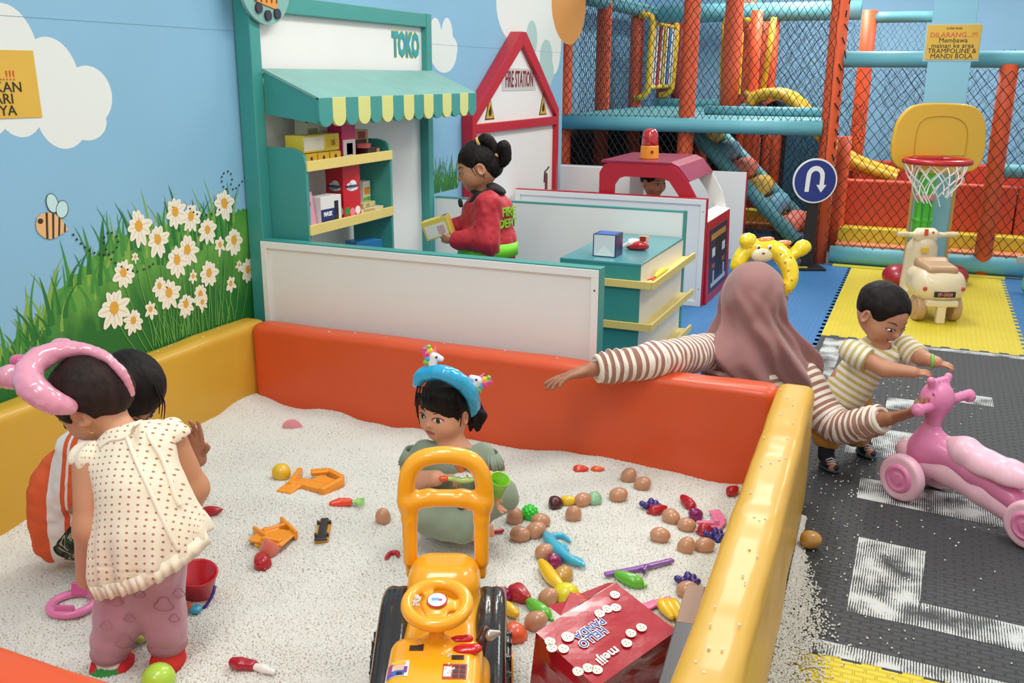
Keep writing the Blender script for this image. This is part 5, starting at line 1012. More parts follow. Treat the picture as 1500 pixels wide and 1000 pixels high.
S = SD(.005, .03); S.ell(PQ(108, 778, q), (.085, .09, .06), Rb); S.chain([PQ(105, 775, q), PQ(150, 772, q-.06), PQ(146, 840, q-.02)], [.078, .065, .052]); S.chain([PQ(108, 780, q-.04), PQ(130, 790, q-.1)], [.07, .05]); S.build('trousers', camo, K)
S = SD(.004, .02); S.ell(L2(0, -.15, .22), np.array((.93, 1.0, .92))*hs2, Rk); S.ell(L2(0, -.6, -.3), np.array((.8, .5, .7))*hs2, Rk, k=.02); S.ell(L2(.72, .1, -.2), np.array((.22, .4, .6))*hs2, Rk, k=.02); S.ell(L2(-.72, .1, -.2), np.array((.22, .4, .6))*hs2, Rk, k=.02)
S.ell(L2(0, 1.05, -.35), np.array((.62, .60, .62))*hs2, Rk, op='s', k=.012); S.build('hair', hair_m, K, disp=lambda p: .0018*vnoise((p-hc2)@Rk*np.array((9, 2, 2)), 22, 2)+.003*vnoise(p, 20, 1))
strands([[PQ(228, 560, q-.08), PQ(238, 585, q-.09), PQ(236, 612, q-.09)], [PQ(230, 565, q-.08), PQ(241, 590, q-.09), PQ(240, 615, q-.09)], [PQ(222, 555, q-.08), PQ(233, 580, q-.1), PQ(233, 606, q-.1)]], .004, hair_m, K)

# ---------------------------------------------------------------- girl sitting in the beads
q = 2.76; sk3 = skin('skin_medium', (214, 156, 122))
G = thing('person', 'little girl in sage green outfit sitting in the white beads, looking left', 'person', tuple(PZ(660, 780, .1)))
hc3 = PQ(654, 598, q+.02); hs3 = .093; Rg3 = frame(dirs(-.60, -.78, -.10), dirs(.04, 0, 1))
B = SD(.0035, .03); L3 = head(B, hc3, Rg3, hs3); B.chain([PQ(664, 665, q), PQ(661, 630, q+.01)], [.038, .036], k=.02)
B.ell(PQ(664, 680, q), (.085, .06, .085), Rb); B.ell(PQ(666, 745, q+.01), (.095, .08, .075), Rb)
sL3, sR3 = PQ(620, 662, q), PQ(704, 666, q+.02)
eL = PQ(602, 704, q-.02); wL = PQ(640, 700, q-.12); B.chain([sL3, eL, wL], [.034, .032, .024], k=.015)
eR = PQ(718, 705, q-.02); wR = PQ(716, 700, q-.14); B.chain([sR3, eR, wR], [.033, .03, .023], k=.015)
hand(B, wL, dirs(1, -.15, .15), dirs(.2, -.1, -1), 1, .046, (.5, .6, .7, .7)); hand(B, PQ(726, 716, q-.15), dirs(.1, -.3, -1), dirs(1, 0, 0), 1, .044, (.3, .5, .5, .5))
kL3 = PQ(630, 754, q-.13); kR3 = PQ(732, 726, q-.05); fL3 = PQ(688, 776, q-.16)
B.chain([PQ(645, 752, q), kL3, fL3], [.06, .05, .032], k=.02); B.chain([PQ(690, 745, q), kR3, PQ(690, 760, q-.13)], [.06, .05, .035], k=.02); B.chain([fL3, PQ(708, 776, q-.17)], [.028, .026], k=.015)
for i in range(5): p = PQ(712+1.0*i, 770+3.4*i, q-.175); B.cone(p, p+dirs(.014, -.004, 0), .009-.0008*i, .008-.0008*i, k=.002)
B.build('body', sk3, G); face(G, B, L3, Rg3, hs3, look=(-.4, .1))
sage = mat('sage_green_cloth', (132, 146, 124), .85, sheen=.3, var=.04, vs_=20, bump=.3, bs=180, bdist=.001)
S = SD(.004, .03); S.ell(PQ(662, 676, q), (.088, .066, .072), Rb); S.cone(PQ(663, 682, q), PQ(666, 738, q), .078, .088, k=.03); S.chain([sL3, PQ(606, 686, q-.01)], [.042, .045], k=.02); S.chain([sR3, PQ(715, 690, q-.005)], [.042, .044], k=.02)
S.ell(PQ(662, 640, q), (.05, .05, .034), Rb, op='s', k=.006); S.build('shirt', sage, G, disp=folds((.006, 14, (1, 1, .6)), (.003, 35, (1, 1, .5))))
S = SD(.0035, .006); S.tor(PQ(662, 652, q-.0), .047, .008, ax=dirs(0, -.25, 1)); S.build('collar_band', mat('sage_dark', (118, 132, 110), .85), G)
for c, sx_ in ((PQ(604, 666, q-.01), -1), (PQ(717, 672, q), 1)):
    mb = MB(); V = []
    for i in range(41):
        t = i/40; a_ = -.2+math.pi*1.25*t; r0 = .030; r1 = .054+.006*math.sin(i*1.9); w0 = dirs(sx_*r0*math.sin(a_)*.8, -r0*math.cos(a_), .022-.0*t); w1 = dirs(sx_*(r1*math.sin(a_)*.7+.004), -r1*math.cos(a_)*.9, -.022+.005*math.sin(i*1.3)); V += [tuple(c+w0), tuple(c+w1)]
    mb.v = V; mb.f = [(2*i, 2*i+2, 2*i+3, 2*i+1) for i in range(40)]; o = mb.build('sleeve_ruffle', sage, G, smooth=True); md = o.modifiers.new('t', 'SOLIDIFY'); md.thickness = .004
S = SD(.0045, .03); S.ell(PQ(668, 752, q), (.10, .09, .065), Rb); S.chain([PQ(645, 750, q), kL3, fL3+dirs(-.02, 0, .005)], [.066, .058, .046]); S.ell(PQ(652, 772, q-.13), (.065, .055, .035), Rb); S.chain([PQ(690, 745, q), kR3, PQ(700, 752, q-.11)], [.064, .052, .042])
S.build('trousers', sage, G, disp=folds((.007, 13, (1, 1, 1)), (.003, 34, (1, .6, 1))))
S = SD(.0035, .02); S.ell(L3(0, -.16, .22), np.array((.92, 1.0, .98))*hs3, Rg3); S.ell(L3(0, -.55, -.15), np.array((.78, .5, .6))*hs3, Rg3, k=.02); S.ell(L3(-.1, .56, .56), np.array((.60, .34, .30))*hs3, Rg3, k=.015); S.ell(L3(.74, .25, -.05), np.array((.10, .22, .5))*hs3, Rg3, k=.012)
S.ell(L3(0, 1.15, -.35), np.array((.66, .62, .56))*hs3, Rg3, op='s', k=.008); S.ell(L3(.9, .3, -.45), np.array((.3, .5, .45))*hs3, Rg3, op='s', k=.008); S.ell(L3(-.98, .1, -.22), np.array((.26, .3, .4))*hs3, Rg3, op='s', k=.006)
S.build('hair', hair_m, G, disp=lambda p: .0018*vnoise((p-hc3)@Rg3*np.array((9, 2, 1.5)), 24, 2)+.002*vnoise(p, 25, 1))
S = SD(.0035, .01); S.chain([PQ(692, 585, q+.05), PQ(703, 610, q+.03), PQ(700, 628, q+.02)], [.022, .02, .008]); S.chain([PQ(694, 590, q+.05), PQ(692, 615, q+.02), PQ(690, 630, q+.02)], [.018, .014, .005]); S.build('side_tail', hair_m, G, disp=lambda p: .003*vnoise(p*np.array((1, 1, .3)), 90, 2))
rr_ = []
for i in range(14): x = 612+i*4.2; rr_.append([PQ(x, 566+.002*i, q-.06), PQ(x-2+rng.normal(0, 1), 580, q-.085), PQ(x-3+rng.normal(0, 2), 591+rng.normal(0, 3)+(i > 9)*4, q-.085)])
rr_ += [[PQ(612, 575, q-.04), PQ(610, 595, q-.04), PQ(612, 612, q-.04)], [PQ(615, 575, q-.04), PQ(612, 600, q-.045), PQ(615, 622, q-.045)], [PQ(671, 580, q-.07), PQ(673, 600, q-.06), PQ(671, 618, q-.055)], [PQ(673, 585, q-.07), PQ(676, 605, q-.06), PQ(674, 625, q-.05)]]
strands(rr_, .0035, hair_m, G)
# blue unicorn balloon headband
ub = thing('balloon_headband', 'bright blue balloon headband with two unicorn heads on the sitting girl', 'headband', tuple(hc3))
blub = mat('blue_balloon', (30, 168, 214), .25, coat=.7, bump=.2, bs=30)
arc = [PQ(x, y, q+dq) for x, y, dq in ((611, 561, -.03), (620, 549, -.045), (638, 545, -.06), (658, 549, -.07), (676, 560, -.06), (690, 577, -.04), (694, 594, -.01), (688, 606, .01))]
sp = spline(arc, 3); rs = np.interp(np.linspace(0, 1, len(sp)), [0, .1, .5, .85, 1], [.014, .021, .025, .021, .014]); S = SD(.0035, .003); S.chain(sp, list(rs), k=.003); S.build('ring', blub, ub, disp=folds((.0015, 60, (1, 1, 1))))
ucm = col_mat('col_unicorn', .25, coat=.6)
for cx, cy, dq, fl, rz_ in ((634, 524, -.05, 1, 0), (700, 560, -.02, -1, .8)):
    c = PQ(cx, cy, q+dq); Ru = Rb@rotm('y', rz_); D = lambda x, y, z: c+Ru@np.array((x*fl, y, z)); S = SD(.0024, .002)
    wht = (238, 236, 238); S.cone(D(0, 0, -.022), D(.004, 0, .004), .013, .013, col=wht); S.cone(D(.004, 0, .006), D(.024, 0, -.003), .013, .009, col=wht); S.cone(D(.006, 0, .016), D(.008, 0, .034), .006, .002, col=(240, 120, 150))
    for (x, z, r_, cc) in ((-.008, .022, .010, (240, 200, 40)), (-.018, .012, .011, (230, 60, 150)), (-.014, -.002, .010, (60, 180, 200)), (-.02, -.014, .010, (130, 190, 60)), (-.008, -.02, .009, (240, 150, 40)), (-.024, .026, .009, (210, 70, 160)), (-.012, .034, .008, (120, 190, 70))): S.ell(D(x, 0, z), (r_, r_*.8, r_*.9), Ru, col=cc)
    S.ell(D(.012, -.012, .006), (.003, .003, .0035), col=(30, 30, 30)); S.build('unicorn_head', ucm, ub, 'white unicorn head with a rainbow mane')
# things she holds
cg = thing('toy_cup', 'lime green toy cup in the sitting girl\'s hand beside her knee', 'toy cup', tuple(PQ(730, 708, q-.18))); c = PQ(729, 712, q-.19); Rc = frame(dirs(.2, -.3, 1), dirs(1, 0, 0)); ax_ = nrm(dirs(.25, -.35, .9)); a_, b_2 = perp(ax_); Rl = np.stack([a_, b_2, ax_], 1)
lg = mat('lime_plastic', (130, 196, 40), .3, coat=.3); MB().lathe([(.018, -.03), (.022, -.03), (.027, .03), (.030, .032), (.029, .026), (.020, -.024), (.001, -.025)], 24, Rl, c).build('cup', lg, cg, smooth=True); MB().tube([c-rh*.026+uz*v[1]-rh*v[0] for v in ((.0, .018), (.014, .016), (.018, .0), (.013, -.016), (.0, -.018))], .0045, 8).build('handle', lg, cg, smooth=True)
tg = thing('toy_tiger', 'orange and white plush tiger held against the sitting girl\'s chest', 'soft toy', tuple(PQ(684, 678, q-.14))); c = PQ(682, 676, q-.15); S = SD(.003, .006)
S.ell(c, (.034, .022, .022), Rb, col=(196, 110, 50)); S.ell(c+dirs(.022, -.01, .016), (.02, .018, .018), Rb, col=(206, 120, 56)); S.ell(c+dirs(.012, -.02, -.002), (.012, .008, .012), Rb, col=(236, 226, 206)); S.ell(c+dirs(-.006, -.018, .008), (.008, .006, .007), Rb, col=(240, 232, 214)); S.cone(c+dirs(-.02, -.01, -.01), c+dirs(.0, -.02, -.036), .011, .008, col=(190, 104, 46)); S.cone(c+dirs(.02, -.01, -.01), c+dirs(.034, -.016, -.036), .011, .008, col=(190, 104, 46))
for x in (-.02, -.008, .006): S.ell(c+dirs(x, -.018, .012), (.003, .006, .010), Rb, col=(60, 36, 24))
S.build('plush_body', col_mat('col_plush', .9, bump=.5, bs=200), tg)
sc_ = thing('toy_scoop', 'pale green toy scoop full of white beads in front of the sitting girl', 'toy scoop', tuple(PQ(678, 702, q-.16))); c = PQ(680, 701, q-.17); S = SD(.0025, .004); S.ell(c, (.034, .02, .012), Rb); S.cone(c-rh*.03, c-rh*.06, .007, .006); S.build('scoop', mat('pale_lime', (178, 206, 110), .35, coat=.2), sc_)
S = SD(.002, .002); S.cone(c-rh*.052, c-rh*.066, .0085, .0085); S.build('orange_grip', mat('grip_orange', (226, 84, 36), .35), sc_)
mb = MB()
for i in range(150): a = rng.uniform(0, 6.28); r_ = math.sqrt(rng.random()); mb.lathe([(.0032*math.sin(b), -.0032*math.cos(b)) for b in (.6, 1.57, 2.5)], 5, c=c+dirs(.03*r_*math.cos(a), .016*r_*math.sin(a), .010+.012*(1-r_)))
mb.build('heaped_beads', bead_m, sc_, kind='stuff')
P = []
for i in range(60):
    x, y = rng.uniform(648, 684), rng.uniform(742, 790)
    P.append(CC+0)
scp = SD(.0045, .03); scp.P = list(S.P)

# ---------------------------------------------------------------- girl in the firefighter jacket
q = 4.5; sk4 = skin('skin_tan', (192, 134, 102)); D4 = thing('person', 'girl with two bunches in red firefighter jacket with lime stripe, holding a box', 'person', tuple(PQ(712, 480, q)*np.array((1, 1, 0))))
gx = PQ(712, 300, q); zf = lambda x, z, dq=0: np.array((PQ(x, 300, q+dq)[0], PQ(x, 300, q+dq)[1], z))
Rf = frame(dirs(-.93, -.12, -.32), dirs(-.2, 0, 1)); hc4 = PQ(701, 243, q); hs4 = .112
B = SD(.0048, .03); L4 = head(B, hc4, Rf, hs4); B.chain([PQ(712, 300, q), PQ(706, 270, q)], [.045, .042], k=.02)
B.ell(PQ(712, 320, q), (.09, .10, .12), Rb); B.ell(PQ(712, 372, q), (.09, .1, .12), Rb)
for dy in (-.06, .06): B.chain([zf(712, .55)+fh*dy, zf(710, .32)+fh*dy, zf(714, .06)+fh*dy], [.075, .055, .038]); B.chain([zf(714, .045)+fh*dy, zf(714, .03)+fh*dy-rh*.12], [.035, .028], k=.02)
sN, sF = PQ(714, 300, q-.10), PQ(706, 300, q+.10); eN = PQ(716, 352, q-.14); wN = PQ(668, 352, q-.10); eF = PQ(692, 345, q+.12); wF = PQ(662, 332, q+.02)
B.chain([sN, eN, wN], [.042, .038, .026], k=.02); B.chain([sF, eF, wF], [.042, .036, .026], k=.02)
hand(B, wN, dirs(-1, .15, .12), dirs(0, .9, .25), -1, .055, (.5, .5, .6, .6)); hand(B, wF, dirs(-1, -.1, -.1), dirs(0, -.9, .2), 1, .055, (.5, .5, .6, .6)); B.build('body', sk4, D4); face(D4, B, L4, Rf, hs4, open_=.3)
jkt = mat('red_jacket', (184, 24, 42), .6, var=.04, vs_=10, bump=.2, bs=90, sheen=.15); S = SD(.0055, .04)
S.ell(PQ(715, 305, q), (.105, .12, .085), Rb); S.cone(PQ(714, 315, q), zf(712, .62), .11, .125, k=.04); S.cone(zf(716, .72), zf(714, .56), .13, .14, k=.03); S.chain([sN, eN+dirs(-.01, 0, 0), PQ(672, 352, q-.10)], [.062, .060, .046], k=.025); S.chain([sF, eF, PQ(668, 334, q+.03)], [.06, .062, .045], k=.03)
S.cut(zf(712, .52), (0, 0, -1), .005); S.build('jacket', jkt, D4, disp=folds((.009, 9, (1, 1, 1.3)), (.005, 24, (1.6, 1.6, .6)), (.003, 50, (1, 1, 1)))); J4 = SD(.005, .04); J4.P = list(S.P)
def band(S0, c0, z0, z1, r, off=.004, n=40, a0=0, a1=2*math.pi):
    mb = MB(); V = []
    for i in range(n+1):
        a = a0+(a1-a0)*i/n; d = rh*math.cos(a)+fh*math.sin(a)
        for z in (z0, z1): p = np.array((c0[0], c0[1], z)); s_ = S0.surf(p+d*r, -d, r); V.append(tuple(s_+d*off))
    mb.v = V; mb.f = [(2*i, 2*i+2, 2*i+3, 2*i+1) for i in range(n)]; return mb
Jb = SD(.005, .04); Jb.P = [p for p in J4.P[:3]]
zs = PQ(735, 352, q)[2]; mb = band(Jb, zf(714, 0), zs-.062, zs-.0, .32, .009); o = mb.build('lime_stripe', mat('lime_reflective', (126, 220, 50), .5), D4, smooth=True); md = o.modifiers.new('t', 'SOLIDIFY'); md.thickness = .003
S = SD(.0045, .015); S.tor(PQ(711, 284, q), .066, .011, ax=dirs(.3, 0, 1), k=.02); S.ell(PQ(726, 275, q-.0), (.055, .085, .018), Rb@rotm('y', .45)); S.ell(PQ(712, 284, q-.055), (.07, .04, .014), Rb@rotm('y', -.35)@rotm('x', -.5)); S.cone(PQ(705, 288, q-.085), PQ(688, 298, q-.05), .016, .010); S.build('black_collar', mat('black_cloth', (34, 32, 34), .8, bump=.4, bs=150), D4)
S = SD(.004, .004); S.cyl(PQ(677, 297, q-.03), PQ(672, 298, q-.035), .02, .006); S.build('black_button', mat('black_cloth', (34, 32, 34), .8), D4)
Rt = np.stack([nrm(fh*-.8+rh*.6)*-1, uz, nrm(rh*.8+fh*-.6)], 1); Rt = np.stack([nrm(dirs(.62, .78, 0)), uz, nrm(dirs(.78, -.62, 0))], 1)
lm = mat('lime_letter', (150, 200, 50), .5)
for s_, py in (('FIRE', 307), ('DEPT', 324)):
    nd_ = dirs(.78, -.62, 0); z0_ = zf(716, PQ(735, py, q)[2]); c = J4.surf(z0_+nd_*.3, -nd_, .3)+nd_*.006; c = c+dirs(.04, .05, 0)*0; text(s_, .056, c-nd_*.001, Rt, lm, D4, bold=.001, ext=.004)
S = SD(.0045, .02); S.ell(L4(0, -.16, .22), np.array((.88, .96, .86))*hs4, Rf); S.ell(L4(0, -.5, -.15), np.array((.76, .5, .55))*hs4, Rf, k=.02)
S.ell(L4(0, 1.08, -.30), np.array((.70, .66, .66))*hs4, Rf, op='s', k=.012)
for x in (-1, 1): S.ell(L4(x*.95, .12, -.22), np.array((.26, .36, .45))*hs4, Rf, op='s', k=.006)
S.build('hair', hair_m, D4, disp=lambda p: .002*vnoise((p-hc4)@Rf*np.array((3, 6, 3)), 22, 2)+.002*vnoise(p, 20, 1))
tie = mat('yellow_hair_tie', (214, 172, 90), .6)
for (a, b, c, d, nm) in (((702, 208), (712, 204), (722, 215), (722, 232), 1), ((726, 224), (738, 214), (741, 232), (731, 243), 2)):
    S = SD(.0042, .008); S.chain(spline([PQ(*a, q-.04), PQ(*b, q-.05), PQ(*c, q-.05), PQ(*d, q-.04)], 4), list(np.interp(np.linspace(0, 1, 13), [0, .3, .8, 1], [.016, .026, .022, .01]))); S.build('hair_bunch', hair_m, D4, disp=lambda p: .002*vnoise(p, 70, 2))
    S = SD(.004, .003); S.tor(PQ(a[0]-1, a[1]+1, q-.04), .018, .009, ax=PQ(*b, q)-PQ(*a, q)); S.build('hair_tie', tie, D4)
strands([[PQ(686, 225, q-.05), PQ(690, 245, q-.09), PQ(697, 258, q-.10)], [PQ(690, 222, q-.06), PQ(693, 240, q-.1), PQ(699, 255, q-.11)], [PQ(712, 250, q-.08), PQ(708, 258, q-.1), PQ(711, 262, q-.1)]], .003, hair_m, D4)
hbx = thing('held_box', 'yellow and white snack box held by the girl in the firefighter jacket', 'box', tuple(PQ(642, 332, q-.06))); c = PQ(643, 332, q-.06); Rq = frame(dirs(.2, 1, .1), dirs(-.35, 0, 1))
MB().box((-.07, -.03, -.045), (.06, .03, .045), Rq, c).build('carton', mat('held_yellow', (222, 200, 90), .4, coat=.2), hbx, bevel=.002); MB().box((-.06, -.031, -.038), (.045, -.0305, .022), Rq, c).build('label_panel', mat('held_white', (232, 226, 214), .45), hbx); MB().box((.0, -.0315, -.03), (.035, -.031, .01), Rq, c).build('print_patch', mat('held_pinkish', (206, 170, 168), .5), hbx); MB().box((.03, -.028, .0451), (.06, .028, .0456), Rq, c).build('top_print', mat('held_purple', (120, 104, 130), .5), hbx)

# ---------------------------------------------------------------- boy in the fire engine
q = 6.75; T5 = thing('person', 'boy with short black hair sitting inside the toy fire engine cab', 'person', tuple(PQ(960, 300, q)*np.array((1, 1, 0)))); hc5 = PQ(957, 265, q); hs5 = .098
Rt5 = frame(dirs(.55, -.8, -.15), (0, 0, 1)); sk5 = skin('skin_boy', (205, 148, 116)); B = SD(.006, .03); L5 = head(B, hc5, Rt5, hs5); b0 = hc5*np.array((1, 1, 0)); zt5 = hc5[2]
B.chain([hc5-uz*.06, hc5-uz*.14], [.04, .045]); B.ell(hc5-uz*.24, (.10, .08, .12), Rb); B.ell(hc5-uz*.38, (.11, .10, .10), Rb); cd5 = hc5-uz*.38
for s_ in (-1, 1): B.chain([hc5-uz*.18+rh*.10*s_, hc5-uz*.30+rh*.13*s_-fh*.04, hc5-uz*.30+rh*.07*s_-fh*.16], [.038, .034, .025], k=.02); B.chain([cd5+rh*.06*s_, cd5+rh*.07*s_-fh*.18, cd5+rh*.07*s_-fh*.20-uz*.2], [.06, .05, .038], k=.02); hand(B, hc5-uz*.30+rh*.07*s_-fh*.16, dirs(0, -1, 0), dirs(0, 0, -1), s_, .05, .6)
B.build('body', sk5, T5); face(T5, B, L5, Rt5, hs5)
S = SD(.006, .03); S.ell(hc5-uz*.25, (.115, .09, .125), Rb); S.ell(hc5-uz*.36, (.115, .1, .08), Rb)
for s_ in (-1, 1): S.chain([hc5-uz*.18+rh*.10*s_, hc5-uz*.29+rh*.13*s_-fh*.03], [.05, .048])
S.build('dark_shirt', mat('dark_maroon_cloth', (60, 24, 28), .8), T5)
S = SD(.0055, .02); S.ell(L5(0, -.14, .24), np.array((.87, .97, .84))*hs5, Rt5); S.ell(L5(0, 1.12, -.28), np.array((.85, .80, .90))*hs5, Rt5, op='s', k=.01)
for x in (-1, 1): S.ell(L5(x*.98, .1, -.2), np.array((.28, .34, .42))*hs5, Rt5, op='s', k=.006)
S.build('hair', hair_m, T5, disp=lambda p: .002*vnoise(p, 45, 2))
st = thing('truck_seat', 'small white bench seat inside the toy fire engine', 'seat', (b0[0], b0[1], 0)); zb = cd5[2]-.11; MB().box((-.16, -.10, 0), (.16, .14, zb), Rb, b0).build('seat_box', white_b, st, bevel=.004)
# ---------------------------------------------------------------- woman in the mauve headscarf
sk6 = skin('skin_deep', (160, 106, 76)); q = 3.70
W6 = thing('person', 'woman in mauve headscarf and striped top sitting behind the pit, arms spread', 'person', (-.56, 3.85, 0))
hc6 = PQ(1104, 433, q); hs6 = .118; R6 = frame(dirs(.62, .75, -.15), (0, 0, 1)); gb = hc6*np.array((1, 1, 0))
B = SD(.0052, .03); L6 = head(B, hc6, R6, hs6); B.chain([hc6-uz*.09, hc6-uz*.19], [.055, .06], k=.03)
B.ell(hc6-uz*.30, (.17, .10, .12), Rb); B.ell(hc6-uz*.48, (.15, .11, .15), Rb); B.ell(gb+uz*.11+fh*.02, (.19, .15, .11), Rb)
shA, shB = PQ(1040, 515, q-.03), PQ(1176, 555, q-.06); elA = PZ(960, 527, .495); wrA = PZ(866, 541, .487)
B.chain([shA, elA, wrA], [.055, .045, .026], k=.03); elB = PQ(1224, 622, 3.50); wrB = PQ(1303, 613, 3.30); B.chain([shB, elB, wrB], [.055, .044, .026], k=.03)
hdA = PZ(815, 555, .468)-wrA
hand(B, wrA+hdA*.15, hdA, dirs(0, -.25, -1), -1, .088, (.12, .22, .25, .3), spread=.16, thumb=.1)
hdB = PQ(1364, 596, 3.20)-wrB; hand(B, wrB+nrm(hdB)*.02, hdB, dirs(.1, .5, .9), -1, .080, (.3, .35, .4, .45), spread=.06)
for s_ in (-1, 1): B.chain([gb+uz*.11+rh*.09*s_, gb+uz*.12+rh*.26*s_+fh*.30, gb+uz*.07-rh*.05*s_+fh*.42], [.085, .065, .045], k=.03)
B.build('body', sk6, W6)
bw = [(0, (232, 222, 206)), (.5, (158, 112, 96))]; strp = ramp_mat('brown_white_stripe', 'u', bw, .85, period=.029, bump=.3, sheen=.2, bs=120)
for nm, P, Rr in (('left', [shA, elA, wrA+nrm(elA-wrA)*.035], [.075, .066, .052]), ('right', [shB, elB, wrB+nrm(elB-wrB)*.045], [.078, .068, .050])):
    S = SD(.0048, .02); pts = spline(P, 6); rs = np.interp(np.linspace(0, 1, len(pts)), [0, .5, 1], Rr); S.chain(pts, list(rs), k=.008)
    tot = sum(np.linalg.norm(pts[i+1]-pts[i]) for i in range(len(pts)-1)); e = pts[-1]; dd = nrm(pts[-1]-pts[-2]); S.cut(e+dd*.012, dd, .006)
    def dsp(p, P=P, e=e, dd=dd): a = (p-e)@dd; return .004*vnoise(p, 16, 3)+.006*np.exp(-((a+.05)/.05)**2)*np.sin(a*220+3*vnoise(p, 8, 1))+.004*vnoise(p*np.array((1, 1, 1)), 30, 8)
    S.build('striped_sleeve', strp, W6, disp=dsp, uv=True)
    S = SD(.004, .004); S.tor(e+dd*.008, Rr[2]-.008, .009, ax=dd); S.build('sleeve_cuff', mat('cuff_ivory', (226, 214, 196), .85), W6)
S = SD(.006, .04); S.ell(hc6-uz*.31, (.19, .115, .12), Rb); S.cone(hc6-uz*.36, gb+uz*.14, .16, .18); S.build('striped_top', ramp_mat('brown_white_body', 'st', bw, .85, period=.03, sheen=.2), W6, disp=folds((.006, 10, (1, 1, 1))), paint={'st': lambda V: V[:, 2]})
S = SD(.007, .04); S.ell(gb+uz*.115+fh*.02, (.21, .17, .115), Rb)
for s_ in (-1, 1): S.chain([gb+uz*.11+rh*.09*s_, gb+uz*.115+rh*.26*s_+fh*.30, gb+uz*.075-rh*.0*s_+fh*.40], [.10, .08, .06], k=.03)
S.cut((0, 0, .003), (0, 0, -1)); S.build('dark_trousers', mat('dark_trousers', (50, 44, 48), .85), W6)
mauve = mat('mauve_scarf', (156, 110, 106), .8, sheen=.35, var=.03, vs_=6, bump=.12, bs=160)
S = SD(.0055, .07); S.ell(hc6+uz*.005, (.118, .128, .130), Rb); S.cone(hc6-uz*.04, PQ(1100, 505, q), .105, .125, k=.06); S.ell(PQ(1100, 520, q+.01), (.19, .12, .09), Rb, k=.10)
S.cone(PQ(1085, 500, q-.03), PQ(1048, 528, q-.06), .10, .075, k=.05); S.cone(PQ(1110, 500, q-.03), PQ(1165, 545, q-.07), .10, .075, k=.06); S.cone(PQ(1100, 520, q-.04), PQ(1105, 548, q-.05), .115, .10, k=.06)
S.ell(L6(0, .95, -.05), np.array((.62, .6, .85))*hs6, R6, op='s', k=.02)
hem0 = PQ(1030, 545, q-.12); hem1 = PQ(1185, 568, q-.12); hn6 = nrm(np.cross(hem1-hem0, fh)); hn6 = hn6 if hn6[2] < 0 else -hn6; S.cut(hem0, hn6, .008)
def scarf(p):
    d = p-hc6; x = d@rh; z = d[:, 2]; y = d@fh; dn = np.clip((.06-z)/.2, 0, 1.4); th = np.arctan2(x*.7+z*.25, -y+.05)
    return .014*dn*np.sin(th*9+z*10+1.6*vnoise(p, 5, 3))+.006*dn*np.sin(th*23+z*26+2*vnoise(p, 8, 5))+.002*vnoise(p, 20, 6)+.003*np.sin((x*1.3-z*.6)*60)*np.exp(-((z-.0)/.09)**2)
S.build('headscarf', mauve, W6, disp=scarf)
# yellow giraffe balloon headband on her head
gbn = thing('balloon_headband', 'yellow spotted balloon headband with giraffe face on the woman\'s headscarf', 'headband', tuple(hc6)); yb = mat('yellow_balloon', (242, 212, 24), .22, coat=.7, bump=.2, bs=30, bdist=.002)
qh = q+.06; gy_ = [PQ(x, y, qh+dq) for x, y, dq in ((1080, 388, .0), (1089, 372, .01), (1105, 364, .01), (1124, 363, .0), (1143, 371, -.02), (1155, 390, -.05), (1158, 406, -.07), (1153, 420, -.08), (1149, 429, -.08))]
sp = spline(gy_, 3); rs = np.interp(np.linspace(0, 1, len(sp)), [0, .3, .6, .9, 1], [.028, .036, .034, .024, .012]); S = SD(.0045, .006); S.chain(sp, list(rs), k=.006); S.build('ring', yb, gbn, disp=folds((.002, 60, (1, 1, 1))))
for (x, y), (x2, y2) in (((1094, 362), (1094, 354)), ((1159, 374), (1174, 364))):
    S = SD(.0042, .012); S.cone(PQ(x, y, qh), PQ(x2, y2, qh), .022, .030); S.ell(PQ(x2+3, y2-3, qh), (.03, .02, .026), Rb); S.build('ear', yb, gbn, disp=folds((.003, 50, (1, 1, 1))))
for x, y in ((1122, 352), (1147, 357)): S = SD(.0042, .01); S.ell(PQ(x, y, qh), (.034, .02, .013), Rb@rotm('y', -.2)); S.ell(PQ(x-5, y+1, qh), (.02, .016, .014), Rb); S.build('orange_tuft', mat('orange_balloon', (238, 130, 50), .25, coat=.6), gbn)
S = SD(.003, .006); S.ell(PQ(1118, 373, qh-.026), (.048, .018, .030), Rb@rotm('y', -.12)); S.build('muzzle', mat('cream_balloon', (236, 222, 180), .25, coat=.5), gbn)
Sf = SD(.0045, .006); Sf.chain(sp, list(rs), k=.006); Sf.ell(PQ(1118, 373, qh-.026), (.048, .018, .030), Rb@rotm('y', -.12))
def dot(px, py, r_, m, nm, sx=1, lift=.0015):
    d = nrm(ray(px, py)); p = Sf.surf(CC+d*3.2, d, 2); S = SD(.0016, .001); S.ell(p-d*lift*0, (r_*sx, .004, r_), Rb); return S.build(nm, m, gbn)
ewm = mat('print_white', (244, 240, 230), .3, coat=.4); ebm = mat('print_brown', (90, 40, 24), .3, coat=.5)
for x in (1111, 1127.5): dot(x, 362, .011, ewm, 'printed_eye', .75); dot(x+.5, 363, .0075, ebm, 'printed_pupil', .75, .003)
dot(1118.5, 371, .004, ebm, 'printed_mouth', 1.6)
for x, y in ((1144, 372), (1150, 384), (1158, 377), (1155, 396), (1160, 410), (1150, 416), (1156, 424), (1100, 362), (1140, 382)): dot(x, y, .0052, mat('spot_orange', (226, 150, 30), .3, coat=.4), 'printed_spot')

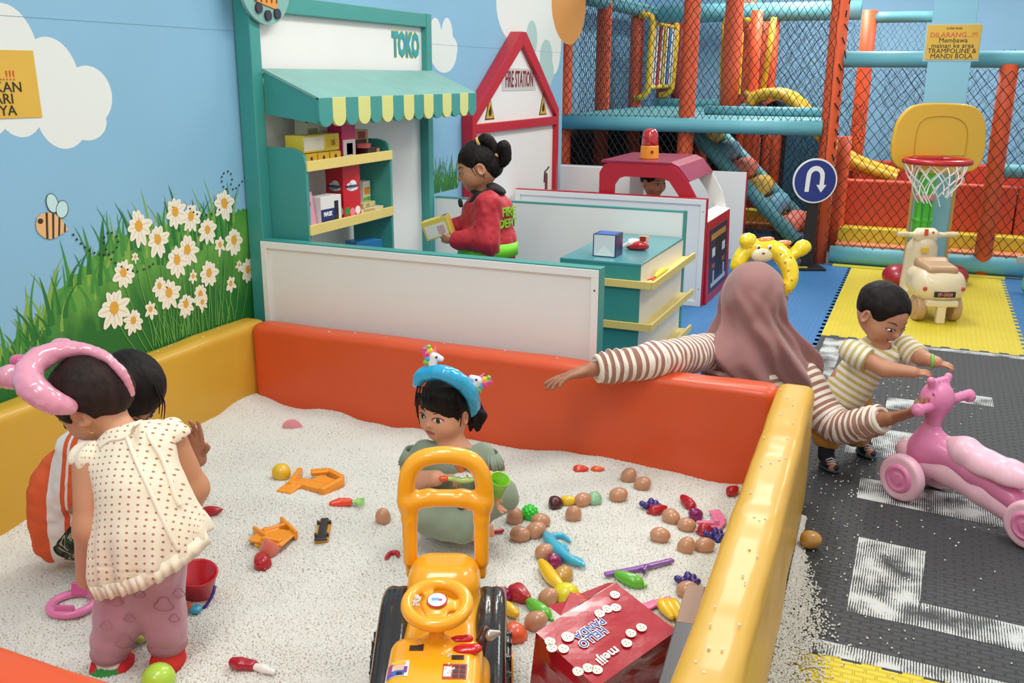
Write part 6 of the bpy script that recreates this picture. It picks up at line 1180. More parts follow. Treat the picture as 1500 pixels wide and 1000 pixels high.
# ---------------------------------------------------------------- toddler boy leaning on the trike
q = 3.60; sk7 = skin('skin_warm', (196, 140, 108)); T7 = thing('person', 'toddler boy in yellow striped shirt and mustard shorts leaning on pink trike', 'person', (-.17, 3.85, 0))
hc7 = PQ(1293, 459, q-.05); hs7 = .108; R7 = frame(dirs(.40, -.78, -.48), dirs(.1, 0, 1)); B = SD(.0038, .03); L7 = head(B, hc7, R7, hs7)
hipc = PQ(1234, 588, q+.02); wst7 = PQ(1245, 560, q); ch7 = PQ(1278, 522, q-.04); B.chain([PQ(1286, 508, q-.05), PQ(1291, 485, q-.05)], [.038, .036], k=.02)
B.ell(ch7, (.078, .06, .07), Rb, k=.03); B.ell(wst7, (.08, .062, .08), Rb, k=.04); B.ell(hipc, (.082, .068, .06), Rb, k=.03)
sA, sB = PQ(1247, 515, q-.08), PQ(1325, 506, q-.02); hA = PQ(1343, 541, 3.37); hB = PQ(1378, 533, 3.38)
B.chain([sA, PQ(1296, 540, q-.16), PQ(1338, 545, 3.38)], [.034, .030, .021], k=.015); B.chain([sB, PQ(1350, 524, q-.12), PQ(1372, 530, 3.40)], [.034, .029, .021], k=.015)
hand(B, PQ(1338, 545, 3.38), dirs(1, -.2, .05), dirs(.1, .4, -1), 1, .042, (.4, .4, .45, .5), spread=.12); hand(B, PQ(1372, 531, 3.40), dirs(.9, -.4, -.1), dirs(.1, .2, -1), 1, .042, (.5, .5, .5, .5), spread=.12)
ft = [(PZ(1208, 684, .0), 0), (PZ(1262, 664, .0), 1)]
kn = [PQ(1213, 630, q-.03), PQ(1252, 628, q+.02)]
for (f_, i) in ft: B.chain([hipc+rh*(.04 if i else -.04), kn[i], f_+uz*.06], [.058, .044, .030], k=.02); B.cone(f_+uz*.03, f_+uz*.022+dirs(.015, -.05, 0), .024, .022, k=.01)
B.build('body', sk7, T7); face(T7, B, L7, R7, hs7, look=(0, -.35), smile=1, open_=.62)
S = SD(.0012, .001); ps = B.surf(L7(0, 1.5, -.53), -R7[:, 1], .4); S.ell(ps+R7[:, 1]*.002, (.014, .005, .0035), R7); S.build('teeth', mat('teeth', (236, 230, 220), .3), T7)
ty = [(0, (226, 222, 206)), (.55, (196, 176, 104))]
S = SD(.004, .03); S.ell(PQ(1282, 520, q-.04), (.088, .07, .062), Rb); S.cone(ch7, PQ(1240, 572, q+.0), .075, .088, k=.04); S.ell(PQ(1290, 505, q-.075), (.04, .04, .03), Rb, op='s', k=.006)
ax7 = nrm(PQ(1292, 500, q)-PQ(1228, 592, q)); S.cut(PQ(1228, 592, q)+0*uz, -ax7, .005)
S.build('striped_shirt', ramp_mat('tan_stripe', 'st', ty, .85, period=.026, sheen=.2, bump=.25, bs=150), T7, disp=folds((.006, 14, (1, 1, 1)), (.002, 40, (1, 1, 1))), paint={'st': lambda V: (V-hc7)@ax7+3})
for a, b in ((sA, PQ(1268, 526, q-.12)), (sB, PQ(1342, 521, q-.08))): S = SD(.0038, .01); S.cone(a, b, .046, .050); d = nrm(b-a); S.cut(b+d*.012, d, .005); S.build('striped_sleeve', ramp_mat('tan_stripe_u', 'u', ty, .85, period=.026, sheen=.2), T7, disp=folds((.004, 20, (1, 1, 1))), uv=True)
S = SD(.003, .004); S.tor(PQ(1290, 506, q-.06), .038, .008, ax=dirs(.35, -.5, .8)); S.build('collar_band', mat('mustard_collar', (206, 142, 40), .8), T7)
must = mat('mustard_shorts', (190, 132, 46), .85, sheen=.2, var=.06, vs_=20, bump=.3, bs=120); S = SD(.0042, .03); S.ell(hipc, (.095, .08, .065), Rb)
for (f_, i) in ft: S.chain([hipc+rh*(.04 if i else -.04), kn[i], kn[i]+(f_+uz*.06-kn[i])*.25], [.074, .062, .056], k=.02)
S.build('shorts', must, T7, disp=folds((.007, 14, (1, 1, 1)), (.003, 38, (1, 1, 1))))
blks = mat('black_sock', (30, 32, 38), .8); 
for (f_, i) in ft:
    S = SD(.0035, .01); S.cone(f_+uz*.10, f_+uz*.05, .033, .031); S.build('sock', blks, T7); c = f_+uz*.024+dirs(.01, -.02, 0)
    S = SD(.0035, .012); S.ell(c, (.030, .055, .024), frame(dirs(.25, -1, 0), uz)); S.ell(c+dirs(0, .02, .018), (.028, .034, .022), Rb); S.cut((0, 0, .006), (0, 0, -1), .003); S.build('shoe', mat('navy_shoe', (34, 40, 54), .5), T7)
    S = SD(.003, .003); S.ell(c-uz*.014, (.033, .059, .010), frame(dirs(.25, -1, 0), uz)); S.cut((0, 0, .0015), (0, 0, -1)); S.build('shoe_sole', mat('sole_teal', (60, 84, 92), .6), T7)
    for k_ in range(3): MB().tube([c+dirs(-.02, -.012-.012*k_, .020-.004*k_), c+dirs(.0, -.016-.012*k_, .030-.006*k_), c+dirs(.022, -.012-.012*k_, .018-.004*k_)], .003, 6).build('shoe_lace', mat('lace_white', (226, 220, 214), .7), T7, smooth=True)
S = SD(.0036, .02); S.ell(L7(0, -.14, .24), np.array((.88, .98, .86))*hs7, R7); S.ell(L7(0, 1.12, -.20), np.array((.82, .84, .92))*hs7, R7, op='s', k=.012)
for x in (-1, 1): S.ell(L7(x*.98, .08, -.22), np.array((.28, .36, .44))*hs7, R7, op='s', k=.006)
S.build('hair', hair_m, T7, disp=lambda p: .0018*vnoise(p, 60, 2)+.002*vnoise(p, 25, 1))
0 and strands([[L7(x, .5, .92), L7(x*1.05, .86, .66), L7(x*1.05+.05, .90, .52)] for x in (-.3, -.1, .1, .3)], .004, hair_m, T7)
S = SD(.0025, .002); S.tor(PQ(1366, 529, 3.41), .022, .006, ax=dirs(.9, -.35, .1)); S.build('wristband', mat('green_wristband', (120, 190, 70), .4), T7)

# ---------------------------------------------------------------- pink balance trike
fx, rx = nrm((-.82, .57, 0)), nrm((.57, .82, 0)); Fo = np.array((.105, 3.63, 0.0)); TK = np.stack([rx, fx, uz], 1)
tk = thing('balance_trike', 'pink four-wheeled toddler trike with pale pink seat on the black mat', 'ride-on toy', tuple(Fo)); D = lambda x, y, z: Fo+TK@np.array((x, y, z), float)
pkm = mat('pink_plastic', (226, 132, 174), .35, coat=.2); ppm = mat('pale_pink_plastic', (238, 188, 204), .4, coat=.15)
S = SD(.005, .03); S.cone(D(0, .0, .12), D(0, -.025, .30), .06, .028, k=.03); S.ell(D(0, -.04, .19), (.06, .085, .06), TK, k=.05); S.chain([D(0, -.08, .20), D(0, -.22, .165), D(0, -.36, .12)], [.052, .046, .04], k=.03); S.cone(D(-.085, 0, .092), D(.085, 0, .092), .032, k=.03)
S.cone(D(0, -.40, .09), D(0, -.46, .09), .035, .03); S.cone(D(-.06, -.45, .088), D(.06, -.45, .088), .03, k=.03); S.build('frame', pkm, tk)
S = SD(.004, .02); S.chain([D(0, .06, .155), D(0, -.02, .14), D(0, -.12, .135), D(0, -.25, .105), D(0, -.36, .07)], [.045, .056, .052, .048, .04], k=.02); S.build('lower_trim', ppm, tk)
S = SD(.0045, .02); S.chain([D(0, -.10, .24), D(0, -.16, .225), D(0, -.25, .195), D(0, -.34, .19), D(0, -.42, .20)], [.022, .05, .056, .058, .03], k=.03); S.cut(D(0, -.25, .175), -uz+0*rx, .02); S.build('seat', ppm, tk, disp=lambda p: .0004*np.sin((p-Fo)@fx*180))
hdc = D(0, -.03, .385); S = SD(.004, .02); S.ell(hdc, (.062, .058, .065), TK); S.cone(hdc-uz*.05, D(0, -.025, .29), .035, .03, k=.02); 
for s_ in (-1, 1): S.cone(hdc+rx*.035*s_+uz*.05, hdc+rx*.05*s_+uz*.075, .016, .014, k=.01)
for x in (-.02, 0, .02): S.ell(hdc+rx*x+uz*.066, (.010, .014, .014), TK, k=.006)
S.build('animal_head', pkm, tk)
S = SD(.004, .006); S.cone(D(-.05, -.04, .365), D(-.15, -.06, .375), .018, .017); S.cone(D(.05, -.04, .37), D(.145, -.06, .385), .018, .017)
for s_ in (-1, 1): S.cyl(D(.135*s_, -.058, .376), D(.16*s_, -.062, .378), .023, .006)
S.build('handlebar', pkm, tk)
for (x, y, z_) in ((-.025, .0, .02), (.028, .0, .02)): 
    S = SD(.0018, .001); d = nrm(CC-hdc); c = hdc+rx*x+uz*z_; p = c+d*.055; S.ell(p, (.005, .005, .008), TK); S.build('moulded_eye', mat('deep_pink', (190, 96, 140), .4), tk)
S = SD(.0025, .001); S.ell(hdc+nrm(CC-hdc)*.058-uz*.03+rh*.028, (.009, .004, .009), Rb); S.build('cream_spot', ppm, tk)
def wheel(c, r_, sd, nm=None):
    S = SD(.0042, .006); S.cyl(c-rx*.022, c+rx*.022, r_, .016); S.build('tyre', ppm, tk); f = c+rx*sd*.016
    S = SD(.0036, .004); S.cyl(f, f+rx*sd*.012, r_*.62, .006); S.cyl(f, f+rx*sd*.016, r_*.26, .005); S.tor(f+rx*sd*.011, r_*.48, .005, ax=rx); S.build('hub_cap', pkm, tk)
wheel(D(-.105, 0, .09), .088, -1); wheel(D(.105, 0, .09), .088, -1); wheel(D(-.07, -.46, .085), .083, -1); wheel(D(.07, -.46, .085), .083, -1)
S = SD(.004, .01); S.cone(D(.02, -.04, .12), D(.09, -.005, .10), .035, .03); S.build('fork', pkm, tk)

# ---------------------------------------------------------------- yellow ride-on loader
yo = mat('loader_yellow', (250, 174, 28), .28, coat=.45, var=.02, vs_=4); bk_ = mat('loader_black', (26, 26, 28), .22, coat=.6)
o0 = fh*1.92+rh*-.158; ld = thing('ride_on_loader', 'yellow and black ride-on toy loader with push handle and steering wheel', 'ride-on toy', (o0[0], o0[1], .085), YAW, local=True)
S = SD(.0045, .012); HZ = [(-.092, .41), (-.094, .455), (-.084, .505), (-.055, .535), (0, .545), (.055, .535), (.084, .505), (.094, .455), (.092, .41)]
sp = spline([(x, .195, z) for x, z in HZ], 4); S.chain(sp, [.021]*len(sp), k=.002); S.chain([(-.088, .195, .425), (-.04, .195, .434), (.04, .195, .434), (.088, .195, .425)], [.026, .021, .021, .026], k=.01)
for s_ in (-1, 1): S.chain([(.087*s_, .195, .42), (.087*s_, .192, .38), (.087*s_, .188, .27)], [.024, .019, .018], k=.008); S.cone((.087*s_, .188, .27), (.087*s_, .187, .235), .012, k=.003)
S.build('push_handle', yo, ld)
for s_ in (-1, 1):
    S = SD(.005, .02); pr_ = [(.165, .09), (.175, .16), (.155, .21), (.10, .225), (.02, .205), (-.08, .165), (-.16, .14), (-.24, .10)]; P = spline([(.112*s_, y, z) for y, z in pr_], 3)
    for dx in (-.012, .012):
        for dz in (0, -.04): S.chain([np.array(p)+np.array((dx, 0, dz-.018)) for p in P], [.025]*len(P), k=0)
    S.box((.112*s_, .0, .07), (.034, .18, .05), rnd=.02); S.build('fender', bk_, ld)
    for wy, wr in ((.03, .078), (-.27, .065)):
        S = SD(.0045, .004); S.cyl((s_*.128, wy, wr), (s_*.162, wy, wr), wr, .012)
        for k_ in range(14): a = 2*math.pi*k_/14; S.box((s_*.145, wy+math.cos(a)*wr, wr+math.sin(a)*wr), (.017, .007, .004), R=rotm('x', a), rnd=.003, k=.003)
        w0 = S.build('wheel', bk_, ld); S = SD(.004, .003); S.cyl((s_*.160, wy, wr), (s_*.166, wy, wr), wr*.5, .003); S.build('hub', yo, w0)
S = SD(.005, .03); S.box((0, .12, .14), (.086, .075, .17), rnd=.055); S.box((0, .0, .11), (.084, .12, .10), rnd=.03, k=.05); S.build('seat_body', yo, ld)
S = SD(.0048, .03); S.box((0, -.20, .135), (.100, .12, .105), rnd=.035, R=rotm('x', .10)); S.box((.085, -.20, .10), (.028, .13, .09), rnd=.025, k=.03)
for s_ in (-1, 1): S.ell((.062*s_-.005, -.285, .20), (.034, .045, .035), k=.02)
S.box((-.01, -.33, .10), (.105, .06, .09), rnd=.03, R=rotm('x', .25), k=.03); S.cyl((0, -.12, .22), (0, -.12, .25), .034, .008, k=.012); S.build('hood', yo, ld); HS = SD(.005, .03); HS.P = list(S.P)
wc = np.array((0, -.085, .315)); axw = nrm((0, -.20, .98)); Rw = frame((0, .98, .20), (0, -.2, .98))
S = SD(.004, .01); S.cyl((0, -.115, .23), wc, .017, .004); S.build('steering_column', yo, ld)
S = SD(.004, .008); S.tor(wc, .064, .0145, ax=axw, k=.006); S.ell(wc-axw*.004, (.036, .030, .012), Rw); S.box(wc+Rw@np.array((0, -.035, -.006)), (.024, .03, .006), Rw, rnd=.004); S.box(wc+Rw@np.array((.04, .0, -.006)), (.03, .016, .006), Rw, rnd=.004); S.box(wc+Rw@np.array((-.02, .035, -.006)), (.012, .03, .006), Rw@rotm('z', .4), rnd=.004); sw = S.build('steering_wheel', yo, ld)
def disc(c, R, r_, m, nm, par, dz=0, n=24, sy=1): return MB().prism([(r_*math.cos(t), r_*sy*math.sin(t)) for t in np.linspace(0, 6.2832, n+1)[:-1]], lambda a, b, d: np.array(c)+R@np.array((a, b, d)), dz, dz+.0012).build(nm, m, par)
disc(wc, Rw, .023, mat('dial_red', (180, 40, 40), .4), 'dial_rim', sw, .010); disc(wc, Rw, .020, mat('dial_white', (236, 236, 236), .35), 'dial_face', sw, .0115)
MB().box((-.012, -.003, .0128), (.004, .005, .0134), Rw, wc).build('dial_print', mat('dial_blue', (110, 170, 220), .4), sw); MB().box((.004, -.004, .0128), (.011, .002, .0134), Rw, wc).build('dial_print', mat('dial_pink', (200, 60, 110), .4), sw)
def hp_(x, y): p = HS.surf((x, y, .5), (0, 0, -1), .5); return p
for (x, y, sx, sy) in ((.052, -.115, .024, .011), (.066, -.148, .030, .015)): S = SD(.0025, .004); p = hp_(x, y); S.ell(p, (sx, sy, .009)); S.ell(p+np.array((sx*.6, 0, .002)), (sx*.5, sy*.9, .009)); S.build('red_button', mat('button_red', (206, 24, 32), .25, coat=.5), ld)
def sticker(x0, x1, y0, y1, m, nm, lift=.0012, par=None, nx=5, ny=5):
    mb = MB(); V = []; 
    for i in range(nx):
        for j in range(ny): x = x0+(x1-x0)*i/(nx-1); y = y0+(y1-y0)*j/(ny-1); p = hp_(x, y); V.append((x, y, p[2]+lift))
    mb.v = V; mb.f = [(i*ny+j, (i+1)*ny+j, (i+1)*ny+j+1, i*ny+j+1) for i in range(nx-1) for j in range(ny-1)]; return mb.build(nm, m, par or ld, smooth=True)
SC = lambda n, c: mat('stk_'+n, c, .35, coat=.2)
sticker(-.098, -.050, -.232, -.185, SC('w', (230, 226, 220)), 'picture_sticker'); sticker(-.095, -.085, -.222, -.19, SC('m', (176, 60, 130)), 'sticker_print', .002); sticker(-.094, -.058, -.230, -.214, SC('b', (70, 110, 190)), 'sticker_print', .002); sticker(-.080, -.062, -.216, -.196, SC('s', (232, 180, 150)), 'sticker_print', .0024); sticker(-.084, -.058, -.198, -.188, SC('y', (236, 190, 40)), 'sticker_print', .0028); sticker(-.074, -.062, -.229, -.221, SC('k', (40, 34, 60)), 'sticker_print', .003); sticker(-.060, -.053, -.222, -.205, SC('p', (110, 60, 150)), 'sticker_print', .003)
sticker(.020, .070, -.240, -.195, SC('r', (190, 60, 40)), 'gauge_sticker'); sticker(.022, .038, -.234, -.204, SC('w', (230, 226, 220)), 'sticker_print', .002)
for i in range(3):
    for j in range(2): sticker(.041+.014*j, .053+.014*j, -.237+.0135*i, -.227+.0135*i, SC('d', (56, 40, 40)), 'sticker_print', .002)
sticker(-.055, -.025, -.155, -.138, SC('d', (56, 40, 40)), 'dark_sticker'); sticker(.036, .062, -.182, -.168, SC('d', (56, 40, 40)), 'dark_sticker')
for i in range(7): sticker(-.034+.013*i, -.028+.013*i, -.325, -.285, SC('d', (56, 40, 40)), 'louvre', .0015)
for i, (x, y) in enumerate(((-.095, -.26), (-.085, -.275), (-.098, -.292), (-.075, -.288), (-.09, -.31), (-.07, -.305), (-.08, -.265), (-.066, -.275))): sticker(x-.007, x+.006, y-.005, y+.004, SC('k2', (36, 34, 34)) if i % 3 else SC('w', (230, 226, 220)), 'hazard_mark', .002, nx=2, ny=2)
P = []
for (x, y, n_) in ((-.045, -.085, 26), (.03, -.18, 5), (.035, -.215, 6), (.0, -.09, 6)):
    for i in range(n_): P.append((x+rng.normal(0, .006), y+rng.normal(0, .010)))
mb = MB()
for x, y in P: z_ = max(float(HS.surf((x, y, .5), (0, 0, -1), .5)[2]), (wc[2]+.008) if y > -.11 and abs(x) < .06 else 0); mb.lathe([(.0030*math.sin(b), -.0030*math.cos(b)) for b in (.6, 1.57, 2.5)], 5, c=(x, y, z_+.002))
mb.build('stray_bead', bead_m, ld, kind='stuff')

# ---------------------------------------------------------------- red snack carton in the beads
cL, cT, cR = PZ(785, 926, .27), PZ(902, 853, .30), PZ(968, 940, .25); u_ = nrm(cT-cL); v_ = cR-cT; v_ = nrm(v_-u_*(v_@u_)); n_ = np.cross(v_, u_); n_ = n_ if n_[2] > 0 else -n_
wu, wv = np.linalg.norm(cT-cL), abs((cR-cT)@v_); hb_ = .20; RB = np.stack([u_, v_, -n_ if np.cross(u_, v_)@n_ < 0 else n_], 1)
bx_ = thing('cookie_carton', 'big red cookie carton lettered HELLO PANDA, tilted in the beads', 'box', tuple(cL-uz*.18)); redb = mat('glossy_red_carton', (176, 24, 38), .25, coat=.6, var=.03, vs_=8, bump=.35, bs=18, bdist=.004)
def BX(a, b, d): return cL+u_*a+v_*b+n_*d
N_ = 10; mb = MB()
def gridface(f, na=N_, nb=N_):
    V = [f(i/na, j/nb) for i in range(na+1) for j in range(nb+1)]; F_ = [(i*(nb+1)+j, (i+1)*(nb+1)+j, (i+1)*(nb+1)+j+1, i*(nb+1)+j+1) for i in range(na) for j in range(nb)]; mb.add(V, F_)
def cr_w(p): p = np.array(p)[None]; return float(vnoise(p, 14, 5)[0]*.006+vnoise(p, 35, 6)[0]*.002)
def side_(A, U_, V_, Nn, amp=1):
    def f(s, t): p = A+U_*s+V_*t; e = min(s, 1-s, t, 1-t)*4; return p+Nn*cr_w(p)*min(1, e)*amp
    gridface(f)
side_(cL, u_*wu, v_*wv, n_, .45); side_(cL, u_*wu, -n_*hb_, -v_); side_(cL+v_*wv, u_*wu, -n_*hb_, v_, 2.5); side_(cL, v_*wv, -n_*hb_, -u_, 1.5); side_(cL+u_*wu, v_*wv, -n_*hb_, u_)
mb.build('carton', redb, bx_, smooth=False)
MB().add([BX(wu*.30, -.002, .002), BX(wu*.62, -.002, .002), BX(wu*.60, -.05, -.006), BX(wu*.46, -.03, .0), BX(wu*.33, -.055, -.012)], [(0, 1, 2, 3, 4)]).build('torn_flap', redb, bx_); MB().add([BX(wu*.64, -.001, .002), BX(wu*.99, -.001, .001), BX(wu*.97, -.018, -.01), BX(wu*.66, -.035, -.012)], [(0, 1, 2, 3)]).build('torn_flap', redb, bx_)
Rtx = np.stack([-u_, v_, n_], 1); wr_ = mat('print_white', (240, 238, 234), .35)
def onb(px, py, lift=.003): d = ray(px, py); t = ((cL+n_*lift-CC)@n_)/(d@n_); return CC+d*t
blu_ = mat('print_blue', (40, 70, 160), .4)
for s_, px, py in (('HELLO', 867, 930), ('PANDA', 862, 922)):
    c = onb(px+1, py+(3 if s_ == 'HELLO' else -2)); text(s_, .030, c, Rtx, wr_, bx_, bold=.0025, ext=.0004, sx=.9); text(s_, .030, c+n_*.0008, Rtx, blu_, bx_, bold=.0004, ext=.0004, sx=.9)
text('meiji', .034, onb(891, 960), Rtx, wr_, bx_, bold=.0009, ext=.0005)
ck = mat('cookie_print', (228, 220, 208), .4); ckd = mat('cookie_mark', (120, 84, 72), .5)
for (zx, zy) in ((700, 218), (580, 365), (640, 330), (708, 318), (908, 475), (825, 520), (792, 597), (330, 548), (190, 585), (205, 635), (296, 642), (410, 820), (490, 792), (560, 806)):
    c = onb(770+zx/5.357, 830+zy/5.357, .0035); r_ = .0125*(1.2 if (zx, zy) in ((330, 548),) else 1)
    MB().prism([(r_*math.cos(t)*(1+.06*math.sin(3*t)), r_*math.sin(t)) for t in np.linspace(0, 6.283, 17)[:-1]], lambda a, b, d: c+Rtx@np.array((a, b, d)), 0, .0008).build('cookie_print', ck, bx_)
    for a, b in ((-.004, .003), (.004, .003), (0, -.004)): MB().box((a-.0014, b-.0009, .0008), (a+.0014, b+.0009, .0012), Rtx, c).build('cookie_mark', ckd, bx_)
# plain dark carton leaning on the yellow wall
dc = thing('dark_carton', 'black and brown flat carton leaning against the yellow wall at bottom right', 'box', tuple(PZ(985, 960, .1))); a0 = PZ(964, 1000, .33); a1 = PZ(1006, 854, .31)
ud = nrm(a1-a0); sd_ = nrm(np.cross(ud, uz)); sd_ = sd_ if sd_@rh > 0 else -sd_; nd = np.cross(sd_, ud); nd = nd if nd[2] > 0 else -nd; RD = np.stack([ud, sd_, nd], 1); Ld = np.linalg.norm(a1-a0); cD = (a0+a1)/2; ud_ = 0
MB().box((-Ld/2-.1, 0, -.14), (Ld/2*.15, .045, 0), RD, cD).build('carton', mat('carton_black', (34, 30, 30), .35, coat=.3), dc, bevel=.002); MB().box((Ld/2*.15, 0, -.14), (Ld/2, .045, 0), RD, cD).build('brown_panel', mat('carton_brown', (150, 116, 92), .5), dc, bevel=.002)
# ================================================================== TOYS LYING IN THE BEADS
def onbead(px, py, up=.02):
    z = .1
    for _ in range(4): p = PZ(px, py, z+up); z = bz_(p[0], p[1])
    return np.array((p[0], p[1], z+up))
def pl_(n, c, r=.3): return mat('toy_'+n, c, r, coat=.35)
def toy(name, label, px, py, up, rot=(0, 0, 0), cat='toy', group=None):
    t = thing(name, label, cat, tuple(onbead(px, py, up)), 0, group, local=True); t.rotation_euler = rot; return t
# eggs: one turned shape, every egg its own object
eggm = mat('egg_brown', (192, 140, 106), .32, coat=.3, var=.02); egg0 = None
EG = [(921, 697, 'brown toy egg leaning on the orange wall, left of a pair', .4), (941, 709, 'brown toy egg of the wall pair, the right and lower one', .9), (906, 725, 'single brown toy egg below the pair at the orange wall', 1.3), (854, 732, 'brown toy egg between yellow corn and pale green cabbage', 1.5), (840, 753, 'brown toy egg just below the brown fig and yellow corn', .3),
      (754, 757, 'brown toy egg left of the green prickly ball', .2), (792, 763, 'brown toy egg right below the green prickly ball', 1.5), (785, 777, 'brown toy egg in the middle of the three below the green ball', 1.2), (762, 783, 'brown toy egg lowest left of the cluster by the green ball', 1.6), (798, 808, 'brown toy egg above the magenta onion, under the blue toy shark', 1.4),
      (983, 757, 'brown toy egg touching the red strawberry by the grapes', 1.7), (1006, 769, 'brown toy egg lying on its side below the purple garlic', 1.5), (967, 784, 'brown toy egg standing alone left of the right hand group', 1.5), (1005, 800, 'brown toy egg in the right group, left of the wall pair', .5), (1032, 799, 'brown toy egg touching the yellow wall below the red apple', 1.3),
      (803, 875, 'brown toy egg beside the lemon, above the green aubergine', .8), (785, 910, 'brown toy egg between orange tomato and red carton', .9), (1007, 864, 'brown toy egg behind the dark carton under the grapes', 1.4), (972, 926, 'brown toy egg at the right corner of the red carton', 1.4), (972, 946, 'brown toy egg half under another at the red carton corner', 1.2), (561, 757, 'single brown toy egg left of the loader handle', .1), (705, 781, 'brown toy egg beside the sitting girl foot', .4)]
for i, (px, py, lab, tl) in enumerate(EG):
    if egg0 is None:
        pr_ = [(.0262*math.sin(a)*(1+.06*math.cos(a)), -.0325*math.cos(a)) for a in np.linspace(.03, math.pi-.03, 17)]
        egg0 = tag(MB().lathe(pr_, 24).build('toy_egg', eggm, smooth=True), lab, 'toy egg', 'toy eggs in the beads'); o = egg0
    else: o = dup(egg0, (0, 0, 0), label=lab)
    o.location = tuple(onbead(px, py, .017)); o.rotation_euler = (rng.normal(0, .25), tl+rng.normal(0, .1), YAW+rng.normal(0, .25)); s_ = rng.uniform(.96, 1.08); o.scale = (s_, s_, s_)
# pepper / strawberry like fruits
def fruit(name, label, px, py, c, L=.07, r=.026, az=0, lobes=5, tip=.4, up=.014, stem=None, grooves=.12, tilt=1.4, cat='toy fruit', n_='', bumpy=0):
    t = toy(name, label, px, py, up, (0, 0, 0), cat); d = nrm((math.cos(az)*math.sin(tilt), math.sin(az)*math.sin(tilt), math.cos(tilt))); a, b = perp(d); R = np.stack([a, b, d], 1); mb = MB(); N = 30; M = 16; V = []
    for i in range(M+1):
        s = i/M; z = (s-.5)*L; rr_ = r*(1-abs(2*min(max(s, .006), .994)-1)**2.4)**.5*(1-(1-tip)*s**1.3)
        for j in range(N):
            a_ = 2*math.pi*j/N; q = rr_*(1-grooves*abs(math.sin(lobes*a_/2)-0)**.0*(.5-.5*math.cos(lobes*a_)))
            if bumpy: q *= 1+bumpy*math.sin(s*26)*math.sin(a_*9)
            V.append(R@np.array((q*math.cos(a_), q*math.sin(a_), z)))
    mb.add(V, [(i*N+j, i*N+(j+1) % N, (i+1)*N+(j+1) % N, (i+1)*N+j) for i in range(M) for j in range(N)]+[tuple(range(N))[::-1], tuple(M*N+j for j in range(N))])
    mb.build('fruit_body', pl_('%d_%d_%d' % c, c), t, smooth=True)
    if stem: MB().tube([R@np.array((0, 0, -L*.47)), R@np.array((.002, 0, -L*.6))], [.006, .004], 8).build('stem', pl_('%d_%d_%d' % stem, stem), t, smooth=True)
    return t
RED = (176, 22, 38)
fruit('toy_pepper', 'red toy pepper beside the dotted blouse girl at the left', 311, 748, RED, .075, .024, .3, stem=RED); fruit('toy_strawberry', 'dark red toy strawberry below the pink cup', 383, 821, RED, .08, .034, 2.4, lobes=5, stem=RED)
fruit('toy_strawberry', 'red toy strawberry between the loader and the egg by the lemon', 762, 871, RED, .085, .038, -.5, lobes=6, stem=RED); fruit('toy_strawberry', 'red toy strawberry touching the purple grapes by the wall', 964, 746, RED, .07, .026, .7, lobes=5, stem=RED)
fruit('toy_pepper', 'long red toy pepper lying above the purple garlic', 1007, 735, RED, .085, .025, 2.4, lobes=4, tip=.55, stem=RED); fruit('toy_apple', 'red toy apple beside the blue grapes at the wall', 1033, 777, RED, .05, .03, .3, lobes=5, tip=.8, stem=RED)
fruit('toy_strawberry', 'red toy fruit half hidden behind the yellow wall at the corner', 1074, 718, RED, .06, .026, 1.2, stem=RED)
fruit('toy_garlic', 'purple toy garlic below the long red pepper', 1020, 754, (128, 28, 96), .05, .032, .8, lobes=7, tip=.5, grooves=.2, stem=(150, 60, 120)); fruit('toy_onion', 'magenta toy onion beside the banana tip', 812, 823, (138, 24, 80), .045, .033, .2, lobes=7, tip=.7, grooves=.2, stem=(150, 60, 120)); fruit('toy_onion', 'magenta toy onion half hidden by the loader fender', 738, 872, (138, 24, 80), .045, .030, 1.2, lobes=7, tip=.7, grooves=.2)
fruit('toy_fig', 'dark brown toy fig next to the yellow corn', 814, 737, (74, 26, 34), .05, .030, .4, lobes=6, tip=.7, grooves=.06)
fruit('toy_aubergine', 'light green toy aubergine lying beside the egg and tomato', 788, 891, (96, 180, 44), .10, .024, 2.7, lobes=1, tip=.55, grooves=0, stem=(96, 180, 44)); fruit('toy_aubergine', 'light green toy aubergine under the purple toy sword', 921, 848, (96, 180, 44), .095, .024, -.1+math.pi, lobes=1, tip=.6, grooves=0, stem=(96, 180, 44))
fruit('toy_lemon', 'yellow toy lemon to the right of the lower eggs', 829, 870, (222, 210, 20), .075, .034, .2, lobes=1, tip=.9, grooves=0); fruit('toy_corn', 'golden brown knobbly toy corn above the lemon', 825, 843, (190, 146, 64), .07, .030, 1.4, lobes=1, tip=.8, grooves=0, bumpy=.07); fruit('toy_corn', 'bright yellow toy corn between the fig and an egg', 832, 733, (230, 190, 30), .055, .020, .2, lobes=8, tip=.8, grooves=.05, bumpy=.05)
t = fruit('toy_cabbage', 'pale green toy cabbage half buried right of an egg', 871, 731, (140, 190, 150), .05, .030, .2, lobes=5, tip=.9, grooves=.1); t = fruit('toy_tomato', 'orange toy tomato beside the loader fender', 755, 927, (226, 88, 44), .05, .036, .3, lobes=8, tip=.9, grooves=.05, tilt=.5)
fruit('toy_tomato', 'flat orange red toy tomato buried at the foot of the orange wall', 851, 687, (216, 60, 32), .06, .024, .2, lobes=5, up=.004); fruit('toy_carrot', 'small orange toy carrot top at the foot of the orange wall', 876, 687, (230, 96, 34), .055, .016, .1, lobes=1, tip=.3, grooves=0, up=.006)
fruit('toy_carrot', 'orange toy carrot stub left of the red carton flap', 849, 876, (232, 100, 36), .05, .020, .3, lobes=1, grooves=0); fruit('toy_carrot', 'tiny orange toy carrot behind the red carton edge', 865, 868, (232, 100, 36), .045, .012, 1.0, lobes=1, grooves=0)
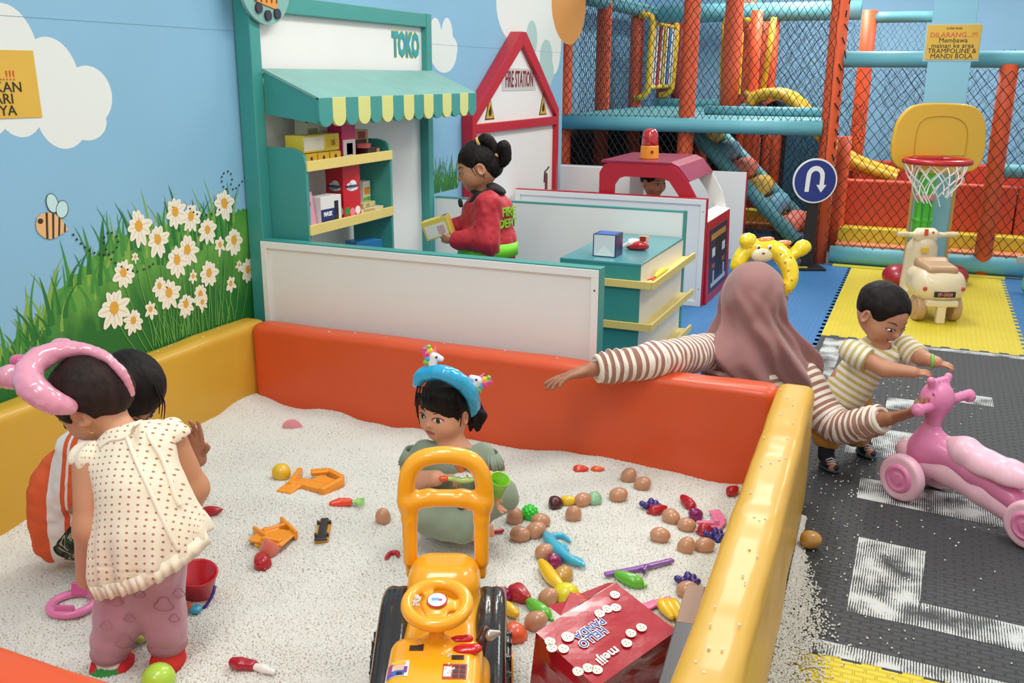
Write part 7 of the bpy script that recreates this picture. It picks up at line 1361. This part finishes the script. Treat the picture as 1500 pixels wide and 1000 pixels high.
fruit('prickly_fruit', 'yellow brown knobbly toy shell on the black mat outside the pit', 1188, 787, (206, 152, 72), .07, .035, .2, lobes=14, tip=.75, grooves=.08).location = tuple(PZ(1188, 790, .03))
# grapes (one toy of joined berries each)
def grapes(label, px, py, c=(52, 34, 118)):
    t = toy('toy_grapes', label, px, py, .014, cat='toy fruit'); S = SD(.003, .002)
    for i in range(13): a = i*2.4; r_ = .008*math.sqrt(i); S.ell((r_*math.cos(a)*1.2, r_*math.sin(a), .008*math.cos(i)), .0105)
    S.build('berries', pl_('%d_%d_%d' % c, c), t)
grapes('dark violet toy grapes behind the red strawberry', 954, 740); grapes('violet toy grapes between red apple and yellow wall', 1048, 783); grapes('violet toy grapes resting behind the egg at the dark carton', 1008, 850)
# bananas
def banana(t, P, r, m): sp = spline(P, 6); n = len(sp); S = SD(.003, .004); S.chain(sp, [r*(.35+.65*math.sin(math.pi*min(max(i/(n-1), .06), .94))**.6) for i in range(n)], k=.002); S.build('fruit_body', m, t)
yb_ = pl_('banana', (236, 192, 28)); 
t = toy('toy_banana', 'yellow toy banana lying beside the magenta onion', 805, 842, .02, cat='toy fruit'); banana(t, [rh*-.022+fh*.075, rh*-.008+fh*.03, rh*.008-fh*.02, rh*.03-fh*.06], .020, yb_)
t = toy('toy_banana', 'yellow toy banana peeping out beside the loader fender', 742, 893, .016, cat='toy fruit'); banana(t, [rh*-.03+fh*.03, rh*.0+fh*.01, rh*.025-fh*.02], .018, yb_)
t = toy('toy_banana_bunch', 'yellow toy banana bunch between the pink strap and dark carton', 984, 890, .02, cat='toy fruit')
for k_ in range(3): banana(t, [rh*(-.02+.016*k_)+fh*.04, rh*(-.026+.018*k_)-fh*.0+uz*.006, rh*(-.008+.018*k_)-fh*.045], .013, yb_)
# green prickly ball
t = toy('prickly_ball', 'bright green prickly toy ball among the brown eggs', 776, 751, .016, cat='toy ball'); S = SD(.003, .002); S.ell((0, 0, 0), .027)
for i in range(60): a = i*2.39996; z_ = 1-2*(i+.5)/60; r_ = math.sqrt(1-z_*z_); S.ell(np.array((r_*math.cos(a), r_*math.sin(a), z_))*.027, .0042)
S.build('ball_body', pl_('bright_green', (40, 200, 50)), t)
tag(MB().lathe([(.034*math.sin(a), -.034*math.cos(a)) for a in np.linspace(.03, math.pi-.03, 15)], 26).build('toy_ball', pl_('ball_yellow', (230, 184, 40)), smooth=True), 'yellow toy ball beside the half buried orange digger arm', 'toy ball').location = tuple(onbead(412, 692, .022))
tag(MB().lathe([(.040*math.sin(a), -.040*math.cos(a)) for a in np.linspace(.03, math.pi-.03, 15)], 26).build('toy_ball', pl_('ball_lime', (176, 216, 70)), smooth=True), 'pale lime ball at the bottom edge in front of the red sock', 'toy ball').location = tuple(onbead(232, 995, .02))
# blue toy shark / bird
t = toy('toy_shark', 'cyan blue toy shark lying on its side right of the eggs', 828, 803, .016); cy = pl_('cyan', (62, 176, 204)); S = SD(.003, .008)
def sp2(L, r): 
    s = spline(L, 5); S.chain(s, list(np.interp(np.linspace(0, 1, len(s)), np.linspace(0, 1, len(r)), r)), k=.004)
o_ = onbead(828, 803, .016); W_ = lambda x, y: PZ(x, y, o_[2])-o_
sp2([W_(800, 782), W_(806, 792), W_(818, 806), W_(834, 818), W_(855, 827)], [.010, .018, .019, .013, .005]); sp2([W_(806, 786), W_(822, 784), W_(836, 793)], [.010, .009, .004]); sp2([W_(812, 798), W_(826, 800), W_(832, 806)], [.01, .008, .004]); sp2([W_(838, 818), W_(850, 821), W_(856, 829)], [.008, .007, .004]); S.build('toy_body', cy, t)
# purple sword, pink strap, pink half buried parts
def strip(name, label, pts, m, w_=.018, th=.008, cat='toy', up=.012, part='plastic_strip'):
    o_ = onbead(*pts[len(pts)//2], up); t = thing(name, label, cat, tuple(o_), local=True); S = SD(.003, .004)
    for a, b in zip(pts[:-1], pts[1:]):
        A = onbead(*a, up)-o_; B_ = onbead(*b, up)-o_; d = B_-A; R = frame(nrm(d), uz); S.box((A+B_)/2, (w_/2, np.linalg.norm(d)/2+.003, th/2), R, rnd=.003)
    S.build(part, m, t); return t, o_
t, o_ = strip('toy_sword', 'purple toy sword lying above the green aubergine', [(887, 841), (935, 832), (985, 820)], pl_('purple', (136, 82, 164)), .018, .010); S = SD(.003, .002); A = onbead(945, 833, .018)-o_; S.box(A, (.006, .018, .008), rnd=.002); S.build('hilt', pl_('purple_dark', (104, 56, 136)), t)
strip('pink_strap', 'pink plastic toy strap between the red carton and bananas', [(935, 893), (958, 884), (984, 877)], pl_('pink_toy', (222, 110, 150)), .030, .008)
t, o_ = strip('pink_toy_chair', 'broken pink toy chair part at the yellow wall', [(1046, 748), (1056, 762), (1044, 776)], pl_('pink_light', (236, 130, 168)), .040, .008); S = SD(.003, .003); A = onbead(1036, 765, .02)-o_; S.box(A, (.035, .008, .005), Rb, rnd=.002); S.box(A+rh*.03+fh*.02, (.008, .03, .012), Rb, rnd=.002); S.build('leg', pl_('pink_light', (236, 130, 168)), t)
# small red bits
def bit(label, px, py, pts, m, r=.006, name='toy_piece'):
    t = toy(name, label, px, py, .006); S = SD(.0022, .003); sp = spline([rh*a+fh*b+uz*.002 for a, b in pts], 4); S.chain(sp, [r]*len(sp)); S.build('plastic', m, t)
rp = pl_('red_bit', (186, 20, 40)); bit('small curled red toy piece left of the loader handle', 577, 813, [(-.02, -.02), (-.012, .01), (.008, .014), (.012, -.004)], rp); bit('tiny red toy tongs beside the egg at the girl foot', 727, 780, [(-.02, 0), (0, .004), (.02, .012)], rp); bit('red and white toy clip behind the girl knee', 729, 686, [(-.02, -.004), (0, .008), (.02, 0), (.0, -.008), (-.02, -.004)], rp, .007)
# orange digger parts
oy = pl_('orange_yellow', (240, 148, 24)); t = toy('digger_part', 'orange yellow toy digger arm half buried next to the yellow ball', 455, 706, .014); o_ = onbead(455, 706, .014); S = SD(.0035, .004); Q_ = lambda x, y, u=0: PZ(x, y, o_[2]+u)-o_
def plate(a, b, w_, th, u=0): A, B_ = Q_(*a, u), Q_(*b, u); d = B_-A; S.box((A+B_)/2, (w_/2, np.linalg.norm(d)/2, th/2), frame(nrm(d), uz), rnd=.003)
plate((415, 722), (442, 702), .06, .012); plate((425, 712), (440, 690), .02, .03); plate((436, 706), (475, 716), .05, .02); plate((455, 692), (480, 690), .035, .016, .005); plate((470, 722), (502, 705), .022, .035); plate((462, 700), (495, 712), .06, .010); plate((480, 690), (502, 702), .02, .026); S.build('digger_body', oy, t)
t = toy('digger_part', 'orange yellow toy dumper tray above the pink cup', 403, 780, .014); o_ = onbead(403, 780, .014); S = SD(.0035, .003); plate((375, 782), (425, 790), .10, .008); plate((372, 776), (400, 795), .012, .03); plate((412, 762), (434, 784), .012, .03); plate((385, 780), (420, 770), .014, .024); plate((384, 792), (412, 796), .02, .03); S.build('tray_body', oy, t)
# carrot with a fork top
t = toy('toy_carrot', 'orange red toy carrot with light green fork leaves', 506, 736, .012, cat='toy fruit'); o_ = onbead(506, 736, .012); S = SD(.003, .003); S.chain([Q_(487, 738), Q_(498, 736), Q_(511, 735)], [.012, .016, .014]); S.build('fruit_body', pl_('carrot', (232, 70, 30)), t); S = SD(.0025, .003); S.cone(Q_(511, 735), Q_(518, 735), .007, .006); S.ell(Q_(523, 734), (.012, .014, .006), Rb)
for dy in (-4, -1, 2, 5): S.cone(Q_(524, 734+dy*.8), Q_(533, 734+dy), .004, .0035)
S.build('leaves', pl_('light_green', (150, 206, 110)), t)
# toy car upside down
t = toy('toy_car', 'tiny black toy car lying upside down in the beads', 472, 775, .014, cat='toy car'); o_ = onbead(472, 775, .014); S = SD(.003, .004); A, B_ = Q_(470, 790), Q_(476, 760); d = B_-A; Rc_ = frame(nrm(d), uz); Lc = np.linalg.norm(d); S.box((A+B_)/2, (.014, Lc/2, .006), Rc_); S.box(A+uz*.002, (.02, .006, .004), Rc_, rnd=.002); S.build('chassis', pl_('black_toy', (24, 24, 28)), t)
S = SD(.003, .004); S.box((A+B_)/2-uz*.012, (.022, Lc/2*.95, .010), Rc_); S.build('car_body', pl_('car_yellow', (206, 150, 40)), t); S = SD(.003, .002)
for sx in (-1, 1):
    for sy in (-.6, .62): c = (A+B_)/2+Rc_@np.array((sx*.019, sy*Lc/2, .001)); S.cyl(c-Rc_[:, 0]*.004, c+Rc_[:, 0]*.004, .008, .002)
S.build('wheels', pl_('black_toy', (24, 24, 28)), t)
# pink cup, shell, ring, bucket, spade, green star
t = toy('toy_cup', 'coral pink toy cup under the dumper tray', 394, 804, .016, cat='toy cup'); R_ = rotm('x', -.9)@rotm('y', .2); MB().lathe([(.020, -.02), (.026, -.02), (.03, .018), (.031, .02), (.027, .02), (.022, -.015), (.001, -.016)], 22, R_).build('cup', pl_('coral', (238, 134, 112)), t, smooth=True)
bit('small yellow toy piece behind the coral cup', 383, 797, [(-.01, -.005), (.01, .005)], yb_, .010)
t = toy('toy_shell', 'pink toy shell standing up at the foot of the orange wall', 428, 621, .018); mb = MB(); V = [np.array((0, 0, -.03))]
for i in range(25): a = math.radians(20+140*i/24); r_ = .052*(1+.05*math.cos(i*math.pi)); V.append(rh*(r_*math.cos(a)*.85)+uz*(r_*math.sin(a)-.03)+fh*(-.010*math.sin(math.pi*i/24)))
mb.add(V, [(0, i, i+1) for i in range(1, 25)]); o = mb.build('shell', pl_('shell_pink', (240, 160, 168)), t); md = o.modifiers.new('t', 'SOLIDIFY'); md.thickness = .008; S = SD(.003, .003); S.ell((0, 0, -.028), (.014, .010, .010)); S.build('hinge', pl_('shell_pink', (240, 160, 168)), t)
o_ = onbead(106, 884, .012); t = thing('toy_ring', 'pink plastic toy ring with two clips beside the dotted blouse girl', 'toy', tuple(o_), local=True); S = SD(.0035, .004); S.tor((0, 0, 0), .056, .011); S.build('ring', pl_('ring_pink', (232, 130, 178)), t)
S = SD(.003, .003); S.box(rh*.004+fh*.055+uz*.016, (.026, .012, .018), Rb@rotm('x', -.3), rnd=.003); S.box(rh*.004-fh*.05+uz*.012, (.026, .005, .013), Rb, rnd=.003); S.build('clip', pl_('ring_pink2', (214, 104, 158)), t)
bc_ = onbead(290, 858, .03); t = thing('toy_bucket', 'red toy bucket with blue handle tipped behind the dotted blouse girl', 'toy bucket', tuple(bc_), local=True); R_ = np.stack([rh, fh, uz], 1)@rotm('y', .12)@rotm('x', .25); MB().lathe([(.034, -.05), (.038, -.05), (.052, .045), (.056, .05), (.050, .05), (.036, -.042), (.001, -.044)], 26, R_).build('bucket', pl_('bucket_red', (206, 22, 44)), t, smooth=True)
MB().tube([R_@np.array((.055*math.cos(a), -.02-.062*math.sin(a), .03-.055*math.sin(a))) for a in np.linspace(0, math.pi, 15)], .0045, 8).build('handle', pl_('handle_blue', (42, 40, 130)), t, smooth=True)
t = toy('toy_spade', 'small blue and orange toy spade under the red bucket', 287, 892, .010); S = SD(.003, .003); S.ell((0, 0, 0), (.016, .018, .010)); S.build('blade', pl_('spade_blue', (52, 160, 196)), t); S = SD(.0025, .002); S.cone(-rh*.012+fh*.004, -rh*.026+fh*.016+uz*.006, .006); S.build('handle', pl_('spade_orange', (230, 100, 50)), t)
t = toy('green_flower_toy', 'lime green toy flower lying between the girl feet', 212, 925, .014); S = SD(.0035, .008); S.ell((0, 0, 0), (.022, .022, .012))
for k_ in range(5): a = k_*1.257+.3; S.ell((.026*math.cos(a), .032*math.sin(a), .002), (.015, .019, .011))
S.build('petals', pl_('lime_toy', (178, 206, 90)), t)
t = toy('toy_maraca', 'dark red and white toy rattle at the bottom left', 362, 972, .012); o_ = onbead(362, 972, .012); S = SD(.003, .006); S.chain([Q_(343, 970), Q_(352, 972), Q_(370, 974)], [.014, .016, .014]); S.build('head', pl_('maraca_red', (170, 18, 40)), t); S = SD(.003, .004); S.chain([Q_(370, 975), Q_(386, 979), Q_(400, 984)], [.008, .011, .007]); S.build('handle', pl_('white_toy', (236, 236, 230)), t)
# green wrapper beside the red carton, silver figure on the loader
t = toy('crumpled_wrapper', 'crumpled pale green wrapper between red carton and dark carton', 962, 972, .02, cat='wrapper'); S = SD(.0035, .004); S.ell((0, 0, 0), (.04, .035, .025)); S.build('wrapper', pl_('wrapper_green', (150, 180, 96)), t, disp=lambda p: .010*vnoise(p, 40, 3))
t = thing('silver_toy_figure', 'small silver and brown toy wedged on the right fender of the loader', 'toy', tuple(PQ(718, 930, 1.83)), local=True); S = SD(.003, .006); S.cone((0, 0, 0), rh*.018+uz*.006, .014, .006); S.build('head', mat('silver_toy', (176, 168, 156), .25, metal=.6), t); S = SD(.003, .004); S.chain([(-.012, 0, .01), (-.016, -.01, -.01), (-.012, -.02, -.04)], [.010, .012, .008]); S.build('brown_body', pl_('brown_toy', (70, 40, 34)), t)
